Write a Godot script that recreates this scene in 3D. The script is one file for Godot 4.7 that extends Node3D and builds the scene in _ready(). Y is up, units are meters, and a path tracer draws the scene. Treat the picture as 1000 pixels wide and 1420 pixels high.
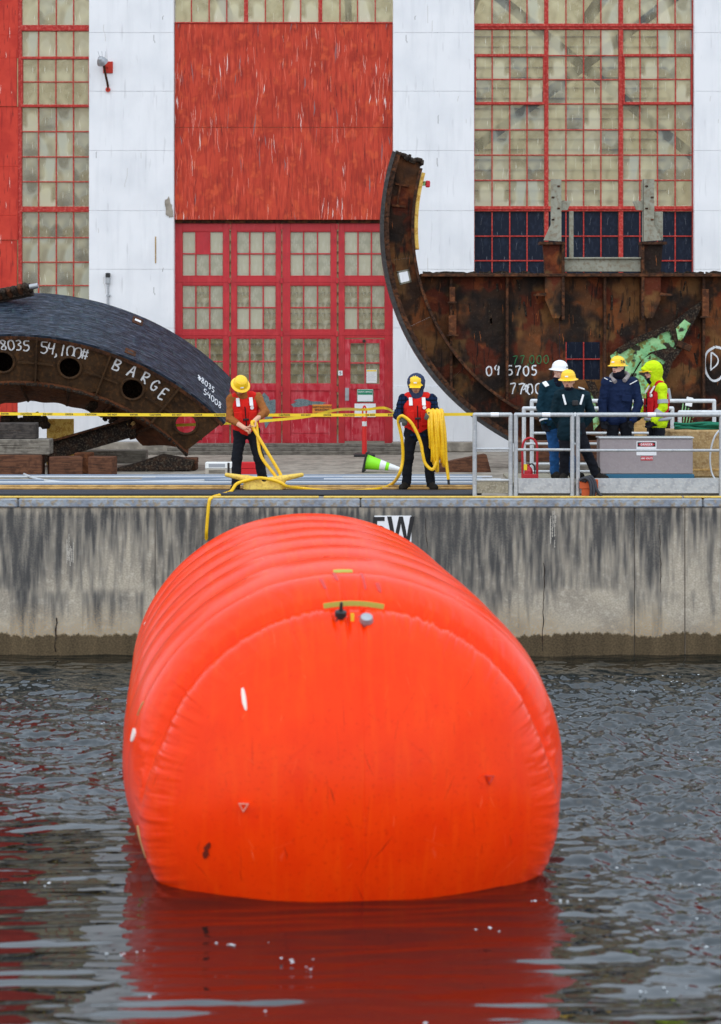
extends Node3D
# Shipyard quay: an orange lift bag floats in front of a quay wall; workers, hull sections and a
# tall shed stand on the quay. y is up, y = 0 is the water, the quay edge runs along z = -31.6.

const WATER := 0.0
const DECK := 2.3
const QUAY_Z := -31.6
const WALL_Z := -44.8

var rng := RandomNumberGenerator.new()
var wob := FastNoiseLite.new()
var mesh_cache := {}
var used := {}
var M := {}

# ------------------------------------------------------------------ naming and metas
func numbered(called: String) -> String:
	if not used.has(called):
		used[called] = 0
		return called
	used[called] += 1
	return "%s_%03d" % [called, used[called]]

func tag(o: Node, label: String, category: String, group := "") -> Node:
	o.set_meta("label", label)
	o.set_meta("category", category)
	if group != "":
		o.set_meta("group", group)
	return o

func thing(called: String, label: String, category: String, at := Vector3.ZERO, turn := 0.0, group := "") -> Node3D:
	var o := Node3D.new()
	o.name = numbered(called)
	add_child(o)
	o.position = at
	o.rotation.y = turn
	tag(o, label, category, group)
	return o

func obj(called: String, mesh: Mesh, m: Material, parent: Node = self, at := Vector3.ZERO, basis := Basis()) -> MeshInstance3D:
	var o := MeshInstance3D.new()
	o.name = numbered(called) if parent == self else called
	o.mesh = mesh
	o.material_override = m
	parent.add_child(o, true)
	o.transform = Transform3D(basis, at)
	return o

func structure(called: String, mesh: Mesh, m: Material, at := Vector3.ZERO) -> MeshInstance3D:
	var o := obj(called, mesh, m, self, at)
	o.set_meta("kind", "structure")
	return o

# ------------------------------------------------------------------ shapes
func start() -> SurfaceTool:
	var st := SurfaceTool.new()
	st.begin(Mesh.PRIMITIVE_TRIANGLES)
	return st

func tri(st: SurfaceTool, a: Vector3, b: Vector3, c: Vector3, out: Vector3) -> void:
	var n := (b - a).cross(c - a)
	if n.dot(out) < 0.0:
		var t := b
		b = c
		c = t
		n = -n
	n = n.normalized()
	# front faces run clockwise
	for p in [a, c, b]:
		st.set_normal(n)
		st.add_vertex(p)

func quad(st: SurfaceTool, a: Vector3, b: Vector3, c: Vector3, d: Vector3, out: Vector3) -> void:
	tri(st, a, b, c, out)
	tri(st, a, c, d, out)

# chamfered box, centred
func bev(size: Vector3, b := 0.006) -> ArrayMesh:
	var key := "b%.4f_%.4f_%.4f_%.4f" % [size.x, size.y, size.z, b]
	if mesh_cache.has(key):
		return mesh_cache[key]
	var st := start()
	bev_into(st, Vector3.ZERO, size, b)
	var m := st.commit()
	mesh_cache[key] = m
	return m

func bev_into(st: SurfaceTool, c: Vector3, size: Vector3, b := 0.006, basis := Basis()) -> void:
	var h := size * 0.5
	b = min(b, min(h.x, min(h.y, h.z)) * 0.6)
	var P := func(sx, sy, sz, ax):
		var v := Vector3(sx * (h.x - (0.0 if ax == 0 else b)), sy * (h.y - (0.0 if ax == 1 else b)), sz * (h.z - (0.0 if ax == 2 else b)))
		return c + basis * v
	for s in [-1, 1]:
		quad(st, P.call(s, -1, -1, 0), P.call(s, 1, -1, 0), P.call(s, 1, 1, 0), P.call(s, -1, 1, 0), basis * Vector3(s, 0, 0))
		quad(st, P.call(-1, s, -1, 1), P.call(1, s, -1, 1), P.call(1, s, 1, 1), P.call(-1, s, 1, 1), basis * Vector3(0, s, 0))
		quad(st, P.call(-1, -1, s, 2), P.call(1, -1, s, 2), P.call(1, 1, s, 2), P.call(-1, 1, s, 2), basis * Vector3(0, 0, s))
	for s in [-1, 1]:
		for t in [-1, 1]:
			quad(st, P.call(s, t, -1, 0), P.call(s, t, 1, 0), P.call(s, t, 1, 1), P.call(s, t, -1, 1), basis * Vector3(s, t, 0))
			quad(st, P.call(s, -1, t, 0), P.call(s, 1, t, 0), P.call(s, 1, t, 2), P.call(s, -1, t, 2), basis * Vector3(s, 0, t))
			quad(st, P.call(-1, s, t, 1), P.call(1, s, t, 1), P.call(1, s, t, 2), P.call(-1, s, t, 2), basis * Vector3(0, s, t))
			for u in [-1, 1]:
				tri(st, P.call(s, t, u, 0), P.call(s, t, u, 1), P.call(s, t, u, 2), basis * Vector3(s, t, u))

func box(called: String, lo: Vector3, hi: Vector3, m: Material, parent: Node, b := 0.006) -> MeshInstance3D:
	return obj(called, bev(hi - lo, b), m, parent, (lo + hi) * 0.5)

# a box whose front face carries uv 0..1
func pane_mesh(w: float, h: float, t := 0.006) -> ArrayMesh:
	var key := "p%.3f_%.3f" % [w, h]
	if mesh_cache.has(key):
		return mesh_cache[key]
	var st := start()
	var c := [Vector3(-w / 2, -h / 2, t / 2), Vector3(w / 2, -h / 2, t / 2), Vector3(w / 2, h / 2, t / 2), Vector3(-w / 2, h / 2, t / 2)]
	var uv := [Vector2(0, 1), Vector2(1, 1), Vector2(1, 0), Vector2(0, 0)]
	for k in [0, 2, 1, 0, 3, 2]:
		st.set_normal(Vector3(0, 0, 1))
		st.set_uv(uv[k])
		st.add_vertex(c[k])
	var m := st.commit()
	mesh_cache[key] = m
	return m

# flat polygon (x, y) pushed out to a thickness, centred on z
func plate_mesh(poly: PackedVector2Array, t: float) -> ArrayMesh:
	var st := start()
	plate_into(st, poly, t)
	return st.commit()

func plate_into(st: SurfaceTool, poly: PackedVector2Array, t: float, zc := 0.0) -> void:
	var idx := Geometry2D.triangulate_polygon(poly)
	for s in [-1.0, 1.0]:
		for i in range(0, idx.size(), 3):
			var p := []
			for k in 3:
				p.append(Vector3(poly[idx[i + k]].x, poly[idx[i + k]].y, zc + s * t / 2))
			tri(st, p[0], p[1], p[2], Vector3(0, 0, s))
	var mid := Vector2.ZERO
	for v in poly:
		mid += v
	mid /= poly.size()
	var area := 0.0
	for i in poly.size():
		area += poly[i].cross(poly[(i + 1) % poly.size()])
	for i in poly.size():
		var a := poly[i]
		var b := poly[(i + 1) % poly.size()]
		var n := Vector2(b.y - a.y, a.x - b.x) * (1.0 if area > 0 else -1.0)
		quad(st, Vector3(a.x, a.y, zc - t / 2), Vector3(b.x, b.y, zc - t / 2), Vector3(b.x, b.y, zc + t / 2), Vector3(a.x, a.y, zc + t / 2), Vector3(n.x, n.y, 0))

func smooth_path(pts: Array, per := 8, closed := false) -> PackedVector3Array:
	var out := PackedVector3Array()
	var n := pts.size()
	var last := n if closed else n - 1
	for i in last:
		var p0: Vector3 = pts[(i - 1 + n) % n] if closed or i > 0 else pts[0] * 2.0 - pts[1]
		var p1: Vector3 = pts[i]
		var p2: Vector3 = pts[(i + 1) % n]
		var p3: Vector3 = pts[(i + 2) % n] if closed or i + 2 < n else pts[n - 1] * 2.0 - pts[n - 2]
		for k in per:
			var t := float(k) / per
			out.append(p1.cubic_interpolate(p2, p0, p3, t))
	if not closed:
		out.append(pts[n - 1])
	return out

# round tube along a path; radii may be one number or one per point
func tube_into(st: SurfaceTool, path: PackedVector3Array, r, sides := 8, closed := false) -> void:
	var n := path.size()
	var rings := []
	var up := Vector3.UP
	var t0 := (path[1] - path[0]).normalized()
	if abs(t0.dot(up)) > 0.9:
		up = Vector3.RIGHT
	var side := t0.cross(up).normalized()
	var norms := []
	for i in n:
		var a := path[(i - 1 + n) % n] if closed or i > 0 else path[0]
		var b := path[(i + 1) % n] if closed or i < n - 1 else path[n - 1]
		var t := (b - a).normalized()
		side = (side - t * side.dot(t)).normalized()
		var other := t.cross(side)
		var rad: float = r[i] if r is PackedFloat32Array else r
		var ring := []
		var rn := []
		for k in sides:
			var an := TAU * k / sides
			var d := side * cos(an) + other * sin(an)
			ring.append(path[i] + d * rad)
			rn.append(d)
		rings.append(ring)
		norms.append(rn)
	var m := n if closed else n - 1
	for i in m:
		var j := (i + 1) % n
		for k in sides:
			var l := (k + 1) % sides
			var q := [[i, k], [j, k], [j, l], [i, l]]
			var v := []
			for e in q:
				v.append(rings[e[0]][e[1]])
			var flip: bool = (v[1] - v[0]).cross(v[2] - v[0]).dot(norms[i][k] + norms[i][l]) < 0.0
			for o in ([0, 1, 2, 0, 2, 3] if flip else [0, 2, 1, 0, 3, 2]):
				st.set_normal(norms[q[o][0]][q[o][1]])
				st.add_vertex(v[o])
	if not closed:
		for e in [[0, -1.0], [n - 1, 1.0]]:
			var t: Vector3 = (path[1] - path[0]) if e[0] == 0 else (path[n - 1] - path[n - 2])
			for k in range(1, sides - 1):
				tri(st, rings[e[0]][0], rings[e[0]][k], rings[e[0]][k + 1], t * e[1])

func tube(path: PackedVector3Array, r, sides := 8, closed := false) -> ArrayMesh:
	var st := start()
	tube_into(st, path, r, sides, closed)
	return st.commit()

func rod(a: Vector3, b: Vector3, r: float, sides := 10) -> ArrayMesh:
	return tube(PackedVector3Array([a, b]), r, sides)

# lathe around y: profile of (radius, height)
func lathe_into(st: SurfaceTool, prof: Array, sides := 20, basis := Basis(), at := Vector3.ZERO, squash := Vector2.ONE) -> void:
	for i in prof.size() - 1:
		var a: Vector2 = prof[i]
		var b: Vector2 = prof[i + 1]
		var d := b - a
		var n2 := Vector2(d.y, -d.x).normalized()
		for k in sides:
			var a0 := TAU * k / sides
			var a1 := TAU * (k + 1) / sides
			var P := func(v: Vector2, an: float): return at + basis * Vector3(v.x * cos(an) * squash.x, v.y, v.x * sin(an) * squash.y)
			var N := func(an: float): return basis * Vector3(n2.x * cos(an), n2.y, n2.x * sin(an))
			var v := [P.call(a, a0), P.call(b, a0), P.call(b, a1), P.call(a, a1)]
			var nn := [N.call(a0), N.call(a0), N.call(a1), N.call(a1)]
			var flip: bool = (v[1] - v[0]).cross(v[2] - v[0]).dot(nn[0] + nn[2]) < 0.0
			if (v[1] - v[0]).cross(v[2] - v[0]).length() < 1e-12:
				flip = (v[2] - v[0]).cross(v[3] - v[0]).dot(nn[0] + nn[2]) < 0.0
			for o in ([0, 1, 2, 0, 2, 3] if flip else [0, 2, 1, 0, 3, 2]):
				st.set_normal(nn[o])
				st.add_vertex(v[o])

func lathe(prof: Array, sides := 20, basis := Basis()) -> ArrayMesh:
	var st := start()
	lathe_into(st, prof, sides, basis)
	return st.commit()

func text_mesh(words: String, height: float, depth := 0.004, serif := false, bold := 700) -> TextMesh:
	var key := "t%s%.3f" % [words, height]
	if mesh_cache.has(key):
		return mesh_cache[key]
	var f := SystemFont.new()
	f.font_names = PackedStringArray(["Droid Serif" if serif else "Droid Sans"])
	f.font_weight = bold
	var t := TextMesh.new()
	t.font = f
	t.text = words
	t.font_size = 64
	t.pixel_size = height / 46.0
	t.depth = depth
	t.curve_step = 2.0
	mesh_cache[key] = t
	return t

# ------------------------------------------------------------------ soft bodies: tapered capsules joined and meshed as surface nets
# bone: [a, b, radius at a, radius at b]
func nets(into: Array, bones: Array, cell: float, k: float, cuts := [], wrinkle := 0.0, wrinkle_f := 9.0, paint := [], base := Color.WHITE) -> void:
	var lo := Vector3(1e9, 1e9, 1e9)
	var hi := -lo
	for b in bones:
		var r: float = max(b[2], b[3]) + cell * 3.0
		for e in [b[0], b[1]]:
			lo = lo.min(e - Vector3.ONE * r)
			hi = hi.max(e + Vector3.ONE * r)
	var nx := int((hi.x - lo.x) / cell) + 2
	var ny := int((hi.y - lo.y) / cell) + 2
	var nz := int((hi.z - lo.z) / cell) + 2
	var sy := nx
	var sz := nx * ny
	var f := PackedFloat32Array()
	f.resize(nx * ny * nz)
	f.fill(1.0)
	for b in bones:
		var a: Vector3 = b[0]
		var ba: Vector3 = b[1] - a
		var ra: float = b[2]
		var dr: float = b[3] - ra
		var len2: float = max(ba.length_squared(), 1e-9)
		var m: float = max(b[2], b[3]) + max(k, cell * 2.5)
		var l: Vector3 = (a.min(b[1]) - Vector3.ONE * m - lo) / cell
		var h: Vector3 = (a.max(b[1]) + Vector3.ONE * m - lo) / cell
		for z in range(max(0, int(l.z)), min(nz, int(h.z) + 2)):
			for y in range(max(0, int(l.y)), min(ny, int(h.y) + 2)):
				var at := z * sz + y * sy
				for x in range(max(0, int(l.x)), min(nx, int(h.x) + 2)):
					var p := lo + Vector3(x, y, z) * cell - a
					var t: float = clamp(p.dot(ba) / len2, 0.0, 1.0)
					var d := (p - ba * t).length() - ra - dr * t
					var e := f[at + x]
					var q := k - absf(d - e)
					d = minf(d, e)
					if q > 0.0:
						d -= q * q / k * 0.25
					f[at + x] = d
	for b in cuts:
		var a: Vector3 = b[0]
		var ba: Vector3 = b[1] - a
		var len2: float = max(ba.length_squared(), 1e-9)
		for z in nz:
			for y in ny:
				var at := z * sz + y * sy
				for x in nx:
					if f[at + x] < cell * 3.0:
						var p := lo + Vector3(x, y, z) * cell - a
						var t: float = clamp(p.dot(ba) / len2, 0.0, 1.0)
						f[at + x] = maxf(f[at + x], b[2] + (b[3] - b[2]) * t - (p - ba * t).length())
	var vi := PackedInt32Array()
	vi.resize(nx * ny * nz)
	vi.fill(-1)
	var V: PackedVector3Array = into[0]
	var N: PackedVector3Array = into[1]
	var I: PackedInt32Array = into[2]
	var C: PackedColorArray = into[3]
	var off := [0, 1, sy, sy + 1, sz, sz + 1, sz + sy, sz + sy + 1]
	var edges := [[0, 1], [2, 3], [4, 5], [6, 7], [0, 2], [1, 3], [4, 6], [5, 7], [0, 4], [1, 5], [2, 6], [3, 7]]
	for z in nz - 1:
		for y in ny - 1:
			var row := z * sz + y * sy
			for x in nx - 1:
				var i := row + x
				var near := f[i]
				if near > cell * 2.0 or near < -cell * 2.0:
					continue
				var mask := 0
				for c in 8:
					if f[i + off[c]] < 0.0:
						mask |= 1 << c
				if mask == 0 or mask == 255:
					continue
				var s := Vector3.ZERO
				var n := 0
				for e in edges:
					var ia: int = e[0]
					var ib: int = e[1]
					if ((mask >> ia) & 1) != ((mask >> ib) & 1):
						var fa := f[i + off[ia]]
						var t := fa / (fa - f[i + off[ib]])
						var pa := Vector3(ia & 1, (ia >> 1) & 1, ia >> 2)
						var pb := Vector3(ib & 1, (ib >> 1) & 1, ib >> 2)
						s += pa.lerp(pb, t)
						n += 1
				s /= n
				var g := Vector3(f[i + 1] + f[i + off[3]] + f[i + off[5]] + f[i + off[7]] - f[i] - f[i + off[2]] - f[i + off[4]] - f[i + off[6]],
					f[i + off[2]] + f[i + off[3]] + f[i + off[6]] + f[i + off[7]] - f[i] - f[i + 1] - f[i + off[4]] - f[i + off[5]],
					f[i + off[4]] + f[i + off[5]] + f[i + off[6]] + f[i + off[7]] - f[i] - f[i + 1] - f[i + off[2]] - f[i + off[3]]).normalized()
				var v := lo + (Vector3(x, y, z) + s) * cell
				if wrinkle > 0.0:
					var w := v * wrinkle_f
					v += g * wrinkle * (wob.get_noise_3d(w.x * 10.0, w.y * 16.0, w.z * 10.0) + 0.5 * wob.get_noise_3d(w.x * 25.0 + 90.0, w.y * 40.0, w.z * 25.0))
				var col := base
				for pt in paint:
					var dist: float = ((v - pt[0]) / pt[1]).length()
					if dist < 1.0:
						col = pt[2]
				vi[i] = V.size()
				V.append(v)
				N.append(g)
				C.append(col)
	var first: int = into[4]
	for z in range(1, nz - 1):
		for y in range(1, ny - 1):
			for x in range(1, nx - 1):
				var i := z * sz + y * sy + x
				if vi[i] < 0:
					continue
				var inside := f[i] < 0.0
				for ax in 3:
					var d: int = [1, sy, sz][ax]
					if (f[i + d] < 0.0) == inside:
						continue
					var u: int = [sy, sz, 1][ax]
					var w: int = [sz, 1, sy][ax]
					var q := [vi[i], vi[i - u], vi[i - u - w], vi[i - w]]
					if q[1] < 0 or q[2] < 0 or q[3] < 0:
						continue
					if inside:
						I.append_array(PackedInt32Array([q[0], q[2], q[1], q[0], q[3], q[2]]))
					else:
						I.append_array(PackedInt32Array([q[0], q[1], q[2], q[0], q[2], q[3]]))
	into[0] = V
	into[1] = N
	into[2] = I
	into[3] = C
	into[4] = V.size()

func soft(jobs: Array, wrinkle := 0.0, wrinkle_f := 1.0) -> ArrayMesh:
	# jobs: [bones, cell, k, cuts, paint, base colour]
	var into := [PackedVector3Array(), PackedVector3Array(), PackedInt32Array(), PackedColorArray(), 0]
	for j in jobs:
		nets(into, j[0], j[1], j[2], j[3] if j.size() > 3 else [], wrinkle, wrinkle_f, j[4] if j.size() > 4 else [], j[5] if j.size() > 5 else Color.WHITE)
	# smooth normals from the faces, so that creases shade
	var V: PackedVector3Array = into[0]
	var I: PackedInt32Array = into[2]
	var N := PackedVector3Array()
	N.resize(V.size())
	for t in range(0, I.size(), 3):
		var n := (V[I[t + 2]] - V[I[t]]).cross(V[I[t + 1]] - V[I[t]])
		for c in 3:
			N[I[t + c]] += n
	for i in N.size():
		N[i] = N[i].normalized() if N[i].length_squared() > 1e-20 else into[1][i]
	var arr := []
	arr.resize(Mesh.ARRAY_MAX)
	arr[Mesh.ARRAY_VERTEX] = V
	arr[Mesh.ARRAY_NORMAL] = N
	arr[Mesh.ARRAY_COLOR] = into[3]
	arr[Mesh.ARRAY_INDEX] = I
	var m := ArrayMesh.new()
	m.add_surface_from_arrays(Mesh.PRIMITIVE_TRIANGLES, arr)
	return m

# ------------------------------------------------------------------ computed textures
func speckle(w: int, h: int, freq: float, sd: int, sx := 1, sy := 1, fractal := true) -> PackedByteArray:
	var n := FastNoiseLite.new()
	n.seed = sd
	n.noise_type = FastNoiseLite.TYPE_SIMPLEX_SMOOTH
	n.frequency = freq
	n.fractal_type = FastNoiseLite.FRACTAL_FBM if fractal else FastNoiseLite.FRACTAL_NONE
	n.fractal_octaves = 4
	var im := n.get_seamless_image(max(w / sx, 8), max(h / sy, 8)) if fractal else n.get_image(w, h)
	if sx != 1 or sy != 1:
		im.resize(w, h, Image.INTERPOLATE_CUBIC)
	im.convert(Image.FORMAT_L8)
	return im.get_data()

func canvas(w: int, h: int, c: Color) -> PackedByteArray:
	var im := Image.create_empty(w, h, false, Image.FORMAT_RGBA8)
	im.fill(c)
	return im.get_data()

# lays a colour over the canvas where the noise is between lo and hi (0..1) and beyond
func layer(buf: PackedByteArray, nd: PackedByteArray, lo: float, hi: float, c: Color, amount := 1.0) -> PackedByteArray:
	var lut := PackedFloat32Array()
	lut.resize(256)
	for i in 256:
		lut[i] = clampf((i / 255.0 - lo) / (hi - lo), 0.0, 1.0) * amount
	var r := c.r8
	var g := c.g8
	var b := c.b8
	var al := c.a8
	for i in nd.size():
		var a := lut[nd[i]]
		if a > 0.0:
			var j := i * 4
			buf[j] = int(buf[j] + (r - buf[j]) * a)
			buf[j + 1] = int(buf[j + 1] + (g - buf[j + 1]) * a)
			buf[j + 2] = int(buf[j + 2] + (b - buf[j + 2]) * a)
			buf[j + 3] = int(buf[j + 3] + (al - buf[j + 3]) * a)
	return buf

func to_image(buf: PackedByteArray, w: int, h: int) -> Image:
	return Image.create_from_data(w, h, false, Image.FORMAT_RGBA8, buf)

func flecks(im: Image, count: int, c: Color, w0: int, w1: int, l0: int, l1: int, lean := 0.0, where := PackedByteArray(), above := 0) -> void:
	var W := im.get_width()
	var H := im.get_height()
	for i in count:
		var x := rng.randi_range(0, W - 1)
		var y := rng.randi_range(0, H - 1)
		var n := rng.randi_range(l0, l1)
		var w := rng.randi_range(w0, w1)
		if where.size() > 0 and where[y * W + x] < above:
			continue
		var dx := rng.randf_range(-lean, lean)
		var fx := float(x)
		for k in n:
			var ww: int = max(1, int(w * sin(PI * (k + 0.7) / (n + 0.4)) + 0.4))
			im.fill_rect(Rect2i(int(fx) % W, (y + k) % H, ww, 1), c)
			fx += dx
			if rng.randf() < 0.12:
				fx += rng.randi_range(-1, 1)
			if fx < 0:
				fx += W

func bumps(freq: float, sd: int, strength := 4.0, size := 256, stretch := 1) -> Texture2D:
	var n := FastNoiseLite.new()
	n.seed = sd
	n.noise_type = FastNoiseLite.TYPE_SIMPLEX_SMOOTH
	n.frequency = freq
	n.fractal_octaves = 4
	var im := n.get_seamless_image(size, max(size / stretch, 8))
	if stretch != 1:
		im.resize(size, size, Image.INTERPOLATE_CUBIC)
	im.bump_map_to_normal_map(strength)
	return ImageTexture.create_from_image(im)

func mat(called: String, c: Color, rough := 0.7, metal := 0.0) -> StandardMaterial3D:
	var m := StandardMaterial3D.new()
	m.resource_name = called
	m.albedo_color = c
	m.roughness = rough
	m.metallic = metal
	if rough > 0.6:
		m.metallic_specular = 0.25  # chalky, porous surfaces
	M[called] = m
	return m

func skin_tex(m: StandardMaterial3D, im: Image, metres: float, nrm: Texture2D = null, nscale := 0.6) -> StandardMaterial3D:
	m.albedo_texture = ImageTexture.create_from_image(im)
	m.uv1_triplanar = true
	m.uv1_world_triplanar = true
	m.uv1_scale = Vector3.ONE / metres
	if nrm:
		m.normal_enabled = true
		m.normal_texture = nrm
		m.normal_scale = nscale
	return m

func rgb8(r: int, g: int, b: int, a := 255) -> Color:
	return Color8(r, g, b, a)

# quick mottled material: a base colour with coarse and fine patches of two others
func mottled(called: String, c0: Color, c1: Color, c2: Color, rough: float, metres: float, sd: int, metal := 0.0, nrm := 0.5, size := 256) -> StandardMaterial3D:
	var b := canvas(size, size, c0)
	b = layer(b, speckle(size, size, 4.0 / size, sd), 0.42, 0.75, c1, 0.9)
	b = layer(b, speckle(size, size, 14.0 / size, sd + 1), 0.5, 0.8, c2, 0.8)
	var m := mat(called, Color.WHITE, rough, metal)
	var which := "mottle_bumps_%d" % (sd % 3)
	if not M.has(which):
		M[which] = bumps(0.05, sd + 2, 3.0)
	return skin_tex(m, to_image(b, size, size), metres, M[which], nrm)

# ------------------------------------------------------------------ materials
func materials() -> void:
	# white painted concrete of the shed's piers
	var S := 512
	var b := canvas(S, S, rgb8(230, 231, 233))
	b = layer(b, speckle(S, S, 0.008, 11), 0.4, 0.9, rgb8(220, 222, 225), 0.8)
	b = layer(b, speckle(S, S, 0.05, 12, 1, 12), 0.55, 0.95, rgb8(212, 214, 217), 0.45)
	b = layer(b, speckle(S, S, 0.09, 13, 1, 10), 0.78, 0.9, rgb8(184, 184, 186), 0.35)
	var im := to_image(b, S, S)
	flecks(im, 9, rgb8(128, 126, 124), 1, 1, 4, 18, 0.1)
	flecks(im, 16, rgb8(196, 194, 190), 1, 1, 6, 40, 0.05)
	skin_tex(mat("white_concrete", Color.WHITE, 0.8), im, 5.2, bumps(0.03, 14, 2.0, 256, 3), 0.35)

	# peeling red sheets over the doors
	S = 1024
	b = canvas(S, S, rgb8(190, 70, 52))
	b = layer(b, speckle(S, S, 0.006, 21), 0.40, 0.70, rgb8(172, 62, 46))
	b = layer(b, speckle(S, S, 0.012, 22), 0.55, 0.75, rgb8(206, 88, 58), 0.8)
	b = layer(b, speckle(S, S, 0.03, 23, 1, 7), 0.52, 0.75, rgb8(150, 50, 42), 0.5)
	b = layer(b, speckle(S, S, 0.07, 24, 1, 10), 0.60, 0.80, rgb8(118, 48, 44), 0.4)
	b = layer(b, speckle(S, S, 0.06, 25, 1, 9), 0.64, 0.8, rgb8(216, 94, 72), 0.5)
	im = to_image(b, S, S)
	var worn := speckle(S, S, 0.004, 27)
	var worn2 := speckle(S, S, 0.005, 28, 1, 2)
	flecks(im, 420, rgb8(108, 42, 40), 1, 3, 14, 90, 0.12, worn2, 140)
	flecks(im, 260, rgb8(216, 100, 80), 2, 5, 30, 130, 0.10, worn, 128)
	flecks(im, 260, rgb8(222, 176, 164), 1, 2, 16, 90, 0.14, worn, 142)
	flecks(im, 90, rgb8(230, 212, 206), 1, 4, 30, 120, 0.10, worn, 156)
	flecks(im, 70, rgb8(138, 104, 106), 2, 6, 40, 130, 0.12, worn2, 150)
	skin_tex(mat("peeling_red", Color.WHITE, 0.75), im, 4.3, bumps(0.06, 26, 4.0, 512, 6), 0.15)

	# weathered salmon-red paint on steel sheets and window frames
	b = canvas(512, 512, rgb8(196, 66, 52))
	b = layer(b, speckle(512, 512, 0.008, 31), 0.45, 0.8, rgb8(180, 56, 46))
	b = layer(b, speckle(512, 512, 0.05, 32, 1, 8), 0.62, 0.82, rgb8(150, 46, 42), 0.6)
	im = to_image(b, 512, 512)
	flecks(im, 40, rgb8(226, 190, 180), 1, 2, 6, 40, 0.1)
	flecks(im, 50, rgb8(96, 40, 38), 1, 2, 8, 30, 0.1)
	skin_tex(mat("red_sheet", Color.WHITE, 0.65), im, 3.1, bumps(0.04, 33, 2.0), 0.3)
	mottled("frame_red", rgb8(178, 58, 52), rgb8(160, 48, 44), rgb8(198, 104, 92), 0.65, 0.9, 41)

	# the folding doors: crimson paint, chalky where it has faded
	b = canvas(512, 512, rgb8(182, 26, 36))
	b = layer(b, speckle(512, 512, 0.01, 51), 0.45, 0.8, rgb8(168, 22, 34))
	b = layer(b, speckle(512, 512, 0.05, 52, 1, 6), 0.6, 0.85, rgb8(196, 48, 54), 0.7)
	im = to_image(b, 512, 512)
	flecks(im, 30, rgb8(120, 20, 26), 1, 2, 6, 30, 0.1)
	skin_tex(mat("door_red", Color.WHITE, 0.5), im, 2.3, bumps(0.03, 53, 2.0), 0.25)
	b = canvas(512, 512, rgb8(184, 44, 56))
	b = layer(b, speckle(512, 512, 0.014, 54), 0.40, 0.7, rgb8(196, 72, 80))
	b = layer(b, speckle(512, 512, 0.05, 55, 1, 7), 0.52, 0.85, rgb8(206, 100, 104), 0.7)
	im = to_image(b, 512, 512)
	flecks(im, 90, rgb8(214, 140, 140), 1, 2, 10, 60, 0.1)
	flecks(im, 40, rgb8(110, 26, 34), 1, 2, 6, 24, 0.1)
	skin_tex(mat("door_faded", Color.WHITE, 0.7), im, 2.1, bumps(0.03, 56, 2.0), 0.3)
	mottled("bare_patch", rgb8(112, 128, 130), rgb8(90, 104, 108), rgb8(136, 148, 148), 0.8, 0.5, 57)

	# dirty glass, ten kinds: film and grime of its own on clear panes
	M["panes"] = []
	for k in 16:
		var G := 96
		var film: Color = [rgb8(178, 170, 132), rgb8(168, 164, 134), rgb8(194, 190, 162), rgb8(154, 146, 110), rgb8(180, 184, 166), rgb8(146, 150, 138), rgb8(150, 142, 108), rgb8(176, 172, 142), rgb8(160, 164, 150), rgb8(188, 182, 148), rgb8(166, 156, 116), rgb8(198, 194, 170), rgb8(132, 136, 128), rgb8(172, 176, 160), rgb8(142, 134, 100), rgb8(184, 180, 154)][k]
		film.a = [0.64, 0.60, 0.72, 0.56, 0.70, 0.58, 0.54, 0.63, 0.62, 0.67, 0.58, 0.76, 0.56, 0.68, 0.5, 0.66][k]
		var g := canvas(G, G, film)
		var dark := rgb8(124, 114, 84)
		dark.a = 0.58
		g = layer(g, speckle(G, G, 0.010, 200 + k * 7, 1, 1, false), 0.52, 0.80, dark, 0.35 + 0.2 * (k % 3))
		var pale := rgb8(204, 198, 160)
		pale.a = 0.72
		g = layer(g, speckle(G, G, 0.011, 201 + k * 7, 1, 1, false), 0.40, 1.0, pale, 0.55)
		if k in [5, 8, 12]:
			var clear := rgb8(78, 80, 74)
			clear.a = 0.62
			g = layer(g, speckle(G, G, 0.010, 202 + k * 7, 1, 1, false), 0.55, 0.85, clear, 0.7)
		var gi := to_image(g, G, G)
		flecks(gi, 2, Color(0.84, 0.84, 0.78, 0.95), 1, 2, 12, 40, 0.3)
		# dust gathers along the putty
		for e in 14:
			gi.fill_rect(Rect2i(rng.randi_range(0, G), G - rng.randi_range(1, 3), rng.randi_range(3, 10), 2), Color(0.70, 0.68, 0.58, 0.9))
		var m := mat("dirty_glass_%d" % k, Color.WHITE, 0.22)
		m.albedo_texture = ImageTexture.create_from_image(gi)
		m.transparency = BaseMaterial3D.TRANSPARENCY_ALPHA
		M["panes"].append(m)
	# the blacked-out lower panes
	M["dark_panes"] = []
	for k in 3:
		var g := canvas(128, 128, rgb8(28, 34, 47))
		g = layer(g, speckle(128, 128, 0.02, 260 + k), 0.5, 0.8, rgb8(40, 47, 62), 0.8)
		var gi := to_image(g, 128, 128)
		flecks(gi, 3, rgb8(96, 104, 114), 1, 1, 10, 55, 0.4)
		flecks(gi, 1, rgb8(160, 164, 168), 1, 2, 16, 60, 0.3)
		var m := mat("dark_glass_%d" % k, Color.WHITE, 0.4)
		m.metallic_specular = 0.2
		m.albedo_texture = ImageTexture.create_from_image(gi)
		M["dark_panes"].append(m)
	# door panes: cleaner, see into the hall
	M["door_panes"] = []
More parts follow.
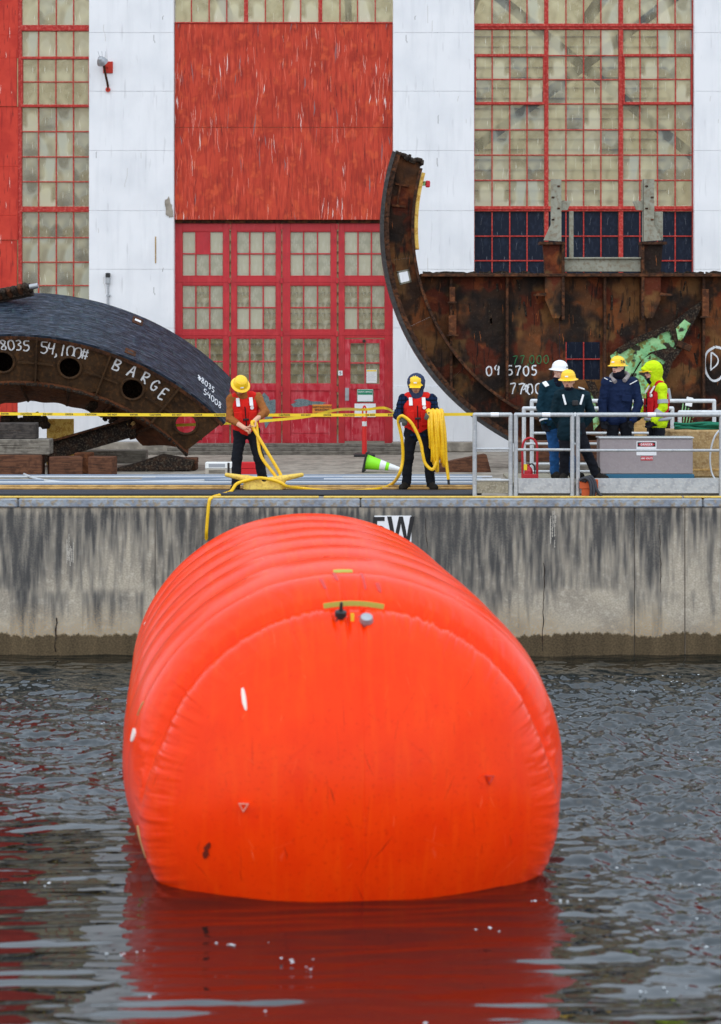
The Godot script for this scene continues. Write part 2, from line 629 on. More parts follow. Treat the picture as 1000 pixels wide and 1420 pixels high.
	for k in 4:
		var fc: Color = [rgb8(176, 174, 150), rgb8(160, 160, 138), rgb8(150, 146, 118), rgb8(120, 118, 92)][k]
		fc.a = [0.84, 0.78, 0.55, 0.36][k]
		var g := canvas(128, 128, fc)
		var pale := rgb8(190, 188, 168)
		pale.a = 0.86
		g = layer(g, speckle(128, 128, 0.010, 280 + k), 0.45, 0.95, pale, 0.6)
		var gi := to_image(g, 128, 128)
		flecks(gi, 4, Color(0.8, 0.8, 0.74, 0.9), 1, 2, 10, 50, 0.3)
		var m := mat("door_glass_%d" % k, Color.WHITE, 0.15)
		m.albedo_texture = ImageTexture.create_from_image(gi)
		m.transparency = BaseMaterial3D.TRANSPARENCY_ALPHA
		M["door_panes"].append(m)
	mottled("hall_wall", rgb8(196, 184, 140), rgb8(176, 164, 122), rgb8(210, 200, 160), 0.8, 3.0, 61)
	mottled("dark_steel", rgb8(70, 66, 58), rgb8(54, 50, 46), rgb8(92, 84, 70), 0.7, 1.0, 63)

	# quay concrete: dark runs from the top, chalky middle, wet weed line at the foot
	quay_texture()
	mottled("deck_concrete", rgb8(150, 142, 130), rgb8(128, 121, 111), rgb8(168, 159, 145), 0.9, 3.3, 71, 0.0, 0.6, 512)
	mottled("steel_cap", rgb8(150, 158, 166), rgb8(128, 136, 148), rgb8(156, 138, 112), 0.55, 1.7, 73, 0.25)
	mottled("yellow_edge", rgb8(222, 190, 98), rgb8(210, 178, 92), rgb8(186, 156, 88), 0.7, 1.1, 75)
	mottled("ground_gravel", rgb8(120, 116, 108), rgb8(100, 98, 92), rgb8(136, 130, 120), 0.95, 4.0, 77)

	# burnt and rusty hull steel
	S = 1024
	b = canvas(S, S, rgb8(52, 36, 27))
	b = layer(b, speckle(S, S, 0.0032, 81), 0.46, 0.64, rgb8(104, 64, 36), 0.8)
	b = layer(b, speckle(S, S, 0.0045, 82), 0.55, 0.70, rgb8(118, 84, 48), 0.65)
	b = layer(b, speckle(S, S, 0.005, 83), 0.54, 0.62, rgb8(84, 34, 20), 0.8)
	b = layer(b, speckle(S, S, 0.008, 84), 0.62, 0.74, rgb8(134, 72, 36), 0.5)
	b = layer(b, speckle(S, S, 0.004, 88), 0.56, 0.70, rgb8(30, 25, 23), 0.85)
	b = layer(b, speckle(S, S, 0.03, 85, 1, 4), 0.62, 0.85, rgb8(28, 23, 21), 0.7)
	b = layer(b, speckle(S, S, 0.10, 86), 0.74, 0.84, rgb8(136, 122, 100), 0.25)
	im = to_image(b, S, S)
	flecks(im, 110, rgb8(22, 18, 17), 1, 3, 20, 110, 0.08)
	flecks(im, 70, rgb8(152, 86, 44), 1, 2, 8, 40, 0.1)
	skin_tex(mat("rust", Color.WHITE, 0.66, 0.1), im, 5.3, bumps(0.05, 87, 4.0, 512), 0.4)
	mottled("rust_edge", rgb8(66, 44, 32), rgb8(104, 64, 40), rgb8(30, 24, 21), 0.7, 1.3, 91, 0.15, 0.9)
	mottled("charred", rgb8(34, 28, 25), rgb8(58, 42, 32), rgb8(92, 84, 70), 0.8, 0.7, 93, 0.1, 1.0)
	mottled("brown_web", rgb8(68, 50, 34), rgb8(48, 36, 27), rgb8(96, 66, 40), 0.7, 1.6, 95, 0.1, 0.7)
	mottled("inner_rust", rgb8(96, 58, 38), rgb8(66, 42, 30), rgb8(126, 80, 50), 0.75, 1.5, 97, 0.1, 0.8)

	# black bottom paint, scraped along the hull
	S = 512
	b = canvas(S, S, rgb8(30, 37, 47))
	b = layer(b, speckle(S, S, 0.012, 101), 0.45, 0.75, rgb8(42, 52, 66))
	b = layer(b, speckle(S, S, 0.06, 102, 9, 1), 0.55, 0.70, rgb8(88, 94, 106), 0.7)
	b = layer(b, speckle(S, S, 0.12, 103, 12, 1), 0.62, 0.74, rgb8(22, 23, 27), 0.8)
	b = layer(b, speckle(S, S, 0.02, 104), 0.70, 0.80, rgb8(62, 84, 84), 0.5)
	im = to_image(b, S, S)
	for i in 260:
		im.fill_rect(Rect2i(rng.randi_range(0, S), rng.randi_range(0, S), rng.randi_range(10, 60), 1), rgb8(108, 112, 120) if i % 3 else rgb8(20, 20, 24))
	var shell := mat("black_shell", Color.WHITE, 0.45, 0.1)
	shell.albedo_texture = ImageTexture.create_from_image(im)
	shell.normal_enabled = true
	shell.normal_texture = bumps(0.05, 105, 4.0, 256)
	shell.normal_scale = 0.15
	shell.metallic_specular = 0.25
	mottled("black_rim", rgb8(30, 29, 30), rgb8(46, 42, 40), rgb8(60, 54, 49), 0.5, 1.6, 107, 0.1, 0.25)
	mottled("grey_post", rgb8(150, 150, 136), rgb8(138, 137, 122), rgb8(128, 116, 98), 0.7, 1.4, 109, 0.1, 0.3)
	var gb := canvas(256, 256, rgb8(128, 182, 128))
	gb = layer(gb, speckle(256, 256, 0.012, 111), 0.45, 0.7, rgb8(152, 198, 142))
	gb = layer(gb, speckle(256, 256, 0.03, 112), 0.60, 0.72, rgb8(116, 112, 58), 0.9)
	gb = layer(gb, speckle(256, 256, 0.02, 113), 0.58, 0.68, rgb8(48, 42, 34), 0.95)
	skin_tex(mat("green_paint", Color.WHITE, 0.65), to_image(gb, 256, 256), 1.5, bumps(0.05, 114, 4.0), 0.6)
	mottled("foam", rgb8(206, 168, 84), rgb8(176, 130, 58), rgb8(222, 196, 120), 0.9, 0.6, 115)
	mottled("chalk", rgb8(226, 230, 234), rgb8(214, 218, 224), rgb8(170, 164, 160), 0.95, 0.25, 117)
	mottled("green_chalk", rgb8(46, 132, 84), rgb8(56, 120, 82), rgb8(70, 84, 58), 0.95, 0.25, 118)

	# timber
	for t in [["timber_grey", rgb8(128, 122, 112), rgb8(106, 100, 92)], ["timber_brown", rgb8(104, 70, 52), rgb8(80, 54, 42)], ["timber_dark", rgb8(78, 72, 68), rgb8(58, 54, 52)], ["timber_pale", rgb8(196, 160, 104), rgb8(172, 134, 82)]]:
		var wb := canvas(256, 256, t[1])
		wb = layer(wb, speckle(256, 256, 0.09, 121, 10, 1), 0.4, 0.75, t[2], 0.9)
		wb = layer(wb, speckle(256, 256, 0.02, 122), 0.55, 0.8, t[2] * 0.8, 0.6)
		skin_tex(mat(t[0], Color.WHITE, 0.85), to_image(wb, 256, 256), 0.9, bumps(0.06, 123, 3.0, 256, 1), 0.5)

	# the bag: welded vinyl, scuffed and salted
	S = 1024
	b = canvas(S, S, rgb8(240, 58, 3))
	b = layer(b, speckle(S, S, 0.005, 131), 0.4, 0.8, rgb8(232, 48, 2), 0.8)
	b = layer(b, speckle(S, S, 0.03, 132, 1, 10), 0.55, 0.9, rgb8(244, 76, 6), 0.6)
	b = layer(b, speckle(S, S, 0.05, 133), 0.66, 0.84, rgb8(204, 36, 8), 0.5)
	im = to_image(b, S, S)
	flecks(im, 40, rgb8(206, 42, 14), 1, 3, 20, 120, 0.1)
	flecks(im, 14, rgb8(244, 104, 62), 1, 1, 10, 60, 0.5)
	flecks(im, 26, rgb8(168, 34, 10), 1, 4, 12, 70, 1.2)
	flecks(im, 18, rgb8(250, 120, 84), 1, 2, 12, 50, 1.5)
	var vin := skin_tex(mat("vinyl", Color.WHITE, 0.24), im, 3.0, bumps(0.02, 134, 1.5, 512), 0.10)
	vin.uv1_world_triplanar = false
	vin.clearcoat_enabled = false
	vin.metallic_specular = 0.26
	vin.clearcoat = 0.15
	vin.clearcoat_roughness = 0.2
	mat("vinyl_dark", rgb8(196, 34, 14), 0.4)
	mat("patch_white", rgb8(228, 214, 204), 0.7)
	mat("patch_pink", rgb8(230, 150, 128), 0.6)
	mat("patch_tan", rgb8(196, 166, 112), 0.8)
	mat("scuff", rgb8(108, 34, 20), 0.8)
	mat("strap_olive", rgb8(170, 166, 78), 0.8)
	mat("black_rubber", rgb8(24, 24, 26), 0.55)
	mat("galvanised", rgb8(160, 164, 168), 0.4, 0.6)

	# street-furniture colours
	mottled("aluminium", rgb8(176, 180, 182), rgb8(160, 164, 168), rgb8(190, 192, 190), 0.5, 0.8, 141, 0.35, 0.2)
	mottled("white_rail", rgb8(206, 210, 212), rgb8(190, 194, 198), rgb8(214, 216, 216), 0.5, 0.8, 143, 0.1, 0.2)
	mottled("plate_tan", rgb8(146, 140, 122), rgb8(128, 122, 106), rgb8(168, 162, 148), 0.7, 0.6, 145)
	mottled("box_grey", rgb8(152, 143, 144), rgb8(148, 139, 141), rgb8(157, 149, 150), 0.45, 0.7, 147, 0.15, 0.1)
	mat("box_lid", rgb8(186, 190, 192), 0.4, 0.3)
	mat("skid_blue", rgb8(22, 92, 122), 0.5)
	mottled("tan_block", rgb8(168, 140, 98), rgb8(146, 118, 82), rgb8(184, 160, 120), 0.9, 0.8, 149)
	mat("sign_white", rgb8(232, 234, 236), 0.5)
	mat("sign_black", rgb8(20, 21, 24), 0.6)
	mat("sign_red", rgb8(196, 24, 42), 0.5)
	mat("sign_orange", rgb8(226, 140, 44), 0.6)
	mat("sign_green", rgb8(30, 134, 100), 0.6)
	mat("sign_yellow", rgb8(236, 206, 40), 0.6)
	mat("paper", rgb8(226, 228, 226), 0.8)
	mat("tape_yellow", rgb8(240, 206, 36), 0.45)
	mat("post_red", rgb8(222, 34, 30), 0.5)
	mat("cone_green", rgb8(140, 232, 22), 0.5)
	mat("reflective", rgb8(224, 226, 226), 0.35)
	mat("reflective_grey", rgb8(150, 154, 160), 0.35)
	mottled("hose_yellow", rgb8(242, 196, 22), rgb8(232, 182, 18), rgb8(214, 160, 20), 0.42, 0.4, 151, 0.0, 0.1)
	mottled("cleat_yellow", rgb8(228, 196, 88), rgb8(220, 186, 78), rgb8(186, 146, 70), 0.6, 0.8, 153, 0.1, 0.2)
	mat("cable_black", rgb8(30, 33, 42), 0.5)
	mat("cable_blue", rgb8(116, 130, 148), 0.5)
	mat("cable_white", rgb8(186, 190, 194), 0.5)
	mat("cart_red", rgb8(178, 20, 36), 0.45)
	mat("orange_block", rgb8(190, 92, 56), 0.8)
	mat("green_strap", rgb8(38, 112, 88), 0.8)
	mat("carton_red", rgb8(196, 44, 48), 0.7)
	mat("carton_grey", rgb8(176, 168, 156), 0.8)

	# clothing: one weave, dyed
	var cb := canvas(128, 128, rgb8(236, 236, 236))
	cb = layer(cb, speckle(128, 128, 0.03, 161), 0.45, 0.8, rgb8(206, 206, 206), 0.8)
	cb = layer(cb, speckle(128, 128, 0.2, 162), 0.5, 0.9, rgb8(255, 255, 255), 0.7)
	var weave := ImageTexture.create_from_image(to_image(cb, 128, 128))
	var pli := to_image(cb, 128, 128)
	for k in 8:
		pli.fill_rect(Rect2i(0, k * 16, 128, 5), rgb8(120, 116, 110))
		pli.fill_rect(Rect2i(k * 16, 0, 4, 128), rgb8(150, 140, 140))
	var plaid := ImageTexture.create_from_image(pli)
	var nap := bumps(0.06, 163, 3.0, 128)
	for c in [["brown_cloth", rgb8(160, 100, 52)], ["black_cloth", rgb8(27, 29, 36)], ["navy_cloth", rgb8(26, 40, 72)], ["teal_cloth", rgb8(20, 52, 66)], ["dark_teal_cloth", rgb8(18, 42, 52)], ["jeans", rgb8(40, 88, 142)], ["hivis", rgb8(206, 240, 28)], ["vest_red", rgb8(226, 42, 34)], ["vest_crimson", rgb8(204, 34, 40)], ["blue_hood", rgb8(58, 68, 96)], ["gaiter", rgb8(20, 22, 38)], ["hoodie_grey", rgb8(158, 150, 150)], ["plaid", rgb8(24, 44, 78)], ["glove_grey", rgb8(96, 98, 92)], ["glove_black", rgb8(26, 28, 34)], ["glove_blue", rgb8(24, 62, 168)], ["boot", rgb8(42, 38, 34)], ["belt", rgb8(40, 34, 60)]]:
		var cm := mat(c[0], c[1], 0.85)
		cm.albedo_texture = plaid if c[0] == "plaid" else weave
		cm.uv1_triplanar = true
		cm.uv1_world_triplanar = true
		cm.uv1_scale = Vector3.ONE / 0.5
		cm.normal_enabled = true
		cm.normal_texture = nap
		cm.normal_scale = 0.4
	mat("hat_yellow", rgb8(242, 196, 22), 0.32)
	mat("hat_white", rgb8(228, 230, 232), 0.32)
	mat("lens_dark", rgb8(24, 20, 22), 0.1)
	var sk := mat("skin", Color.WHITE, 0.6)
	sk.vertex_color_use_as_albedo = true

	mat("foam_white", rgb8(214, 222, 226), 0.5)
	# harbour water: murky, almost black below the surface
	var w := mat("harbour_water", rgb8(11, 19, 19), 0.02)
	w.metallic_specular = 0.6

func quay_texture() -> void:
	var W := 2048
	var H := 320
	var b := canvas(W, H, rgb8(176, 167, 150))
	b = layer(b, speckle(W, H, 0.006, 301), 0.4, 0.75, rgb8(156, 148, 134))
	b = layer(b, speckle(W, H, 0.05, 302), 0.55, 0.85, rgb8(192, 184, 168), 0.7)
	var runs := speckle(W, H, 0.022, 303, 1, 20)
	var broad := speckle(W, H, 0.005, 304, 1, 8)
	var fine := speckle(W, H, 0.07, 305, 1, 10)
	var grit := speckle(W, H, 0.2, 306)
	for y in H:
		var v := float(y) / H
		for x in W:
			var i := y * W + x
			var j := i * 4
			# black algae runs hang from the coping, each with its own length
			var f1 := fine[i] / 255.0
			var reach := 0.36 + 1.0 * (broad[i] / 255.0 - 0.42) + 0.55 * (runs[i] / 255.0 - 0.5) + 0.45 * (f1 - 0.5)
			var a: float = clamp((reach - v + 0.32) * 1.6, 0.0, 1.0) * clampf(0.30 + 0.75 * f1 + 0.5 * (grit[i] / 255.0 - 0.5), 0.0, 0.85)
			a *= clamp(v * 14.0 + 0.30 + 1.2 * (f1 - 0.5), 0.0, 1.0)
			var r := lerpf(buf_at(b, j), 60.0, a)
			var g := lerpf(buf_at(b, j + 1), 61.0, a)
			var bl := lerpf(buf_at(b, j + 2), 63.0, a)
			# tan growth in patches above the tide mark
			var t: float = clamp((v - 0.66 + 0.3 * (broad[i] / 255.0 - 0.5)) * 5.0, 0.0, 1.0) * clamp((grit[i] / 255.0 - 0.35) * 2.4, 0.0, 0.8)
			r = lerpf(r, 158.0, t)
			g = lerpf(g, 134.0, t)
			bl = lerpf(bl, 100.0, t)
			# tide mark: weed and wet silt with a ragged edge
			var edge := 0.868 + 0.06 * (broad[i] / 255.0 - 0.5) + 0.03 * (fine[i] / 255.0 - 0.5) + 0.012 * (grit[i] / 255.0 - 0.5)
			if v > edge - 0.012:
				var k := 0.92 + 0.20 * (grit[i] / 255.0 - 0.5) + 0.25 * (runs[i] / 255.0 - 0.5)
				var e: float = clampf((v - edge + 0.012) * 70.0, 0.0, 1.0)
				r = lerpf(r, 94.0 * k, e)
				g = lerpf(g, 81.0 * k, e)
				bl = lerpf(bl, 61.0 * k, e)
			var n := 0.88 + 0.24 * grit[i] / 255.0
			b[j] = int(clampf(r * n, 0, 255))
			b[j + 1] = int(clampf(g * n, 0, 255))
			b[j + 2] = int(clampf(bl * n, 0, 255))
	var im := to_image(b, W, H)
	# white lime bleeding from joints and cracks
	for s in [[0.12, 0.05, 0.35], [0.235, 0.15, 0.3], [0.675, 0.02, 0.25], [0.83, 0.45, 0.5], [0.835, 0.1, 0.85], [0.90, 0.3, 0.55], [0.95, 0.15, 0.7], [0.40, 0.2, 0.3]]:
		for q in 8:
			var x := int(s[0] * W + rng.randfn(0.0, 3.0))
			var y0 := int(rng.randf_range(s[1], s[2]) * H)
			for y in range(y0, min(y0 + rng.randi_range(10, 60), int(H * 0.85))):
				im.fill_rect(Rect2i(x, y, rng.randi_range(1, 2), 1), rgb8(176, 171, 160))
	var m := mat("quay_concrete", Color.WHITE, 0.85)
	m.albedo_texture = ImageTexture.create_from_image(im)

func buf_at(b: PackedByteArray, j: int) -> float:
	return float(b[j])

# ------------------------------------------------------------------ the scene
func _ready() -> void:
	rng.seed = 7
	wob.seed = 5
	wob.frequency = 0.1
	wob.fractal_octaves = 3
	# camera: level, lens shifted down; focused on the workers
	var cam := Camera3D.new()
	cam.name = "camera"
	add_child(cam)
	var lens := CameraAttributesPhysical.new()
	lens.frustum_focal_length = 50.0
	lens.exposure_aperture = 1.1
	lens.frustum_focus_distance = 34.5
	lens.frustum_near = 0.1
	lens.frustum_far = 900.0
	cam.attributes = lens
	cam.set_frustum(0.1 * 1420.0 / 3000.0, Vector2(0, -0.1 * 238.0 / 3000.0), 0.1, 900.0)
	cam.position = Vector3(0, 4.6, 0)
	cam.current = true
	# overcast sky and a weak, wide sun
	var env := Environment.new()
	env.background_mode = Environment.BG_SKY
	var sky := Sky.new()
	var sm := ProceduralSkyMaterial.new()
	sm.sky_top_color = Color(0.85, 0.91, 0.98)
	sm.sky_horizon_color = Color(0.88, 0.91, 0.95)
	sm.sky_curve = 0.22
	sm.sky_energy_multiplier = 1.0
	sm.ground_bottom_color = Color(0.16, 0.17, 0.17)
	sm.ground_horizon_color = Color(0.5, 0.53, 0.56)
	sm.sun_angle_max = 0.0
	sky.sky_material = sm
	env.sky = sky
	env.background_energy_multiplier = 1.0
	env.tonemap_mode = Environment.TONE_MAPPER_LINEAR
	env.tonemap_exposure = 1.68
	env.sdfgi_enabled = true
	env.ssao_enabled = true
	env.ssil_enabled = true
	var we := WorldEnvironment.new()
	we.name = "world_environment"
	we.environment = env
	add_child(we)
	var sun := DirectionalLight3D.new()
	sun.name = "sun"
	sun.light_energy = 0.25
	sun.light_color = Color(1.0, 0.96, 0.91)
	sun.light_angular_distance = 120.0
	sun.sky_mode = DirectionalLight3D.SKY_MODE_LIGHT_ONLY  # the cloud hides its disc
	sun.shadow_enabled = true
	sun.rotation_degrees = Vector3(-46, -14, 0)
	add_child(sun)

	materials()
	water()
	quay()
	shed()
	hull_ring()
	hull_arch()
	lift_bag()
	quay_things()
	people()
	hose()

# layout helpers: the shed's elevation is drawn at 67 units to the metre
func fx(u: float) -> float:
	return (u - 500.0) / 67.0

func gy(v: float) -> float:
	return 4.6 - (v - 472.0) / 67.0 - DECK

# a point on the survey grid at a given distance from the camera
func pos(u: float, v: float, d: float) -> Vector3:
	return Vector3((u - 500.0) * d / 3000.0, 4.6 - (v - 472.0) * d / 3000.0, -d)

func spread(lo: float, hi: float, step: float, far_lo: float, far_hi: float) -> PackedFloat32Array:
	var a := PackedFloat32Array()
	var left := []
	var x := lo
	var s := step
	while x > far_lo:
		s *= 1.22
		x -= s
		left.append(max(x, far_lo))
	left.reverse()
	for v in left:
		a.append(v)
	x = lo
	while x < hi:
		a.append(x)
		x += step
	s = step
	a.append(hi)
	x = hi
	while x < far_hi:
		s *= 1.22
		x += s
		a.append(min(x, far_hi))
	return a

func water() -> void:
	var xs := spread(-6.0, 6.0, 0.034, -260.0, 260.0)
	var zs := spread(-31.75, -13.0, 0.03, -32.2, 200.0)
	var n1 := FastNoiseLite.new()
	n1.seed = 3
	n1.frequency = 1.0
	n1.fractal_octaves = 2
	n1.noise_type = FastNoiseLite.TYPE_SIMPLEX_SMOOTH
	var n0 := FastNoiseLite.new()
	n0.seed = 4
	n0.frequency = 1.0
	n0.fractal_type = FastNoiseLite.FRACTAL_NONE
	n0.noise_type = FastNoiseLite.TYPE_SIMPLEX_SMOOTH
	var n2 := FastNoiseLite.new()
	n2.seed = 9
	n2.frequency = 1.0
	n2.fractal_octaves = 3
	n2.noise_type = FastNoiseLite.TYPE_SIMPLEX_SMOOTH
	var V := PackedVector3Array()
	var I := PackedInt32Array()
	var w := xs.size()
	for z in zs:
		for x in xs:
			# calm towards the camera and to the left, chopped up beside and behind the bag
			var gust: float = n1.get_noise_2d(x * 0.25 + 40.0, z * 0.35)
			var chop: float = 0.10 + 0.22 * max(gust, -0.2) + 0.22 * smoothstep(-17.5, -21.0, z)
			chop += 1.5 * smoothstep(1.2, 2.4, x + 0.5 * gust) * smoothstep(-14.0, -17.0, z)
			chop += 1.0 * smoothstep(-1.6, -2.4, x + 0.4 * gust) * smoothstep(-20.0, -22.0, z)
			chop *= 0.28 + 0.72 * smoothstep(-31.6, -28.5, z)
			chop = max(chop, 0.07)
			var h := 0.018 * n0.get_noise_2d(x * 0.30, z * 1.1)
			h += 0.0070 * n0.get_noise_2d(x * 0.65 + 31.0, z * 4.0 + 0.3 * x)
			h += 0.0018 * n0.get_noise_2d(x * 1.6 + 11.0, z * 8.5 + 0.4 * x)
			h += 0.030 * chop * n2.get_noise_2d(x * 1.2 + 0.3 * z, z * 2.3)
			h += 0.030 * chop * n0.get_noise_2d(x * 0.7 + 0.5 * z, z * 1.3 - 0.4 * x)
			h += 0.0085 * chop * chop * n2.get_noise_2d(x * 5.5 + 50.0, z * 7.5)
			V.append(Vector3(x, WATER + h, z))
	for j in zs.size() - 1:
		for i in w - 1:
			var a := j * w + i
			I.append_array(PackedInt32Array([a, a + 1, a + w + 1, a, a + w + 1, a + w]))
	var N := PackedVector3Array()
	N.resize(V.size())
	for j in zs.size():
		for i in w:
			var a := j * w + i
			var l := V[a - 1] if i > 0 else V[a]
			var r := V[a + 1] if i < w - 1 else V[a]
			var u := V[a - w] if j > 0 else V[a]
			var d := V[a + w] if j < zs.size() - 1 else V[a]
			N[a] = (d - u).cross(r - l).normalized()
	var arr := []
	arr.resize(Mesh.ARRAY_MAX)
	arr[Mesh.ARRAY_VERTEX] = V
	arr[Mesh.ARRAY_NORMAL] = N
	arr[Mesh.ARRAY_INDEX] = I
	var m := ArrayMesh.new()
	m.add_surface_from_arrays(Mesh.PRIMITIVE_TRIANGLES, arr)
	structure("water", m, M.harbour_water)
	# bubbles and flecks of foam drifting on it
	var mm := MultiMesh.new()
	mm.transform_format = MultiMesh.TRANSFORM_3D
	var drop := SphereMesh.new()
	drop.radius = 0.5
	drop.height = 0.5
	drop.radial_segments = 8
	drop.rings = 4
	mm.mesh = drop
	var spots := []
	for g in 62:
		var c := Vector3.ZERO
		if g < 24:
			c = Vector3(rng.randf_range(1.9, 5.0), 0, rng.randf_range(-30.0, -23.0))
		elif g < 42:
			c = Vector3(rng.randf_range(1.6, 3.3), 0, rng.randf_range(-21.5, -16.0))
		elif g < 53:
			c = Vector3(rng.randf_range(-2.2, 2.2), 0, rng.randf_range(-16.9, -14.4))
		else:
			c = Vector3(rng.randf_range(-4.4, -2.2), 0, rng.randf_range(-29.0, -17.0))
		for k in rng.randi_range(1, 9):
			var p := c + Vector3(rng.randfn(0.0, 0.16), 0, rng.randfn(0.0, 0.06))
			p.y = 0.004 + 0.012 * n0.get_noise_2d(p.x * 0.42, p.z * 1.15)
			spots.append(p)
	mm.instance_count = spots.size()
	for k in spots.size():
		var s := rng.randf_range(0.006, 0.020)
		mm.set_instance_transform(k, Transform3D(Basis().scaled(Vector3(s * rng.randf_range(1.0, 1.8), s, s)), spots[k]))
	var fo := MultiMeshInstance3D.new()
	fo.name = "foam_flecks"
	fo.multimesh = mm
	fo.material_override = M.foam_white
	fo.set_meta("kind", "stuff")
	tag(fo, "small white bubbles and flecks of foam scattered on the water", "foam")
	add_child(fo)

func quay() -> void:
	var st := start()
	quad(st, Vector3(-40, DECK, QUAY_Z - 0.05), Vector3(40, DECK, QUAY_Z - 0.05), Vector3(40, DECK, -54), Vector3(-40, DECK, -54), Vector3.UP)
	structure("quay_deck", st.commit(), M.deck_concrete)
	st = start()
	quad(st, Vector3(-300, DECK - 0.08, -32.4), Vector3(300, DECK - 0.08, -32.4), Vector3(300, DECK - 0.08, -450), Vector3(-300, DECK - 0.08, -450), Vector3.UP)
	structure("ground", st.commit(), M.ground_gravel)
	var q := thing("quay_wall", "stained concrete quay wall rising from the water behind the orange bag", "quay wall", Vector3(0, 0, QUAY_Z))
	var cuts := [-40.0, -25.0, -10.0, -3.0, 4.0, 4.74, 11.0, 25.0, 40.0]
	for k in cuts.size() - 1:
		var x0: float = cuts[k] + 0.006
		var x1: float = cuts[k + 1] - 0.006
		var z := 0.0 if k % 2 else -0.012
		st = start()
		var top := DECK - 0.14
		var rows := [[top, 0.0], [0.0, 1.0], [-0.6, 1.0]]
		for r in 2:
			var c := [[x0, rows[r]], [x1, rows[r]], [x1, rows[r + 1]], [x0, rows[r + 1]]]
			for o in [0, 1, 2, 0, 2, 3]:
				st.set_normal(Vector3(0, 0, 1))
				st.set_tangent(Plane(1, 0, 0, 1))
				st.set_uv(Vector2(c[o][0] / 16.0 + 0.5, c[o][1][1] * 0.996 + 0.002))
				st.add_vertex(Vector3(c[o][0], c[o][1][0], z))
		obj("wall_section", st.commit(), M.quay_concrete, q)
		box("wall_core", Vector3(x0 - 0.006, -0.6, -1.2), Vector3(x1 + 0.006, top - 0.002, z - 0.02), M.deck_concrete, q)
	for k in 14:
		var x := -35.0 + k * 5.0
		box("edge_plate", Vector3(x + 0.004, DECK - 0.142, -0.25), Vector3(x + 4.996, DECK - 0.006, 0.03), M.steel_cap, q, 0.02)
	for s in [[-35.0, -6.2], [-6.18, -0.61], [-0.54, 4.7], [4.73, 35.0]]:
		box("edge_strip", Vector3(s[0], DECK - 0.003, -0.10), Vector3(s[1], DECK + 0.022, 0.012), M.yellow_edge, q, 0.006)
	# cracks and drips in the wall
	for c in [[2.67, 1.35, 0.05, 0.010], [4.37, 1.9, 0.9, 0.006], [-2.62, 1.5, 0.6, 0.006], [-4.45, 0.55, 0.0, 0.014], [0.95, 2.0, 1.3, 0.006]]:
		var yy: float = c[1]
		var xx: float = c[0]
		var poly := PackedVector2Array()
		var back := PackedVector2Array()
		while yy > c[2]:
			poly.append(Vector2(xx, yy))
			back.append(Vector2(xx + c[3] * rng.randf_range(0.5, 1.6), yy))
			xx += rng.randf_range(-0.012, 0.012)
			yy -= rng.randf_range(0.03, 0.09)
		back.reverse()
		poly.append_array(back)
		obj("crack", plate_mesh(poly, 0.004), M.charred, q, Vector3(0, 0, 0.001))
	# lettered berth plate
	var sg := thing("berth_sign", "white square plate lettered 5W on the quay wall", "sign", Vector3(0.474, 1.74, QUAY_Z + 0.012))
	box("plate", Vector3(-0.27, -0.27, -0.012), Vector3(0.27, 0.30, 0.012), M.sign_white, sg, 0.004)
	obj("lettering", text_mesh("5W", 0.34, 0.006), M.sign_black, sg, Vector3(0, 0.10, 0.014), Basis().scaled(Vector3(0.92, 1.05, 1)))

# ------------------------------------------------------------------ the shed
func shed() -> void:
	var sh := thing("industrial_shed", "tall white and red industrial shed with large paned windows behind the quay", "building", Vector3(0, DECK, WALL_Z))
	var TOP := gy(-62)
	# concrete piers cast in lifts
	var lifts := [-62.0, -36.0, 47.0, 128.0, 210.0, 293.0, 374.0, 455.0, 536.0, 612.0]
	for p in [[-700.0, -594.0], [-290.0, -178.0], [125.0, 242.0], [545.0, 657.0], [961.0, 1073.0], [1377.0, 1490.0]]:
		var pier := Node3D.new()
		pier.name = "pier"
		sh.add_child(pier, true)
		for k in lifts.size() - 1:
			var pr := 0.2 if k < 8 else 0.23
			box("lift", Vector3(fx(p[0]), gy(lifts[k + 1]) + 0.0015, -0.35), Vector3(fx(p[1]), gy(lifts[k]) - 0.0015, pr), M.white_concrete, pier, 0.005)
		box("plinth", Vector3(fx(p[0]) - 0.02, 0, -0.4), Vector3(fx(p[1]) + 0.02, gy(612) - 0.003, 0.30), M.deck_concrete, pier, 0.02)
	box("parapet", Vector3(fx(-700), TOP, -0.4), Vector3(fx(1490), TOP + 0.6, 0.25), M.white_concrete, sh, 0.02)
	# hall behind the glass, lit through its glazed roof
	box("hall_wall", Vector3(fx(-700), 0, -8.3), Vector3(fx(1490), TOP + 2.4, -8.0), M.hall_wall, sh)
	for k in 40:
		box("siding_batten", Vector3(fx(150), 0.2 + k * 0.25, -7.995), Vector3(fx(1000), 0.22 + k * 0.25, -7.96), M.timber_grey, sh, 0.002)
	for s in [fx(-700), fx(1490) - 0.3]:
		box("side_wall", Vector3(s, 0, -8.0), Vector3(s + 0.3, TOP + 0.6, -0.4), M.white_concrete, sh)
	for k in 12:
		box("roof_beam", Vector3(fx(-690) + k * 2.9, TOP - 0.3, -8.0), Vector3(fx(-690) + k * 2.9 + 0.15, TOP, -0.4), M.dark_steel, sh)
	# window openings
	right_window(sh)
	left_bay(sh)
	centre_bay(sh)
	# plain bays out of view
	for p in [[-594.0, -290.0], [1073.0, 1377.0]]:
		for k in 3:
			var u0: float = p[0] + k * (p[1] - p[0]) / 3.0
			box("cladding_sheet", Vector3(fx(u0) + 0.002, 0, -0.05), Vector3(fx(u0 + (p[1] - p[0]) / 3.0) - 0.002, TOP, 0.05), M.red_sheet, sh)
	# things fixed to the piers
	pier_fittings()

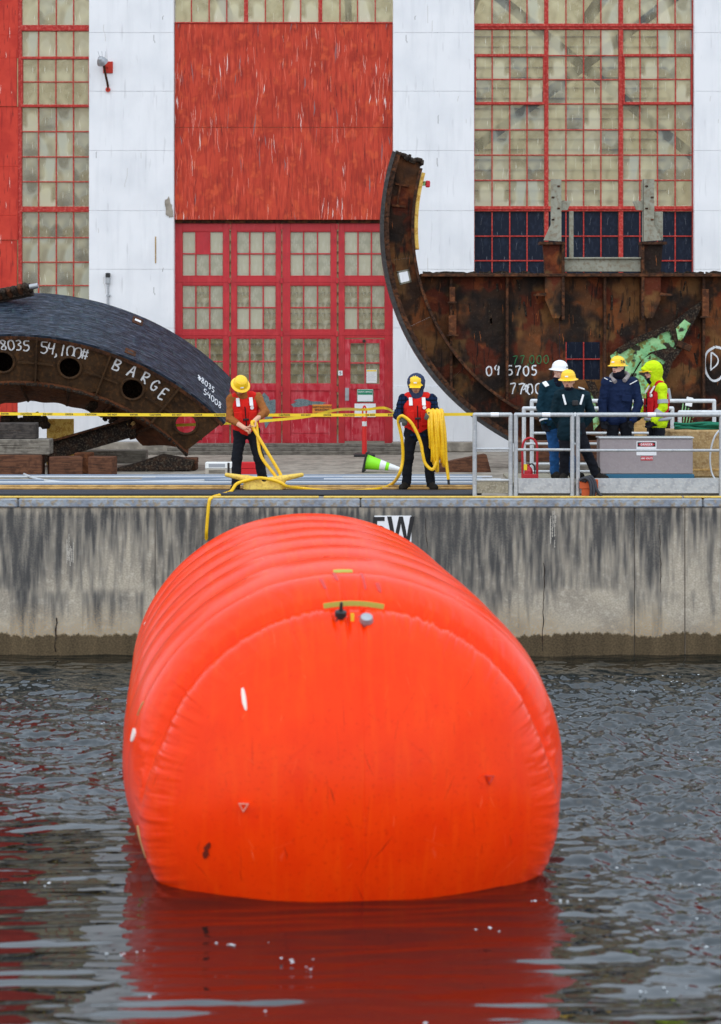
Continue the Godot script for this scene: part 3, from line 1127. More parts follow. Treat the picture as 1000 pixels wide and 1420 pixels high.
func bar(called: String, u0: float, u1: float, v0: float, v1: float, z0: float, z1: float, m: Material, parent: Node, b := 0.004) -> MeshInstance3D:
	return box(called, Vector3(fx(u0), gy(v1), z0), Vector3(fx(u1), gy(v0), z1), m, parent, b)

func panes(parent: Node, us: Array, vs: Array, z: float, pick: Callable) -> void:
	for r in vs.size() - 1:
		for c in us.size() - 1:
			var w: float = (us[c + 1] - us[c] - 0.9) / 67.0
			var h: float = (vs[r + 1] - vs[r] - 0.9) / 67.0
			w = snappedf(w, 0.002)
			h = snappedf(h, 0.002)
			var tilt := Basis.from_euler(Vector3(rng.randf_range(-0.006, 0.006), rng.randf_range(-0.006, 0.006), 0))
			var flip := 1.0 if rng.randf() < 0.5 else -1.0
			obj("pane", pane_mesh(w, h), pick.call(r, c), parent, Vector3(fx((us[c] + us[c + 1]) / 2), gy((vs[r] + vs[r + 1]) / 2), z), tilt * Basis(Vector3(flip, 0, 0), Vector3(0, 1, 0), Vector3(0, 0, flip)))

func grid_bars(parent: Node, us: Array, vs: Array, z: float, m: Material, t := 1.5) -> void:
	for c in range(1, us.size() - 1):
		bar("glazing_bar", us[c] - t / 2, us[c] + t / 2, vs[0], vs[vs.size() - 1], z - 0.018, z + 0.022, m, parent, 0.003)
	for r in range(1, vs.size() - 1):
		bar("glazing_bar", us[0], us[us.size() - 1], vs[r] - t / 2, vs[r] + t / 2, z - 0.020, z + 0.026, m, parent, 0.003)

func dirty(r: int, c: int) -> Material:
	return M.panes[rng.randi_range(0, 15)]

func dark(r: int, c: int) -> Material:
	return M.dark_panes[rng.randi_range(0, 2)]

func right_window(sh: Node3D) -> void:
	var w := Node3D.new()
	w.name = "window"
	w.set_meta("label", "three-bay window with dirty cream panes above a row of black panes")
	sh.add_child(w, true)
	var groups := [[658.0, 682.5, 707.0, 731.0, 755.0], [760.5, 785.0, 809.5, 833.5, 858.0], [864.0, 887.5, 912.0, 936.5, 960.0]]
	var upper := [-39.0, -3.0, 33.0]
	var mid := [41.0, 77.0, 110.5, 144.0, 180.0, 215.0, 250.0, 286.0]
	var low := [293.0, 327.5, 361.5, 396.0, 430.0, 464.0, 498.0, 532.0, 566.0]
	for g in 3:
		var us: Array = groups[g]
		grid_bars(w, us, upper, 0.0, M.frame_red)
		panes(w, us, upper, -0.006, dirty)
		if g == 1:
			grid_bars(w, us, mid, 0.0, M.frame_red)
			panes(w, us, mid, -0.006, dirty)
		else:
			grid_bars(w, us, [41.0, 77.0], 0.0, M.frame_red)
			panes(w, us, [41.0, 77.0], -0.006, dirty)
			# a top-hung vent stands proud of the frame
			var vent: Array = [us[0] + 2.5, us[1], us[2], us[3], us[4] - 2.5]
			bar("vent_frame", us[0] - 1, us[4] + 1, 75.5, 79.0, -0.03, 0.10, M.frame_red, w)
			bar("vent_frame", us[0], us[4], 142.0, 145.5, -0.03, 0.11, M.frame_red, w)
			bar("vent_frame", us[0], us[0] + 2, 79.0, 142.0, -0.03, 0.09, M.frame_red, w)
			bar("vent_frame", us[4] - 2, us[4], 79.0, 142.0, -0.03, 0.09, M.frame_red, w)
			grid_bars(w, vent, [79.0, 110.5, 142.0], 0.055, M.frame_red)
			panes(w, vent, [79.0, 110.5, 142.0], 0.05, func(r, c): return M.panes[[0, 2, 5, 6][(c + r * 2) % 4]])
			grid_bars(w, us, [145.5, 180.0, 215.0, 250.0, 286.0], 0.0, M.frame_red)
			panes(w, us, [145.5, 180.0, 215.0, 250.0, 286.0], -0.006, dirty)
		grid_bars(w, us, low, 0.0, M.frame_red, 1.6)
		panes(w, us, low, -0.006, dark)
	for u in [[655.5, 658.0], [755.0, 760.5], [858.0, 864.0], [960.0, 962.0]]:
		bar("mullion", u[0], u[1], -39.0, 568.0, -0.06, 0.05, M.frame_red, w)
	for v in [[33.0, 41.0], [286.0, 293.0], [566.0, 571.0]]:
		bar("transom", 655.5, 962.0, v[0], v[1], -0.07, 0.062, M.frame_red, w)
		bar("transom_drip", 655.5, 962.0, v[0] + 2.2, v[0] + 4.4, 0.058, 0.085, M.frame_red, w)
	bar("spandrel", 655.5, 962.0, 571.0, 626.0, -0.25, 0.10, M.white_concrete, sh)
	bar("lintel", 657.2, 960.8, -61.0, -39.0, -0.25, 0.10, M.white_concrete, sh)
	# wind bracing just inside the glass
	for s in [[650.0, 211.0, 945.0, -12.0], [966.0, 214.0, 690.0, -12.0]]:
		var a := Vector3(fx(s[0]), gy(s[1]), -0.30 if s[0] < 800 else -0.46)
		var b := Vector3(fx(s[2]), gy(s[3]), a.z)
		var d := (b - a).normalized()
		obj("wind_brace", bev(Vector3((b - a).length(), 0.2, 0.12), 0.01), M.dark_steel, sh, (a + b) / 2, Basis(d, Vector3(0, 0, 1).cross(d), Vector3(0, 0, 1)))

func left_bay(sh: Node3D) -> void:
	var w := Node3D.new()
	w.name = "window"
	w.set_meta("label", "narrow four-pane-wide window column beside red sheets")
	sh.add_child(w, true)
	var us := [30.5, 53.5, 78.0, 102.0, 125.0]
	var rows := [[-39.0, -3.0, 35.0], [43.0, 80.0], [148.5, 182.5, 217.5, 252.0, 286.5], [294.0, 329.5, 363.5, 396.0, 430.0, 464.0, 498.0, 532.0]]
	for k in 4:
		grid_bars(w, us, rows[k], 0.0, M.frame_red)
		panes(w, us, rows[k], -0.006, func(r, c): return M.panes[[4, 5, 2, 7, 8, 12, 13, 15][rng.randi_range(0, 7)]] if k < 3 or r > 0 else M.panes[5])
	var vent := [32.5, 53.5, 78.0, 102.0, 123.5]
	bar("vent_frame", 29.5, 125.0, 79.0, 82.5, -0.03, 0.10, M.frame_red, w)
	bar("vent_frame", 29.5, 125.0, 145.5, 149.0, -0.03, 0.11, M.frame_red, w)
	bar("vent_frame", 30.0, 32.0, 82.5, 145.5, -0.03, 0.09, M.frame_red, w)
	bar("vent_frame", 123.4, 125.0, 82.5, 145.5, -0.03, 0.09, M.frame_red, w)
	grid_bars(w, vent, [82.5, 114.0, 145.5], 0.055, M.frame_red)
	panes(w, vent, [82.5, 114.0, 145.5], 0.05, func(r, c): return M.panes[1 if r == 0 else 6])
	bar("mullion", 25.5, 30.5, -39.0, 560.0, -0.06, 0.06, M.frame_red, w)
	for v in [[35.0, 43.0], [286.5, 294.0], [532.0, 538.0]]:
		bar("transom", 28.0, 125.0, v[0], v[1], -0.07, 0.062, M.frame_red, w)
	bar("spandrel", 25.5, 126.0, 538.0, 626.0, -0.25, 0.10, M.white_concrete, sh)
	# overlapping red sheets
	var vs := [-61.0, 49.0, 81.0, 148.0, 231.0, 299.0, 333.0, 400.0, 470.0, 540.0, 626.0]
	for k in vs.size() - 1:
		var z := 0.05 + 0.012 * (k % 3)
		for c in [[-178.0, -80.0], [-80.0, 25.5]]:
			bar("cladding_sheet", c[0] + 0.15, c[1] - (1.5 if k in [2, 6] else 0.1), vs[k] + 0.12, vs[k + 1] - 0.12, z - 0.05, z + 0.01, M.red_sheet, sh, 0.004)

func centre_bay(sh: Node3D) -> void:
	var w := Node3D.new()
	w.name = "window"
	w.set_meta("label", "row of cream panes above the peeling red sheets")
	sh.add_child(w, true)
	var rows := [-39.0, -3.0, 31.0]
	for us in [[242.0, 265.5, 290.0, 314.5, 338.5], [344.0, 368.0, 393.0, 417.0, 441.5], [447.0, 471.5, 496.0, 520.5, 544.5]]:
		grid_bars(w, us, rows, 0.0, M.frame_red)
		panes(w, us, rows, -0.006, func(r, c): return M.panes[[0, 1, 2, 3, 7, 10, 11][rng.randi_range(0, 6)]])
	for u in [[338.5, 344.0], [441.5, 447.0]]:
		bar("mullion", u[0], u[1], -39.0, 31.0, -0.06, 0.05, M.frame_red, w)
	bar("lintel", 242.8, 544.2, -61.0, -39.0, -0.25, 0.10, M.white_concrete, sh)
	# peeling sheets, two lifts of three
	for v in [[33.0, 177.0], [177.0, 305.0]]:
		for u in [[242.6, 341.5], [341.5, 444.5], [444.5, 544.6]]:
			bar("peeling_sheet", u[0] + 0.06, u[1] - 0.06, v[0] + 0.2, v[1] - 0.2, 0.0, 0.06 + (0.004 if v[0] < 100 else 0.0), M.peeling_red, sh, 0.004)
	bar("sheet_sill", 242.6, 544.6, 31.0, 33.0, -0.04, 0.085, M.frame_red, sh)
	bar("header_beam", 242.6, 544.6, 296.0, 309.0, -0.30, -0.06, M.rust_edge, sh)
	# folding doors
	var z := -0.16
	bar("door_jamb", 234.5, 241.0, 306.0, 616.0, z - 0.1, z + 0.14, M.door_red, sh)
	bar("door_jamb", 547.5, 549.5, 330.0, 616.0, z - 0.1, z + 0.14, M.door_red, sh)
	bar("threshold", 234.0, 549.5, 616.5, 626.0, z - 0.2, z + 0.24, M.timber_grey, sh)
	var leaves := [[241.5, 317.5, [252.5, 270.8, 290.2, 308.5]], [319.8, 389.8, [328.2, 345.8, 364.6, 382.0]], [391.2, 467.0, [402.5, 420.8, 440.2, 458.3]], [469.4, 547.0, [478.0, 496.5, 515.2, 533.5]]]
	for k in 4:
		var L: Array = leaves[k]
		var d := Node3D.new()
		d.name = "door_leaf"
		d.set_meta("label", ["leftmost folding door leaf, one pane boarded red", "folding door leaf behind the worker in the brown hoodie", "folding door leaf with the orange notice", "folding door leaf that holds a small wicket door"][k])
		sh.add_child(d, true)
		var gl: Array = L[2]
		var rows3 := [[320.0, 351.5, 383.0], [395.0, 426.5, 457.5], [468.8, 501.5, 533.0]]
		# stiles and rails
		bar("stile", L[0], gl[0], 309.0, 615.0, z - 0.04, z + 0.04, M.door_red, d)
		bar("stile", gl[3], L[1], 309.0, 615.0, z - 0.04, z + 0.04, M.door_red, d)
		bar("rail", gl[0], gl[3], 309.0, 320.0, z - 0.04, z + 0.038, M.door_red, d)
		bar("rail", gl[0], gl[3], 383.0, 395.0, z - 0.04, z + 0.038, M.door_red, d)
		bar("rail", gl[0], gl[3], 457.5, 468.8, z - 0.04, z + 0.038, M.door_red, d)
		for v in [389.0, 463.0]:
			bar("strap", L[0] + 1.5, L[1] - 1.5, v - 2.2, v + 2.2, z + 0.038, z + 0.048, M.door_red, d)
		for r in (3 if k < 3 else 2):
			grid_bars(d, gl, rows3[r], z, M.door_red if r < 2 else M.door_faded, 1.8)
			panes(d, gl, rows3[r], z - 0.006, func(rr, cc): return M.door_panes[rng.randi_range(0, 1) if r == 0 else (rng.randi_range(0, 2) if r == 1 else rng.randi_range(2, 3))])
			bar("glazing_bead", gl[0], gl[3], rows3[r][0], rows3[r][0] + 1.2, z, z + 0.03, M.door_red if r < 2 else M.door_faded, d)
			bar("glazing_bead", gl[0], gl[3], rows3[r][2] - 1.2, rows3[r][2], z, z + 0.03, M.door_red if r < 2 else M.door_faded, d)
		if k == 0:
			bar("boarded_pane", gl[1] + 0.9, gl[2] - 0.9, 320.0, 351.0, z - 0.01, z + 0.02, M.door_red, d)
		if k < 3:
			bar("rail", gl[0], gl[3], 533.0, 542.0, z - 0.04, z + 0.038, M.door_faded, d)
			bar("rail", gl[0], gl[3], 605.0, 615.0, z - 0.04, z + 0.038, M.door_faded, d)
			bar("panel", gl[0], gl[3], 542.0, 605.0, z - 0.03, z + 0.015, M.door_faded, d)
			bar("panel_moulding", gl[0] + 2, gl[3] - 2, 599.5, 601.0, z + 0.012, z + 0.026, M.door_faded, d)
		else:
			# the wicket door
			bar("wicket_stile", gl[0], 486.0, 470.0, 612.0, z - 0.03, z + 0.03, M.door_faded, d)
			bar("wicket_stile", 526.5, gl[3], 470.0, 612.0, z - 0.03, z + 0.03, M.door_faded, d)
			bar("wicket_rail", 486.0, 526.5, 470.0, 476.0, z - 0.03, z + 0.028, M.door_faded, d)
			bar("wicket_rail", 486.0, 526.5, 532.5, 540.0, z - 0.03, z + 0.028, M.door_faded, d)
			bar("wicket_rail", 486.0, 526.5, 602.0, 612.0, z - 0.03, z + 0.028, M.door_faded, d)
			bar("panel", 486.0, 526.5, 540.0, 602.0, z - 0.02, z + 0.012, M.door_faded, d)
			grid_bars(d, [486.0, 506.5, 526.5], [476.0, 503.5, 532.5], z, M.door_faded, 1.8)
			panes(d, [486.0, 506.5, 526.5], [476.0, 503.5, 532.5], z - 0.006, func(rr, cc): return M.door_panes[3 if cc == 0 else 2])
			bar("lock_plate", 478.5, 484.0, 538.0, 556.0, z + 0.03, z + 0.04, M.galvanised, d)
			obj("handle", rod(Vector3(fx(481), gy(548), z + 0.04), Vector3(fx(481), gy(548), z + 0.09), 0.028), M.galvanised, d)
			obj("lamp_knob", rod(Vector3(fx(505), gy(473), z + 0.02), Vector3(fx(505), gy(473), z + 0.07), 0.035), M.dark_steel, d)
		# hinges
		for v in [314.0, 389.0, 463.0, 540.0]:
			bar("hinge", L[1] - 1.5, L[1] + 2.0, v - 4.0, v + 4.0, z + 0.042, z + 0.062, M.door_red, d)
		if k in [1, 2]:
			# paint worn to the primer
			var pts := PackedVector2Array()
			var c := Vector2(fx(373), gy(567)) if k == 1 else Vector2(fx(424), gy(559))
			var e := Vector2(0.14, 0.30) if k == 1 else Vector2(0.32, 0.07)
			for q in 26:
				var an := TAU * q / 26.0
				var rr := 1.0 + 0.35 * sin(an * 3.0 + k) + rng.randf_range(-0.2, 0.2)
				pts.append(c + Vector2(cos(an) * e.x, sin(an) * e.y) * rr)
			obj("worn_patch", plate_mesh(pts, 0.004), M.bare_patch, d, Vector3(0, 0, z + (0.017 if k == 2 else 0.018)))

func pier_fittings() -> void:
	# bracket lamp
	var at := Vector3(fx(148), DECK + gy(95), WALL_Z + 0.2)
	var l := thing("wall_floodlight", "small grey floodlight on a rusty red bracket high on the white pier", "lamp", at)
	var st := start()
	lathe_into(st, [Vector2(0.0, 0.10), Vector2(0.05, 0.09), Vector2(0.09, 0.03), Vector2(0.12, -0.04), Vector2(0.11, -0.05), Vector2(0.0, -0.03)], 16)
	obj("lamp_head", st.commit(), M.galvanised, l, Vector3(-0.05, 0.10, 0.26), Basis.from_euler(Vector3(0.9, -0.4, 0)))
	box("bracket", Vector3(-0.05, -0.12, 0.0), Vector3(0.15, 0.12, 0.03), M.red_sheet, l)
	obj("arm", rod(Vector3(0.03, 0.0, 0.02), Vector3(-0.04, 0.06, 0.22), 0.03), M.red_sheet, l)
	obj("stay", tube(smooth_path([Vector3(-0.02, 0.02, 0.16), Vector3(0.02, -0.2, 0.12), Vector3(0.05, -0.38, 0.04), Vector3(0.05, -0.48, 0.03)]), 0.024), M.rust_edge, l)
	obj("stay_foot", rod(Vector3(0.05, -0.46, 0.0), Vector3(0.05, -0.46, 0.05), 0.05), M.red_sheet, l)
	for k in 3:
		obj("bird_spike", rod(Vector3(-0.09 + 0.05 * k, 0.17, 0.24), Vector3(-0.13 + 0.08 * k, 0.30, 0.24), 0.005, 5), M.galvanised, l)
	# camera on a conduit
	at = Vector3(fx(151.5), DECK + gy(388), WALL_Z + 0.2)
	var c := thing("conduit_camera", "small dark sensor on a grey conduit on the white pier", "sensor", at)
	obj("conduit", rod(Vector3(0, -1.6, 0.03), Vector3(0, 0.0, 0.03), 0.018), M.galvanised, c)
	obj("junction_box", bev(Vector3(0.09, 0.14, 0.07), 0.01), M.galvanised, c, Vector3(0, -0.02, 0.04))
	obj("head", bev(Vector3(0.09, 0.09, 0.10), 0.01), M.black_rubber, c, Vector3(0, 0.09, 0.05))
	for y in [-0.35, -0.9]:
		box("saddle_clip", Vector3(-0.03, y, 0.0), Vector3(0.05, y + 0.04, 0.05), M.galvanised, c)
	# spalled corner and a bare bar
	var pts := PackedVector2Array()
	for q in 22:
		var an := TAU * q / 22.0
		var r := 1.0 + rng.randf_range(-0.3, 0.3)
		pts.append(Vector2(cos(an) * 0.085 * r - (0.02 if q < 11 else -0.02), sin(an) * 0.20 * r))
	var sp := obj("concrete_spall", plate_mesh(pts, 0.03), M.deck_concrete, self, Vector3(fx(235.5), DECK + gy(289), WALL_Z + 0.197))
	tag(sp, "patch of broken grey concrete at the corner of the white pier", "concrete patch")
	var rb := obj("exposed_bar", bev(Vector3(0.025, 0.55, 0.02), 0.006), M.tan_block, self, Vector3(fx(217), DECK + gy(347), WALL_Z + 0.205))
	tag(rb, "short tan bar showing in the white pier left of the doors", "steel bar")
	# notices on the doors
	var z := WALL_Z - 0.10
	var n := thing("earthquake_notice", "orange notice on the red door left of the wicket", "notice", Vector3(fx(446.5), DECK + gy(570), z - 0.02))
	box("board", Vector3(-0.2, -0.13, -0.01), Vector3(0.2, 0.13, 0.006), M.sign_orange, n, 0.003)
	obj("lettering", text_mesh("EARTHQUAKE", 0.045, 0.004), M.sign_black, n, Vector3(0, 0.08, 0.008))
	obj("lettering", text_mesh("WARNING", 0.045, 0.004), M.sign_black, n, Vector3(0, 0.02, 0.008))
	for k in 3:
		box("text_line", Vector3(-0.16, -0.05 - k * 0.03, 0.006), Vector3(0.16 - k * 0.03, -0.042 - k * 0.03, 0.009), M.sign_black, n, 0.001)
	n = thing("safety_notice", "green and white notice on the wicket door", "notice", Vector3(fx(506.5), DECK + gy(549), z - 0.03))
	box("board", Vector3(-0.16, -0.12, -0.01), Vector3(0.16, 0.13, 0.004), M.sign_white, n, 0.003)
	box("heading", Vector3(-0.155, 0.02, 0.004), Vector3(0.155, 0.125, 0.007), M.sign_green, n, 0.001)
	obj("lettering", text_mesh("SAFETY NOTICE", 0.028, 0.003), M.sign_white, n, Vector3(0, 0.08, 0.009))
	box("frame", Vector3(-0.17, -0.135, -0.012), Vector3(0.17, 0.14, -0.006), M.sign_green, n, 0.003)
	n = thing("white_notice", "plain white board low on the wicket door", "notice", Vector3(fx(506.5), DECK + gy(568), z - 0.03))
	box("board", Vector3(-0.22, -0.16, -0.01), Vector3(0.22, 0.12, 0.004), M.sign_white, n, 0.003)
	n = thing("paper_sheet", "white sheet with yellow heading taped inside the wicket door's glass", "paper", Vector3(fx(515.5), DECK + gy(522), WALL_Z - 0.155))
	box("sheet", Vector3(-0.11, -0.14, -0.002), Vector3(0.11, 0.14, 0.002), M.paper, n, 0.001)
	box("heading", Vector3(-0.10, 0.10, 0.002), Vector3(0.10, 0.13, 0.004), M.sign_yellow, n, 0.001)
	for k in 7:
		box("text_line", Vector3(-0.09, 0.07 - k * 0.026, 0.002), Vector3(0.09 - 0.02 * (k % 3), 0.074 - k * 0.026, 0.0035), M.reflective_grey, n, 0.001)
	n = thing("door_number", "tiny white tag with a black figure between the red door leaves", "sign", Vector3(fx(472), DECK + gy(517.5), WALL_Z - 0.11))
	box("plate", Vector3(-0.045, -0.05, -0.008), Vector3(0.045, 0.05, 0.004), M.sign_white, n, 0.002)
	obj("figure", text_mesh("5", 0.06, 0.003), M.sign_black, n, Vector3(0, 0, 0.006))

# ------------------------------------------------------------------ hull sections
# solid ring sector about z; angles in degrees from +x
func arc_band(r0: float, r1: float, a0: float, a1: float, z0: float, z1: float, segs: int, ragged := 0.0) -> ArrayMesh:
	var st := start()
	var put := func(p: Vector3, n: Vector3, uv: Vector2):
		st.set_normal(n)
		st.set_uv(uv)
		st.add_vertex(p)
	for k in segs:
		var t0 := deg_to_rad(lerpf(a0, a1, float(k) / segs))
		var t1 := deg_to_rad(lerpf(a0, a1, float(k + 1) / segs))
		var d0 := Vector3(cos(t0), sin(t0), 0)
		var d1 := Vector3(cos(t1), sin(t1), 0)
		var q0 := rng.randf_range(-ragged, ragged)
		for side in [[r1, 1.0], [r0, -1.0]]:
			var r: float = side[0]
			var c := [d0 * r + Vector3(0, 0, z0), d1 * r + Vector3(0, 0, z0), d1 * r + Vector3(0, 0, z1), d0 * r + Vector3(0, 0, z1)]
			var nn := [d0 * side[1], d1 * side[1], d1 * side[1], d0 * side[1]]
			var uv := [Vector2(t0 * r / 1.5, 0), Vector2(t1 * r / 1.5, 0), Vector2(t1 * r / 1.5, (z1 - z0) / 1.5), Vector2(t0 * r / 1.5, (z1 - z0) / 1.5)]
			var flip: bool = (c[1] - c[0]).cross(c[2] - c[0]).dot(nn[0]) < 0.0
			for o in ([0, 1, 2, 0, 2, 3] if flip else [0, 2, 1, 0, 3, 2]):
				put.call(c[o], nn[o], uv[o])
		for s in [[z0, -1.0], [z1, 1.0]]:
			quad(st, d0 * r0 + Vector3(0, 0, s[0]), d1 * r0 + Vector3(0, 0, s[0]), d1 * r1 + Vector3(0, 0, s[0]), d0 * r1 + Vector3(0, 0, s[0]), Vector3(0, 0, s[1]))
	for e in [[a0, -1.0], [a1, 1.0]]:
		var t := deg_to_rad(e[0])
		var d := Vector3(cos(t), sin(t), 0)
		quad(st, d * r0 + Vector3(0, 0, z0), d * r1 + Vector3(0, 0, z0), d * r1 + Vector3(0, 0, z1), d * r0 + Vector3(0, 0, z1), Vector3(-sin(t), cos(t), 0) * e[1] * sign(a1 - a0))
	return st.commit()

const GLYPHS := {
	"0": [[[0.3, 1.0], [0.02, 0.75], [0.05, 0.2], [0.32, 0.0], [0.58, 0.3], [0.52, 0.85], [0.3, 1.0]]],
	"1": [[[0.3, 1.0], [0.27, 0.5], [0.25, 0.0]]],
	"3": [[[0.05, 0.92], [0.35, 1.0], [0.5, 0.78], [0.25, 0.55], [0.5, 0.38], [0.42, 0.06], [0.05, 0.05]]],
	"4": [[[0.1, 1.0], [0.05, 0.5], [0.55, 0.55]], [[0.5, 1.0], [0.45, 0.5], [0.42, 0.0]]],
	"5": [[[0.55, 1.0], [0.12, 0.96], [0.1, 0.6], [0.45, 0.55], [0.55, 0.25], [0.3, 0.0], [0.02, 0.08]]],
	"7": [[[0.0, 0.95], [0.55, 1.0], [0.35, 0.5], [0.2, 0.0]]],
	"8": [[[0.45, 0.9], [0.2, 1.0], [0.08, 0.78], [0.45, 0.4], [0.5, 0.12], [0.25, 0.0], [0.05, 0.2], [0.4, 0.6], [0.48, 0.85], [0.45, 0.9]]],
	"9": [[[0.5, 0.8], [0.25, 1.0], [0.05, 0.75], [0.25, 0.5], [0.5, 0.72], [0.52, 0.9], [0.45, 0.4], [0.42, 0.0]]],
	"#": [[[0.15, 1.0], [0.1, 0.1]], [[0.42, 1.0], [0.36, 0.1]], [[0.0, 0.7], [0.55, 0.75]], [[0.0, 0.35], [0.52, 0.4]]],
	",": [[[0.1, 0.1], [0.12, -0.1], [0.0, -0.25]]],
	"B": [[[0.08, 1.0], [0.05, 0.5], [0.0, 0.0]], [[0.08, 1.0], [0.5, 0.85], [0.35, 0.55], [0.06, 0.5], [0.5, 0.35], [0.45, 0.06], [0.0, 0.0]]],
	"A": [[[0.0, 0.0], [0.15, 0.5], [0.32, 1.0], [0.45, 0.5], [0.56, 0.0]], [[0.1, 0.4], [0.5, 0.45]]],
	"R": [[[0.08, 0.0], [0.08, 0.5], [0.06, 1.0]], [[0.06, 1.0], [0.5, 0.9], [0.42, 0.6], [0.1, 0.5], [0.35, 0.25], [0.56, 0.0]]],
	"G": [[[0.52, 0.85], [0.28, 1.0], [0.03, 0.6], [0.12, 0.1], [0.45, 0.05], [0.5, 0.4], [0.28, 0.42]]],
	"E": [[[0.5, 1.0], [0.1, 0.97], [0.08, 0.5], [0.05, 0.02], [0.5, 0.05]], [[0.08, 0.52], [0.4, 0.55]]],
	"D": [[[0.1, 1.0], [0.08, 0.5], [0.05, 0.0]], [[0.1, 1.0], [0.5, 0.7], [0.48, 0.35], [0.05, 0.0]]],
	"O": [[[0.3, 1.0], [0.0, 0.8], [-0.05, 0.35], [0.2, 0.02], [0.5, 0.1], [0.66, 0.5], [0.55, 0.9], [0.3, 1.0]]],
	"~": [[[0.0, 0.8], [0.2, 1.0], [0.25, 0.6], [0.45, 0.9], [0.5, 0.4], [0.7, 0.7]], [[0.0, 0.3], [0.3, 0.5], [0.35, 0.1], [0.6, 0.35]]],
}

# hand-drawn chalk: each character is a flat mark on the plate; place(Vector2) gives the point on the plate
func chalk(parent: Node, words: String, place: Callable, n: Vector3, h: float, width: float, m: Material, step := 0.78) -> void:
	var x := 0.0
	for ch in words:
		if ch == " ":
			x += h * 0.5
			continue
		if not GLYPHS.has(ch):
			continue
		var st := start()
		var lift := rng.randf_range(-0.06, 0.06) * h
		var strokes := 0
		for line in GLYPHS[ch]:
			var pts := []
			for p in line:
				pts.append(Vector3(x + p[0] * h * 0.9 + rng.randf_range(-0.02, 0.02) * h, p[1] * h + lift, 0))
			var path := smooth_path(pts, 5)
			strokes += 1
			var l0 := Vector2.ZERO
			var r0 := Vector2.ZERO
			for i in path.size():
				var c := Vector2(path[i].x, path[i].y)
				var e := path[mini(i + 1, path.size() - 1)] - path[maxi(i - 1, 0)]
				var t := Vector2(e.x, e.y).normalized()
				var s := Vector2(-t.y, t.x) * width * 0.5 * (0.9 + 0.15 * sin(i * 0.8 + x * 40.0))
				if i > 0:
					var up := n * (0.0008 * strokes + 0.00006 * i)
					quad(st, place.call(l0) + up, place.call(r0) + up, place.call(c - s) + up, place.call(c + s) + up, n)
				l0 = c + s
				r0 = c - s
		obj("chalk_mark", st.commit(), m, parent)
		x += h * (step if ch != "," else 0.3)

func ragged_strip(x0: float, x1: float, y: float, h: float, depth: float, steps: int) -> ArrayMesh:
	var p := PackedVector2Array()
	p.append(Vector2(x0, y))
	p.append(Vector2(x1, y))
	for k in steps + 1:
		var t := float(k) / steps
		p.append(Vector2(lerpf(x1, x0, t), y + h * rng.randf_range(0.25, 1.0)))
	return plate_mesh(p, depth)

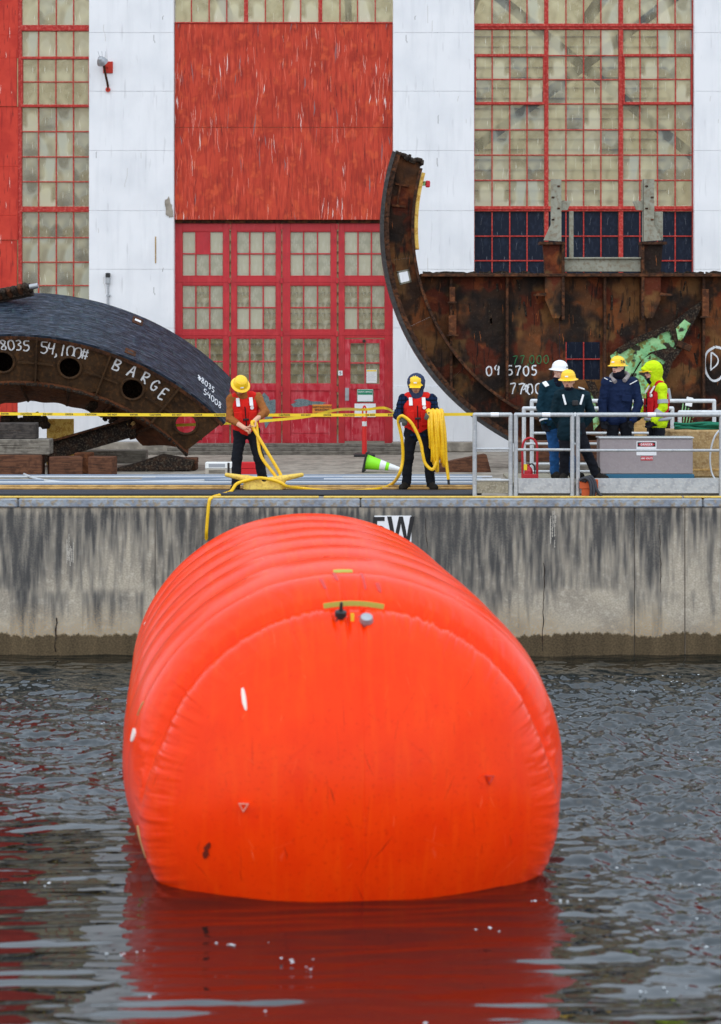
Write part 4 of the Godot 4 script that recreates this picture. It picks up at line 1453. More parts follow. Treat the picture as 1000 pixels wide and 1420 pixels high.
func hull_ring() -> void:
	# circular hull frame standing on the quay: centre of the circle is 4.32 m above the deck
	var R := 4.32
	var RI := 3.71
	var C := Vector3(4.67, DECK + R, -39.0)
	var w := thing("hull_frame_section", "rusty round hull frame with one upright curved arm standing on the quay", "wreck section", Vector3(C.x, DECK, C.z))
	var h := Node3D.new()
	var up := Vector3(0, R, 0)
	# everything below is drawn about the circle's centre
	var part := func(called: String, mesh: Mesh, m: Material, at := Vector3.ZERO, b := Basis()):
		return obj(called, mesh, m, w, up + at, b)
	h.free()
	part.call("outer_shell", arc_band(R - 0.07, R, 161.5, 378.5, -0.55, 0.30, 150), M.black_rim)
	part.call("shell_lip", arc_band(R - 0.16, R - 0.07, 161.9, 378.0, 0.20, 0.27, 150), M.rust_edge)
	part.call("inner_flange", arc_band(RI, RI + 0.05, 196.0, 344.0, -0.30, 0.32, 110), M.rust_edge)
	part.call("inner_flange", arc_band(RI, RI + 0.05, 163.5, 195.99, -0.30, 0.30, 24), M.rust_edge)
	part.call("foam_lining", arc_band(RI - 0.07, RI - 0.004, 164.5, 186.0, -0.1, 0.28, 16), M.foam)
	# web plates between the flanges; a small square is cut out low on the arm
	var hole := [191.4, 194.0]
	for a in [[161.7, 175.58], [175.6, 187.98], [188.0, hole[0]], [hole[1], 205.08], [205.1, 221.88], [221.9, 239.88], [239.9, 257.88], [257.9, 275.08], [275.1, 292.08], [292.1, 312.08], [312.1, 332.08], [332.1, 352.08], [352.1, 378.3]]:
		part.call("web_plate", arc_band(RI + 0.05, R - 0.07, a[0], a[1], -0.03, 0.0, 14), M.rust)
	part.call("web_plate", arc_band(RI + 0.05, 3.90, hole[0], hole[1], -0.03, 0.0, 3), M.rust)
	part.call("web_plate", arc_band(4.06, R - 0.07, hole[0], hole[1], -0.03, 0.0, 3), M.rust)
	for e in [[3.87, 3.90, hole[0] - 0.3, hole[1] + 0.3], [4.06, 4.09, hole[0] - 0.3, hole[1] + 0.3], [3.87, 4.09, hole[0] - 0.45, hole[0]], [3.87, 4.09, hole[1], hole[1] + 0.45]]:
		part.call("cut_edge", arc_band(e[0], e[1], e[2], e[3], 0.0, 0.015, 4), M.grey_post)
	# the arm's burnt top and little ladder rungs
	for k in 9:
		var a := deg_to_rad(161.8 - rng.randf_range(0.0, 0.8))
		var r := RI + 0.04 + k * 0.06
		part.call("torn_edge", bev(Vector3(0.07, rng.randf_range(0.05, 0.12), 0.28), 0.01), M.charred, Vector3(cos(a) * r, sin(a) * r, -0.05), Basis.from_euler(Vector3(rng.randf_range(-0.3, 0.3), 0, deg_to_rad(72) + rng.randf_range(-0.3, 0.3))))
	for a in [168.5, 174.0]:
		var t := deg_to_rad(a)
		part.call("rung", arc_band(RI + 0.16, R - 0.20, a, a + 0.5, 0.02, 0.05, 2), M.inner_rust)
	for r in [RI + 0.3]:
		part.call("rung", arc_band(r, r + 0.03, 168.5, 174.5, 0.022, 0.048, 6), M.inner_rust)
	# bulkhead under the chord, in panels between the stiffeners
	var YT := -0.87
	var ri := RI - 0.002
	var xs := [-3.61, -3.04, -2.03, -1.07, -0.27, 0.49, 1.51, 2.5, 3.61]
	for k in xs.size() - 1:
		var p := PackedVector2Array()
		var x0: float = xs[k] + 0.004
		var x1: float = xs[k + 1] - 0.004
		p.append(Vector2(x0, YT))
		p.append(Vector2(x1, YT))
		for q in 13:
			var x: float = lerpf(x1, x0, q / 12.0)
			p.append(Vector2(x, -max(sqrt(max(ri * ri - x * x, 0.0)), 0.90 + 0.01 * q)))
		if k == 3:
			# the opening burnt through this panel
			var lo := Vector2(-0.96, -2.73)
			var hi := Vector2(-0.34, -2.05)
			part.call("bulkhead_plate", plate_mesh(PackedVector2Array([Vector2(x0, YT), Vector2(x1, YT), Vector2(x1, hi.y), Vector2(x0, hi.y)]), 0.03), M.rust, Vector3(0, 0, -0.12))
			part.call("bulkhead_plate", plate_mesh(PackedVector2Array([Vector2(x0, hi.y), Vector2(lo.x, hi.y), Vector2(lo.x, lo.y), Vector2(x0, lo.y)]), 0.03), M.rust, Vector3(0, 0, -0.12))
			part.call("bulkhead_plate", plate_mesh(PackedVector2Array([Vector2(hi.x, hi.y), Vector2(x1, hi.y), Vector2(x1, lo.y), Vector2(hi.x, lo.y)]), 0.03), M.rust, Vector3(0, 0, -0.12))
			var low := PackedVector2Array([Vector2(x0, lo.y), Vector2(x1, lo.y)])
			for q in 7:
				var x: float = lerpf(x1, x0, q / 6.0)
				low.append(Vector2(x, -sqrt(ri * ri - x * x)))
			part.call("bulkhead_plate", plate_mesh(low, 0.03), M.rust, Vector3(0, 0, -0.12))
		else:
			part.call("bulkhead_plate", plate_mesh(p, 0.03), M.rust, Vector3(0, 0, -0.12))
	# chord flange with burnt debris along it
	part.call("chord_flange", bev(Vector3(7.2, 0.055, 0.5), 0.008), M.rust_edge, Vector3(0, YT + 0.02, -0.02))
	for k in 7:
		var x := -3.55 + k * 1.02
		part.call("torn_edge", ragged_strip(x, x + 0.98, YT + 0.045, 0.06 if k != 2 and k != 3 else 0.03, 0.06, 16), M.charred, Vector3(0, 0, 0.05 - 0.03 * (k % 2)))
	# vertical stiffeners
	for k in range(1, xs.size() - 1):
		var x: float = xs[k]
		var bot := -sqrt(ri * ri - x * x)
		if x < -2.8 or absf(x) > 2.4:
			bot = max(bot, -3.0)
		if k == 5 or k == 3:
			continue
		part.call("stiffener", bev(Vector3(0.05, YT - bot, 0.20), 0.006), M.rust_edge, Vector3(x, (YT + bot) / 2, -0.03))
	# lugs on the left stiffener and the fore-frame bracket
	for e in [[-3.04, -1.2, 0.10, 0.28], [-3.04, -1.75, 0.14, 0.36], [1.51, -1.35, 0.12, 0.5]]:
		part.call("lug", bev(Vector3(e[2], e[3], 0.10), 0.008), M.inner_rust, Vector3(e[0] + 0.02, e[1], 0.10))
		part.call("lug", bev(Vector3(e[2] * 1.6, 0.03, 0.12), 0.004), M.rust_edge, Vector3(e[0] + 0.02, e[1] - e[3] / 2, 0.11))
	part.call("stiffener", bev(Vector3(0.05, 0.72, 0.14), 0.006), M.rust_edge, Vector3(-3.04, -2.56, 0.08))
	# two brackets with grey posts on top
	for s in [-1, 1]:
		var cx := -1.16 if s < 0 else 0.52
		var B := func(pts: Array, t: float, z: float, called: String, m: Material):
			var poly := PackedVector2Array()
			for p in pts:
				poly.append(Vector2(cx + s * p[0] * -1.0, p[1]))
			if s < 0:
				poly.reverse()
			part.call(called, plate_mesh(poly, t), m, Vector3(0, 0, z))
		# x runs outward (away from the pair) with a negative sign
		B.call([[0.10, -0.30], [-0.24, -0.30], [-0.20, -0.84], [0.12, -0.84]], 0.06, 0.12, "bracket_plate", M.rust)
		B.call([[0.10, -0.87], [-0.20, -0.87], [-0.20, -1.28], [-0.06, -1.62], [0.06, -1.62], [0.12, -1.5]], 0.06, 0.14, "bracket_plate", M.rust)
		B.call([[0.16, -0.25], [-0.30, -0.25], [-0.30, -0.30], [0.16, -0.30]], 0.40, 0.05, "bracket_cap", M.rust_edge)
		B.call([[0.15, -0.30], [0.10, -0.30], [0.10, -1.65], [0.15, -1.65]], 0.34, 0.04, "bracket_flange", M.rust_edge)
		B.call([[-0.18, -1.16], [-0.40, -1.19], [-0.40, -1.22], [-0.18, -1.22]], 0.22, 0.12, "bracket_shelf", M.rust_edge)
		B.call([[0.10, 0.88], [-0.09, 0.88], [-0.09, 0.06], [-0.22, -0.22], [0.10, -0.24]], 0.05, 0.10, "post_plate", M.grey_post)
		B.call([[0.10, 0.88], [0.06, 0.88], [0.06, -0.24], [0.10, -0.24]], 0.24, 0.0, "post_flange", M.grey_post)
		B.call([[0.28, 0.48], [0.10, 0.50], [0.10, 0.32], [0.22, 0.33]], 0.10, 0.02, "post_tab", M.grey_post)
		for q in 4:
			part.call("burr", bev(Vector3(0.05, 0.03, 0.03), 0.006), M.rust_edge, Vector3(cx + 0.05 * s * (1 if q % 2 else -1), 0.75 - q * 0.2, 0.13))
	part.call("cross_beam", bev(Vector3(1.46, 0.23, 0.10), 0.008), M.grey_post, Vector3(-0.30, -0.67, 0.0))
	part.call("cross_beam_flange", bev(Vector3(1.46, 0.03, 0.22), 0.006), M.grey_post, Vector3(-0.30, -0.54, 0.0))
	part.call("thin_post", bev(Vector3(0.08, 0.86, 0.06), 0.008), M.grey_post, Vector3(-0.87, -0.12, -0.02))
	part.call("meter_box", bev(Vector3(0.16, 0.52, 0.14), 0.01), M.grey_post, Vector3(0.70, 0.04, -0.05))
	# red lamp on the arm
	part.call("lamp_bracket", bev(Vector3(0.14, 0.08, 0.06), 0.008), M.green_paint, Vector3(-3.56, 0.80, 0.12))
	part.call("red_lamp", bev(Vector3(0.08, 0.12, 0.10), 0.015), M.sign_red, Vector3(-3.46, 0.79, 0.12))
	# torn green plates hanging in front of the bulkhead
	var S := 1.0 / 76.9
	var T := func(pts: Array) -> PackedVector2Array:
		var poly := PackedVector2Array()
		for p in pts:
			poly.append(Vector2((p[0] - 859.0) * S + rng.randf_range(-0.01, 0.01), (320.0 - p[1]) * S + rng.randf_range(-0.01, 0.01)))
		return poly
	part.call("torn_plate", plate_mesh(T.call([[846, 497], [862, 484], [880, 474], [905, 464], [930, 456], [936, 472], [940, 487], [920, 486], [902, 492], [886, 506], [876, 524], [868, 540], [856, 540]]), 0.03), M.green_paint, Vector3(0, 0, 0.02))
	part.call("torn_plate", plate_mesh(T.call([[878, 522], [892, 500], [908, 490], [926, 488], [920, 510], [905, 540], [896, 580], [893, 630], [868, 632], [870, 560]]), 0.03), M.green_paint, Vector3(0.0, 0, 0.12))
	part.call("charred_rim", plate_mesh(T.call([[852, 488], [880, 472], [904, 462], [928, 453], [950, 437], [966, 424], [975, 420], [968, 438], [956, 460], [944, 483], [938, 492], [933, 470], [926, 462], [905, 470], [882, 480], [858, 494]]), 0.05), M.charred, Vector3(0, 0, 0.06))
	part.call("charred_rim", plate_mesh(T.call([[900, 492], [926, 486], [944, 487], [930, 505], [918, 540], [912, 590], [905, 632], [893, 632], [897, 575], [906, 535], [920, 505]]), 0.04), M.charred, Vector3(0, 0, 0.16))
	part.call("torn_plate", plate_mesh(T.call([[936, 458], [948, 446], [956, 452], [946, 472], [940, 480]]), 0.02), M.green_paint, Vector3(0, 0, 0.10))
	part.call("torn_plate", plate_mesh(T.call([[818, 540], [826, 538], [832, 560], [830, 590], [822, 600]]), 0.02), M.green_paint, Vector3(0, 0, 0.06))
	part.call("charred_rim", plate_mesh(T.call([[810, 530], [824, 534], [833, 556], [830, 590], [824, 560], [816, 542]]), 0.05), M.charred, Vector3(0, 0, 0.10))
	part.call("scrap_channel", bev(Vector3(0.26, 0.12, 0.12), 0.01), M.rust_edge, Vector3(1.14, -2.12, 0.16), Basis.from_euler(Vector3(0, 0, -0.4)))
	for k in 5:
		part.call("rod", rod(Vector3(1.0 + 0.04 * k, -4.0, 0.2 + 0.02 * k), Vector3(1.12 + 0.05 * k, -3.15 - 0.04 * k, 0.18), 0.012, 6), M.green_paint)
	part.call("white_tag", bev(Vector3(0.12, 0.16, 0.02), 0.004), M.sign_white, Vector3(1.22, -3.12, 0.24), Basis.from_euler(Vector3(0, 0, -0.2)))
	part.call("lean_beam", bev(Vector3(1.6, 0.14, 0.12), 0.01), M.rust, Vector3(2.0, -3.1, 0.22), Basis.from_euler(Vector3(0, 0, 0.5)))
	# burnt crumbs and weld beads standing proud on the plates
	for k in 46:
		var x := rng.randf_range(-3.0, 1.7)
		var y := rng.randf_range(-3.2, -0.95)
		if x * x + y * y < 12.5 and not (x > -1.1 and x < -0.25 and y < -1.95 and y > -2.85):
			part.call("weld_scar", bev(Vector3(rng.randf_range(0.02, 0.05), rng.randf_range(0.04, 0.3), 0.02), 0.006), M.charred, Vector3(x, y, -0.10), Basis.from_euler(Vector3(0, 0, rng.randf_range(-0.25, 0.25))))
	# chalk figures
	var zc := -0.098
	var plc := func(ox: float, oy: float) -> Callable:
		return func(p: Vector2) -> Vector3: return up + Vector3((ox - 859.0) * S + p.x, (320.0 - oy) * S + p.y, zc)
	chalk(w, "09 5705", plc.call(675.0, 524.0), Vector3(0, 0, 1), 0.17, 0.028, M.chalk, 0.86)
	chalk(w, "77,000", plc.call(712.0, 508.0), Vector3(0, 0, 1), 0.15, 0.014, M.green_chalk, 0.85)
	chalk(w, "7700", plc.call(708.0, 550.0), Vector3(0, 0, 1), 0.19, 0.026, M.chalk, 0.8)
	chalk(w, "~", plc.call(726.0, 548.0), Vector3(0, 0, 1), 0.16, 0.022, M.chalk)
	chalk(w, "O", plc.call(980.0, 531.0), Vector3(0, 0, 1), 0.62, 0.045, M.chalk)
	chalk(w, "D", plc.call(985.0, 517.0), Vector3(0, 0, 1), 0.33, 0.028, M.chalk)

func hull_arch() -> void:
	# curved hull segment lying tipped towards the water on timber cribbing
	var R := 4.80
	var RI := 3.88
	var tilt := deg_to_rad(24.0)
	var apex := Vector3(-6.06, 4.71, -37.5)
	var B := Basis(Vector3(1, 0, 0), tilt)
	var C := apex - B * Vector3(0, R, 0)
	var w := thing("hull_arch_section", "arched black hull segment with round holes, chalked BARGE, resting on timbers", "wreck section", Vector3(C.x, DECK, C.z))
	var off := C - w.position
	var part := func(called: String, mesh: Mesh, m: Material, at := Vector3.ZERO, b := Basis()):
		return obj(called, mesh, m, w, off + B * at, B * b)
	# angles here run from the top, clockwise to the right
	var deg := func(a: float): return 90.0 - a
	var L := 1.85
	var seams := [-42.0, -25.0, -9.0, 3.0, 17.5, 26.0, 37.0, 50.0]
	for k in seams.size() - 1:
		part.call("shell_plate", arc_band(R - 0.04, R + 0.002 * (k % 2), deg.call(seams[k + 1]), deg.call(seams[k]), -L, 0.0, 16), M.black_shell)
	part.call("shell_lip", arc_band(R - 0.10, R - 0.04, deg.call(50.0), deg.call(-42.0), -0.03, 0.012, 90), M.rust_edge)
	part.call("slot_patch", arc_band(R, R + 0.012, deg.call(26.2), deg.call(23.8), -0.32, -0.12, 4), M.rust_edge)
	part.call("slot_patch", arc_band(R, R + 0.014, deg.call(25.6), deg.call(24.4), -0.24, -0.18, 4), M.sign_black)
	part.call("slot_patch", arc_band(R, R + 0.012, deg.call(26.2), deg.call(23.8), -1.72, -1.45, 4), M.rust_edge)
	part.call("slot_patch", arc_band(R, R + 0.014, deg.call(25.7), deg.call(24.3), -1.64, -1.56, 4), M.reflective)
	# web panels with round holes, set back from the lip
	var mid := (R - 0.04 + RI) / 2
	var half_r := (R - 0.04 - RI) / 2
	var holes := [-34.1, -18.3, -2.5, 13.3, 28.9, 44.3]
	var bounds := [-42.0, -26.2, -10.4, 5.4, 21.3, 37.5, 49.8]
	var hr := 0.205
	var low := -0.07
	for k in holes.size():
		var st := start()
		var n := 40
		var inner := []
		var outer := []
		for q in n:
			var an := TAU * q / n
			var d := Vector2(cos(an), sin(an))
			# cell borders in (arc length, radius)
			var lo := Vector2(deg_to_rad(bounds[k] - holes[k]) * mid, -half_r - low)
			var hi := Vector2(deg_to_rad(bounds[k + 1] - holes[k]) * mid, half_r - low)
			var t := 1e9
			if absf(d.x) > 1e-6:
				t = min(t, (hi.x if d.x > 0 else lo.x) / d.x)
			if absf(d.y) > 1e-6:
				t = min(t, (hi.y if d.y > 0 else lo.y) / d.y)
			for e in [[inner, hr], [outer, t]]:
				var u: float = d.x * e[1]
				var v: float = d.y * e[1]
				var a := deg_to_rad(holes[k]) + u / mid
				e[0].append(Vector3(sin(a) * (mid + low + v), cos(a) * (mid + low + v), 0))
		for q in n:
			var r := (q + 1) % n
			for z in [0.0, -0.02]:
				var o := Vector3(0, 0, z)
				quad(st, inner[q] + o, inner[r] + o, outer[r] + o, outer[q] + o, Vector3(0, 0, 1 if z == 0.0 else -1))
			quad(st, inner[q], inner[r], inner[r] + Vector3(0, 0, -0.02), inner[q] + Vector3(0, 0, -0.02), Vector3(sin(deg_to_rad(holes[k])) * mid, cos(deg_to_rad(holes[k])) * mid, 0) - inner[q])
		part.call("web_panel", st.commit(), M.brown_web, Vector3(0, 0, -0.06))
		var ring := PackedVector3Array()
		for q in n:
			ring.append(inner[q])
		part.call("hole_collar", tube(ring, 0.026, 8, true), M.brown_web, Vector3(0, 0, -0.05))
		# stiffeners: radial at each border, and along the middle
		var ab := deg_to_rad(bounds[k])
		part.call("stiffener", bev(Vector3(0.03, half_r * 2, 0.10), 0.004), M.brown_web, Vector3(sin(ab) * mid, cos(ab) * mid, -0.03), Basis(Vector3(0, 0, 1), -ab))
		for e in [[bounds[k], holes[k] - 3.6], [holes[k] + 3.6, bounds[k + 1]]]:
			part.call("stiffener", arc_band(mid + low - 0.012, mid + low + 0.012, deg.call(e[1]), deg.call(e[0]), -0.06, 0.0, 6), M.brown_web)
		if k < 5:
			part.call("back_plate", arc_band(RI - 0.5, R - 0.04, deg.call(bounds[k + 1]), deg.call(bounds[k]), -L * 0.62, -L * 0.6, 8), M.charred)
	part.call("inner_flange", arc_band(RI - 0.05, RI, deg.call(50.5), deg.call(-42.0), -0.30, 0.02, 80), M.inner_rust)
	for k in 60:
		var a := deg_to_rad(lerpf(-38.0, 50.0, k / 59.0))
		part.call("burnt_bead", bev(Vector3(rng.randf_range(0.06, 0.12), rng.randf_range(0.02, 0.06), 0.05), 0.01), M.charred, Vector3(sin(a) * (RI - 0.02), cos(a) * (RI - 0.02), 0.03), Basis(Vector3(0, 0, 1), -a + rng.randf_range(-0.2, 0.2)))
	# inner skin falling away behind the flange
	var st := start()
	var rows := 8
	var segs := 60
	for r in rows:
		for k in segs:
			var P := func(rr: int, kk: int) -> Vector3:
				var t := float(rr) / rows
				var a := deg_to_rad(lerpf(-42.0, 50.0 - 2.0 * t, float(kk) / segs))
				var rad := lerpf(RI - 0.05, 2.72, t) + 0.015 * sin(kk * 0.9 + rr)
				return Vector3(sin(a) * rad, cos(a) * rad, -0.28 - 1.35 * t)
			var a0: Vector3 = P.call(r, k)
			quad(st, a0, P.call(r, k + 1), P.call(r + 1, k + 1), P.call(r + 1, k), Vector3(-a0.x * 0.2, -a0.y, 4.0))
	part.call("inner_skin", st.commit(), M.inner_rust)
	# stringers and hanging scrap on the inner skin
	for e in [[0.0, 0.5], [14.0, 0.5], [27.0, 0.45], [40.0, 0.4]]:
		var a := deg_to_rad(e[0])
		var p0 := Vector3(sin(a) * (RI - 0.08), cos(a) * (RI - 0.08), -0.28)
		var p1 := Vector3(sin(a) * 2.80, cos(a) * 2.80, -1.4)
		part.call("stringer", rod(p0, p0.lerp(p1, 0.9), 0.03, 6), M.rust_edge)
	for k in 16:
		var a := deg_to_rad(rng.randf_range(22.0, 42.0))
		var t := rng.randf_range(0.35, 0.95)
		var rad := lerpf(RI - 0.10, 2.70, t)
		part.call("hanging_scrap", bev(Vector3(rng.randf_range(0.05, 0.18), rng.randf_range(0.06, 0.2), 0.05), 0.01), [M.charred, M.rust_edge, M.timber_pale][k % 3 if k < 14 else 0], Vector3(sin(a) * rad, cos(a) * rad, -0.22 - 1.35 * t), Basis.from_euler(Vector3(rng.randf(), rng.randf(), rng.randf() * 2.0)))
	for k in 8:
		part.call("hanging_scrap", bev(Vector3(rng.randf_range(0.12, 0.3), rng.randf_range(0.08, 0.2), 0.12), 0.02), M.charred, Vector3(-0.15 + k * 0.1 - 0.25, 2.60 + rng.randf_range(-0.15, 0.05), -1.2 + rng.randf_range(-0.1, 0.2)), Basis.from_euler(Vector3(0.3, rng.randf(), rng.randf_range(-0.5, 0.5))))
	# chalk on the web and on the shell
	var on_web := func(a_deg: float, r: float) -> Callable:
		return func(p: Vector2) -> Vector3:
			var a := deg_to_rad(a_deg) + p.x / mid
			return off + B * Vector3(sin(a) * (r + p.y), cos(a) * (r + p.y), -0.056)
	var nf := B * Vector3(0, 0, 1)
	chalk(w, "8035", on_web.call(-2.6, 4.47), nf, 0.19, 0.028, M.chalk, 0.66)
	chalk(w, "54,100#", on_web.call(6.2, 4.45), nf, 0.22, 0.028, M.chalk, 0.56)
	for e in [["B", 22.6, 4.46, 0.22], ["A", 26.2, 4.45, 0.23], ["R", 29.4, 4.45, 0.22], ["G", 32.2, 4.40, 0.21], ["E", 34.9, 4.34, 0.23]]:
		chalk(w, e[0], on_web.call(e[1], e[2]), nf, e[3], 0.032, M.chalk)
	var on_shell := func(a_deg: float, zz: float) -> Callable:
		return func(p: Vector2) -> Vector3:
			var a := deg_to_rad(a_deg) + p.x / R
			return off + B * Vector3(sin(a) * (R + 0.006), cos(a) * (R + 0.006), zz - p.y * 1.8)
	var ns := B * Vector3(sin(0.8), cos(0.8), 0)
	chalk(w, "~8035", on_shell.call(41.0, -0.66), ns, 0.11, 0.018, M.chalk, 0.75)
	chalk(w, "54008", on_shell.call(43.0, -0.3), ns, 0.12, 0.018, M.chalk, 0.75)
	# broken pipe bundle jutting out behind the crown
	for k in 5:
		part.call("broken_pipe", rod(Vector3(-1.6, 4.55 + 0.05 * k, -1.5), Vector3(0.2 - 0.05 * (k % 3), 4.96 + 0.035 * k, -1.45 + 0.05 * (k % 2)), 0.055, 8), M.charred if k % 2 else M.timber_dark)
	part.call("pipe_stub", rod(Vector3(0.15, 5.10, -1.4), Vector3(0.30, 5.13, -1.4), 0.05, 10), M.galvanised)
	for k in 8:
		part.call("pipe_crust", bev(Vector3(0.10, 0.20, 0.14), 0.03), M.charred if k % 2 else M.rust_edge, Vector3(-0.62 + k * 0.10, 4.89 + k * 0.027, -1.40), Basis.from_euler(Vector3(0.2, 0.3, 0.2 + 0.2 * (k % 3))))

# ------------------------------------------------------------------ the lift bag
func bag_point(t: float, an: float) -> Vector3:
	# t < 0: nose cap (t = -1 at its middle), t >= 0: metres behind the seam; an = angle from +x
	var r := 0.0
	var fwd := 0.0
	var seam_dist := 0.0
	var rs := lerpf(1.82, 1.66, smoothstep(-0.5, 0.35, sin(an)))
	var sewn := smoothstep(-0.25, 0.4, sin(an))
	if t < 0.0:
		var rho := 1.0 + t
		r = rs * rho
		fwd = 0.98 * pow(max(1.0 - rho * rho, 0.0), 0.62)
		seam_dist = (1.0 - rho) * rs
	else:
		var body := 6.5
		if t <= body:
			r = lerpf(rs, 1.86, smoothstep(-0.12, 0.62, t)) if t < 0.62 else lerpf(1.86, 1.885, smoothstep(0.62, 2.5, t))
			var g := [0.0, 0.62, 1.72, 2.72, 3.72, 4.72, 5.62, 6.5]
			for k in g.size() - 1:
				if t >= g[k] and t < g[k + 1]:
					var q: float = (t - g[k]) / (g[k + 1] - g[k])
					r -= 0.028 * (exp(-pow((t - g[k]) / 0.022, 2.0)) if k > 0 else 0.0) + 0.028 * exp(-pow((t - g[k + 1]) / 0.022, 2.0))
					r += (0.16 if k > 0 else 0.11 * sewn) * (pow(sin(PI * q), 0.5) - 0.66)
			seam_dist = t
			fwd = -t
		else:
			var q := (t - body) / 1.0
			r = 1.80 * sqrt(max(1.0 - q * q, 0.0))
			fwd = -body - 0.8 * q
			seam_dist = t
	# puckers gather along the seam, which is drawn in by its stitching
	var near := exp(-pow(seam_dist / 0.13, 2.0))
	var push := -0.040 * sewn * exp(-pow(seam_dist / 0.045, 2.0))
	if near > 0.01:
		var nz := wob.get_noise_2d(cos(an) * 30.0, sin(an) * 30.0)
		var amp: float = sewn * clampf(0.25 + 1.6 * wob.get_noise_2d(cos(an) * 9.0 + 7.0, sin(an) * 9.0), 0.0, 1.0)
		push += near * 0.012 * amp * (0.5 + nz) * sin(an * 120.0 + 26.0 * nz)
		push += 0.010 * exp(-pow(seam_dist / 0.25, 2.0)) * wob.get_noise_2d(cos(an) * 120.0 + t * 30.0, sin(an) * 120.0)
	# deep folds at the filling neck on top
	var top := an - PI / 2
	var upper := exp(-pow((seam_dist - 0.05) / 0.22, 2.0))
	for f in [[0.10, 0.030], [0.035, 0.040], [-0.055, 0.035], [-0.16, 0.014], [0.34, 0.014], [0.28, 0.012], [-0.32, 0.012]]:
		push -= f[1] * exp(-pow((top - f[0]) / 0.010, 2.0)) * upper
	push -= 0.02 * exp(-pow(top / 0.10, 2.0)) * upper
	push += 0.012 * wob.get_noise_3d(cos(an) * r * 5.0, sin(an) * r * 5.0, fwd * 5.0)
	r += push if t > -0.5 else push * smoothstep(-1.0, -0.5, t)
	fwd += push * 0.8 if t < 0.0 else 0.0
	var p := Vector3(cos(an) * r * 1.035, sin(an) * r * 0.945, fwd)
	return p

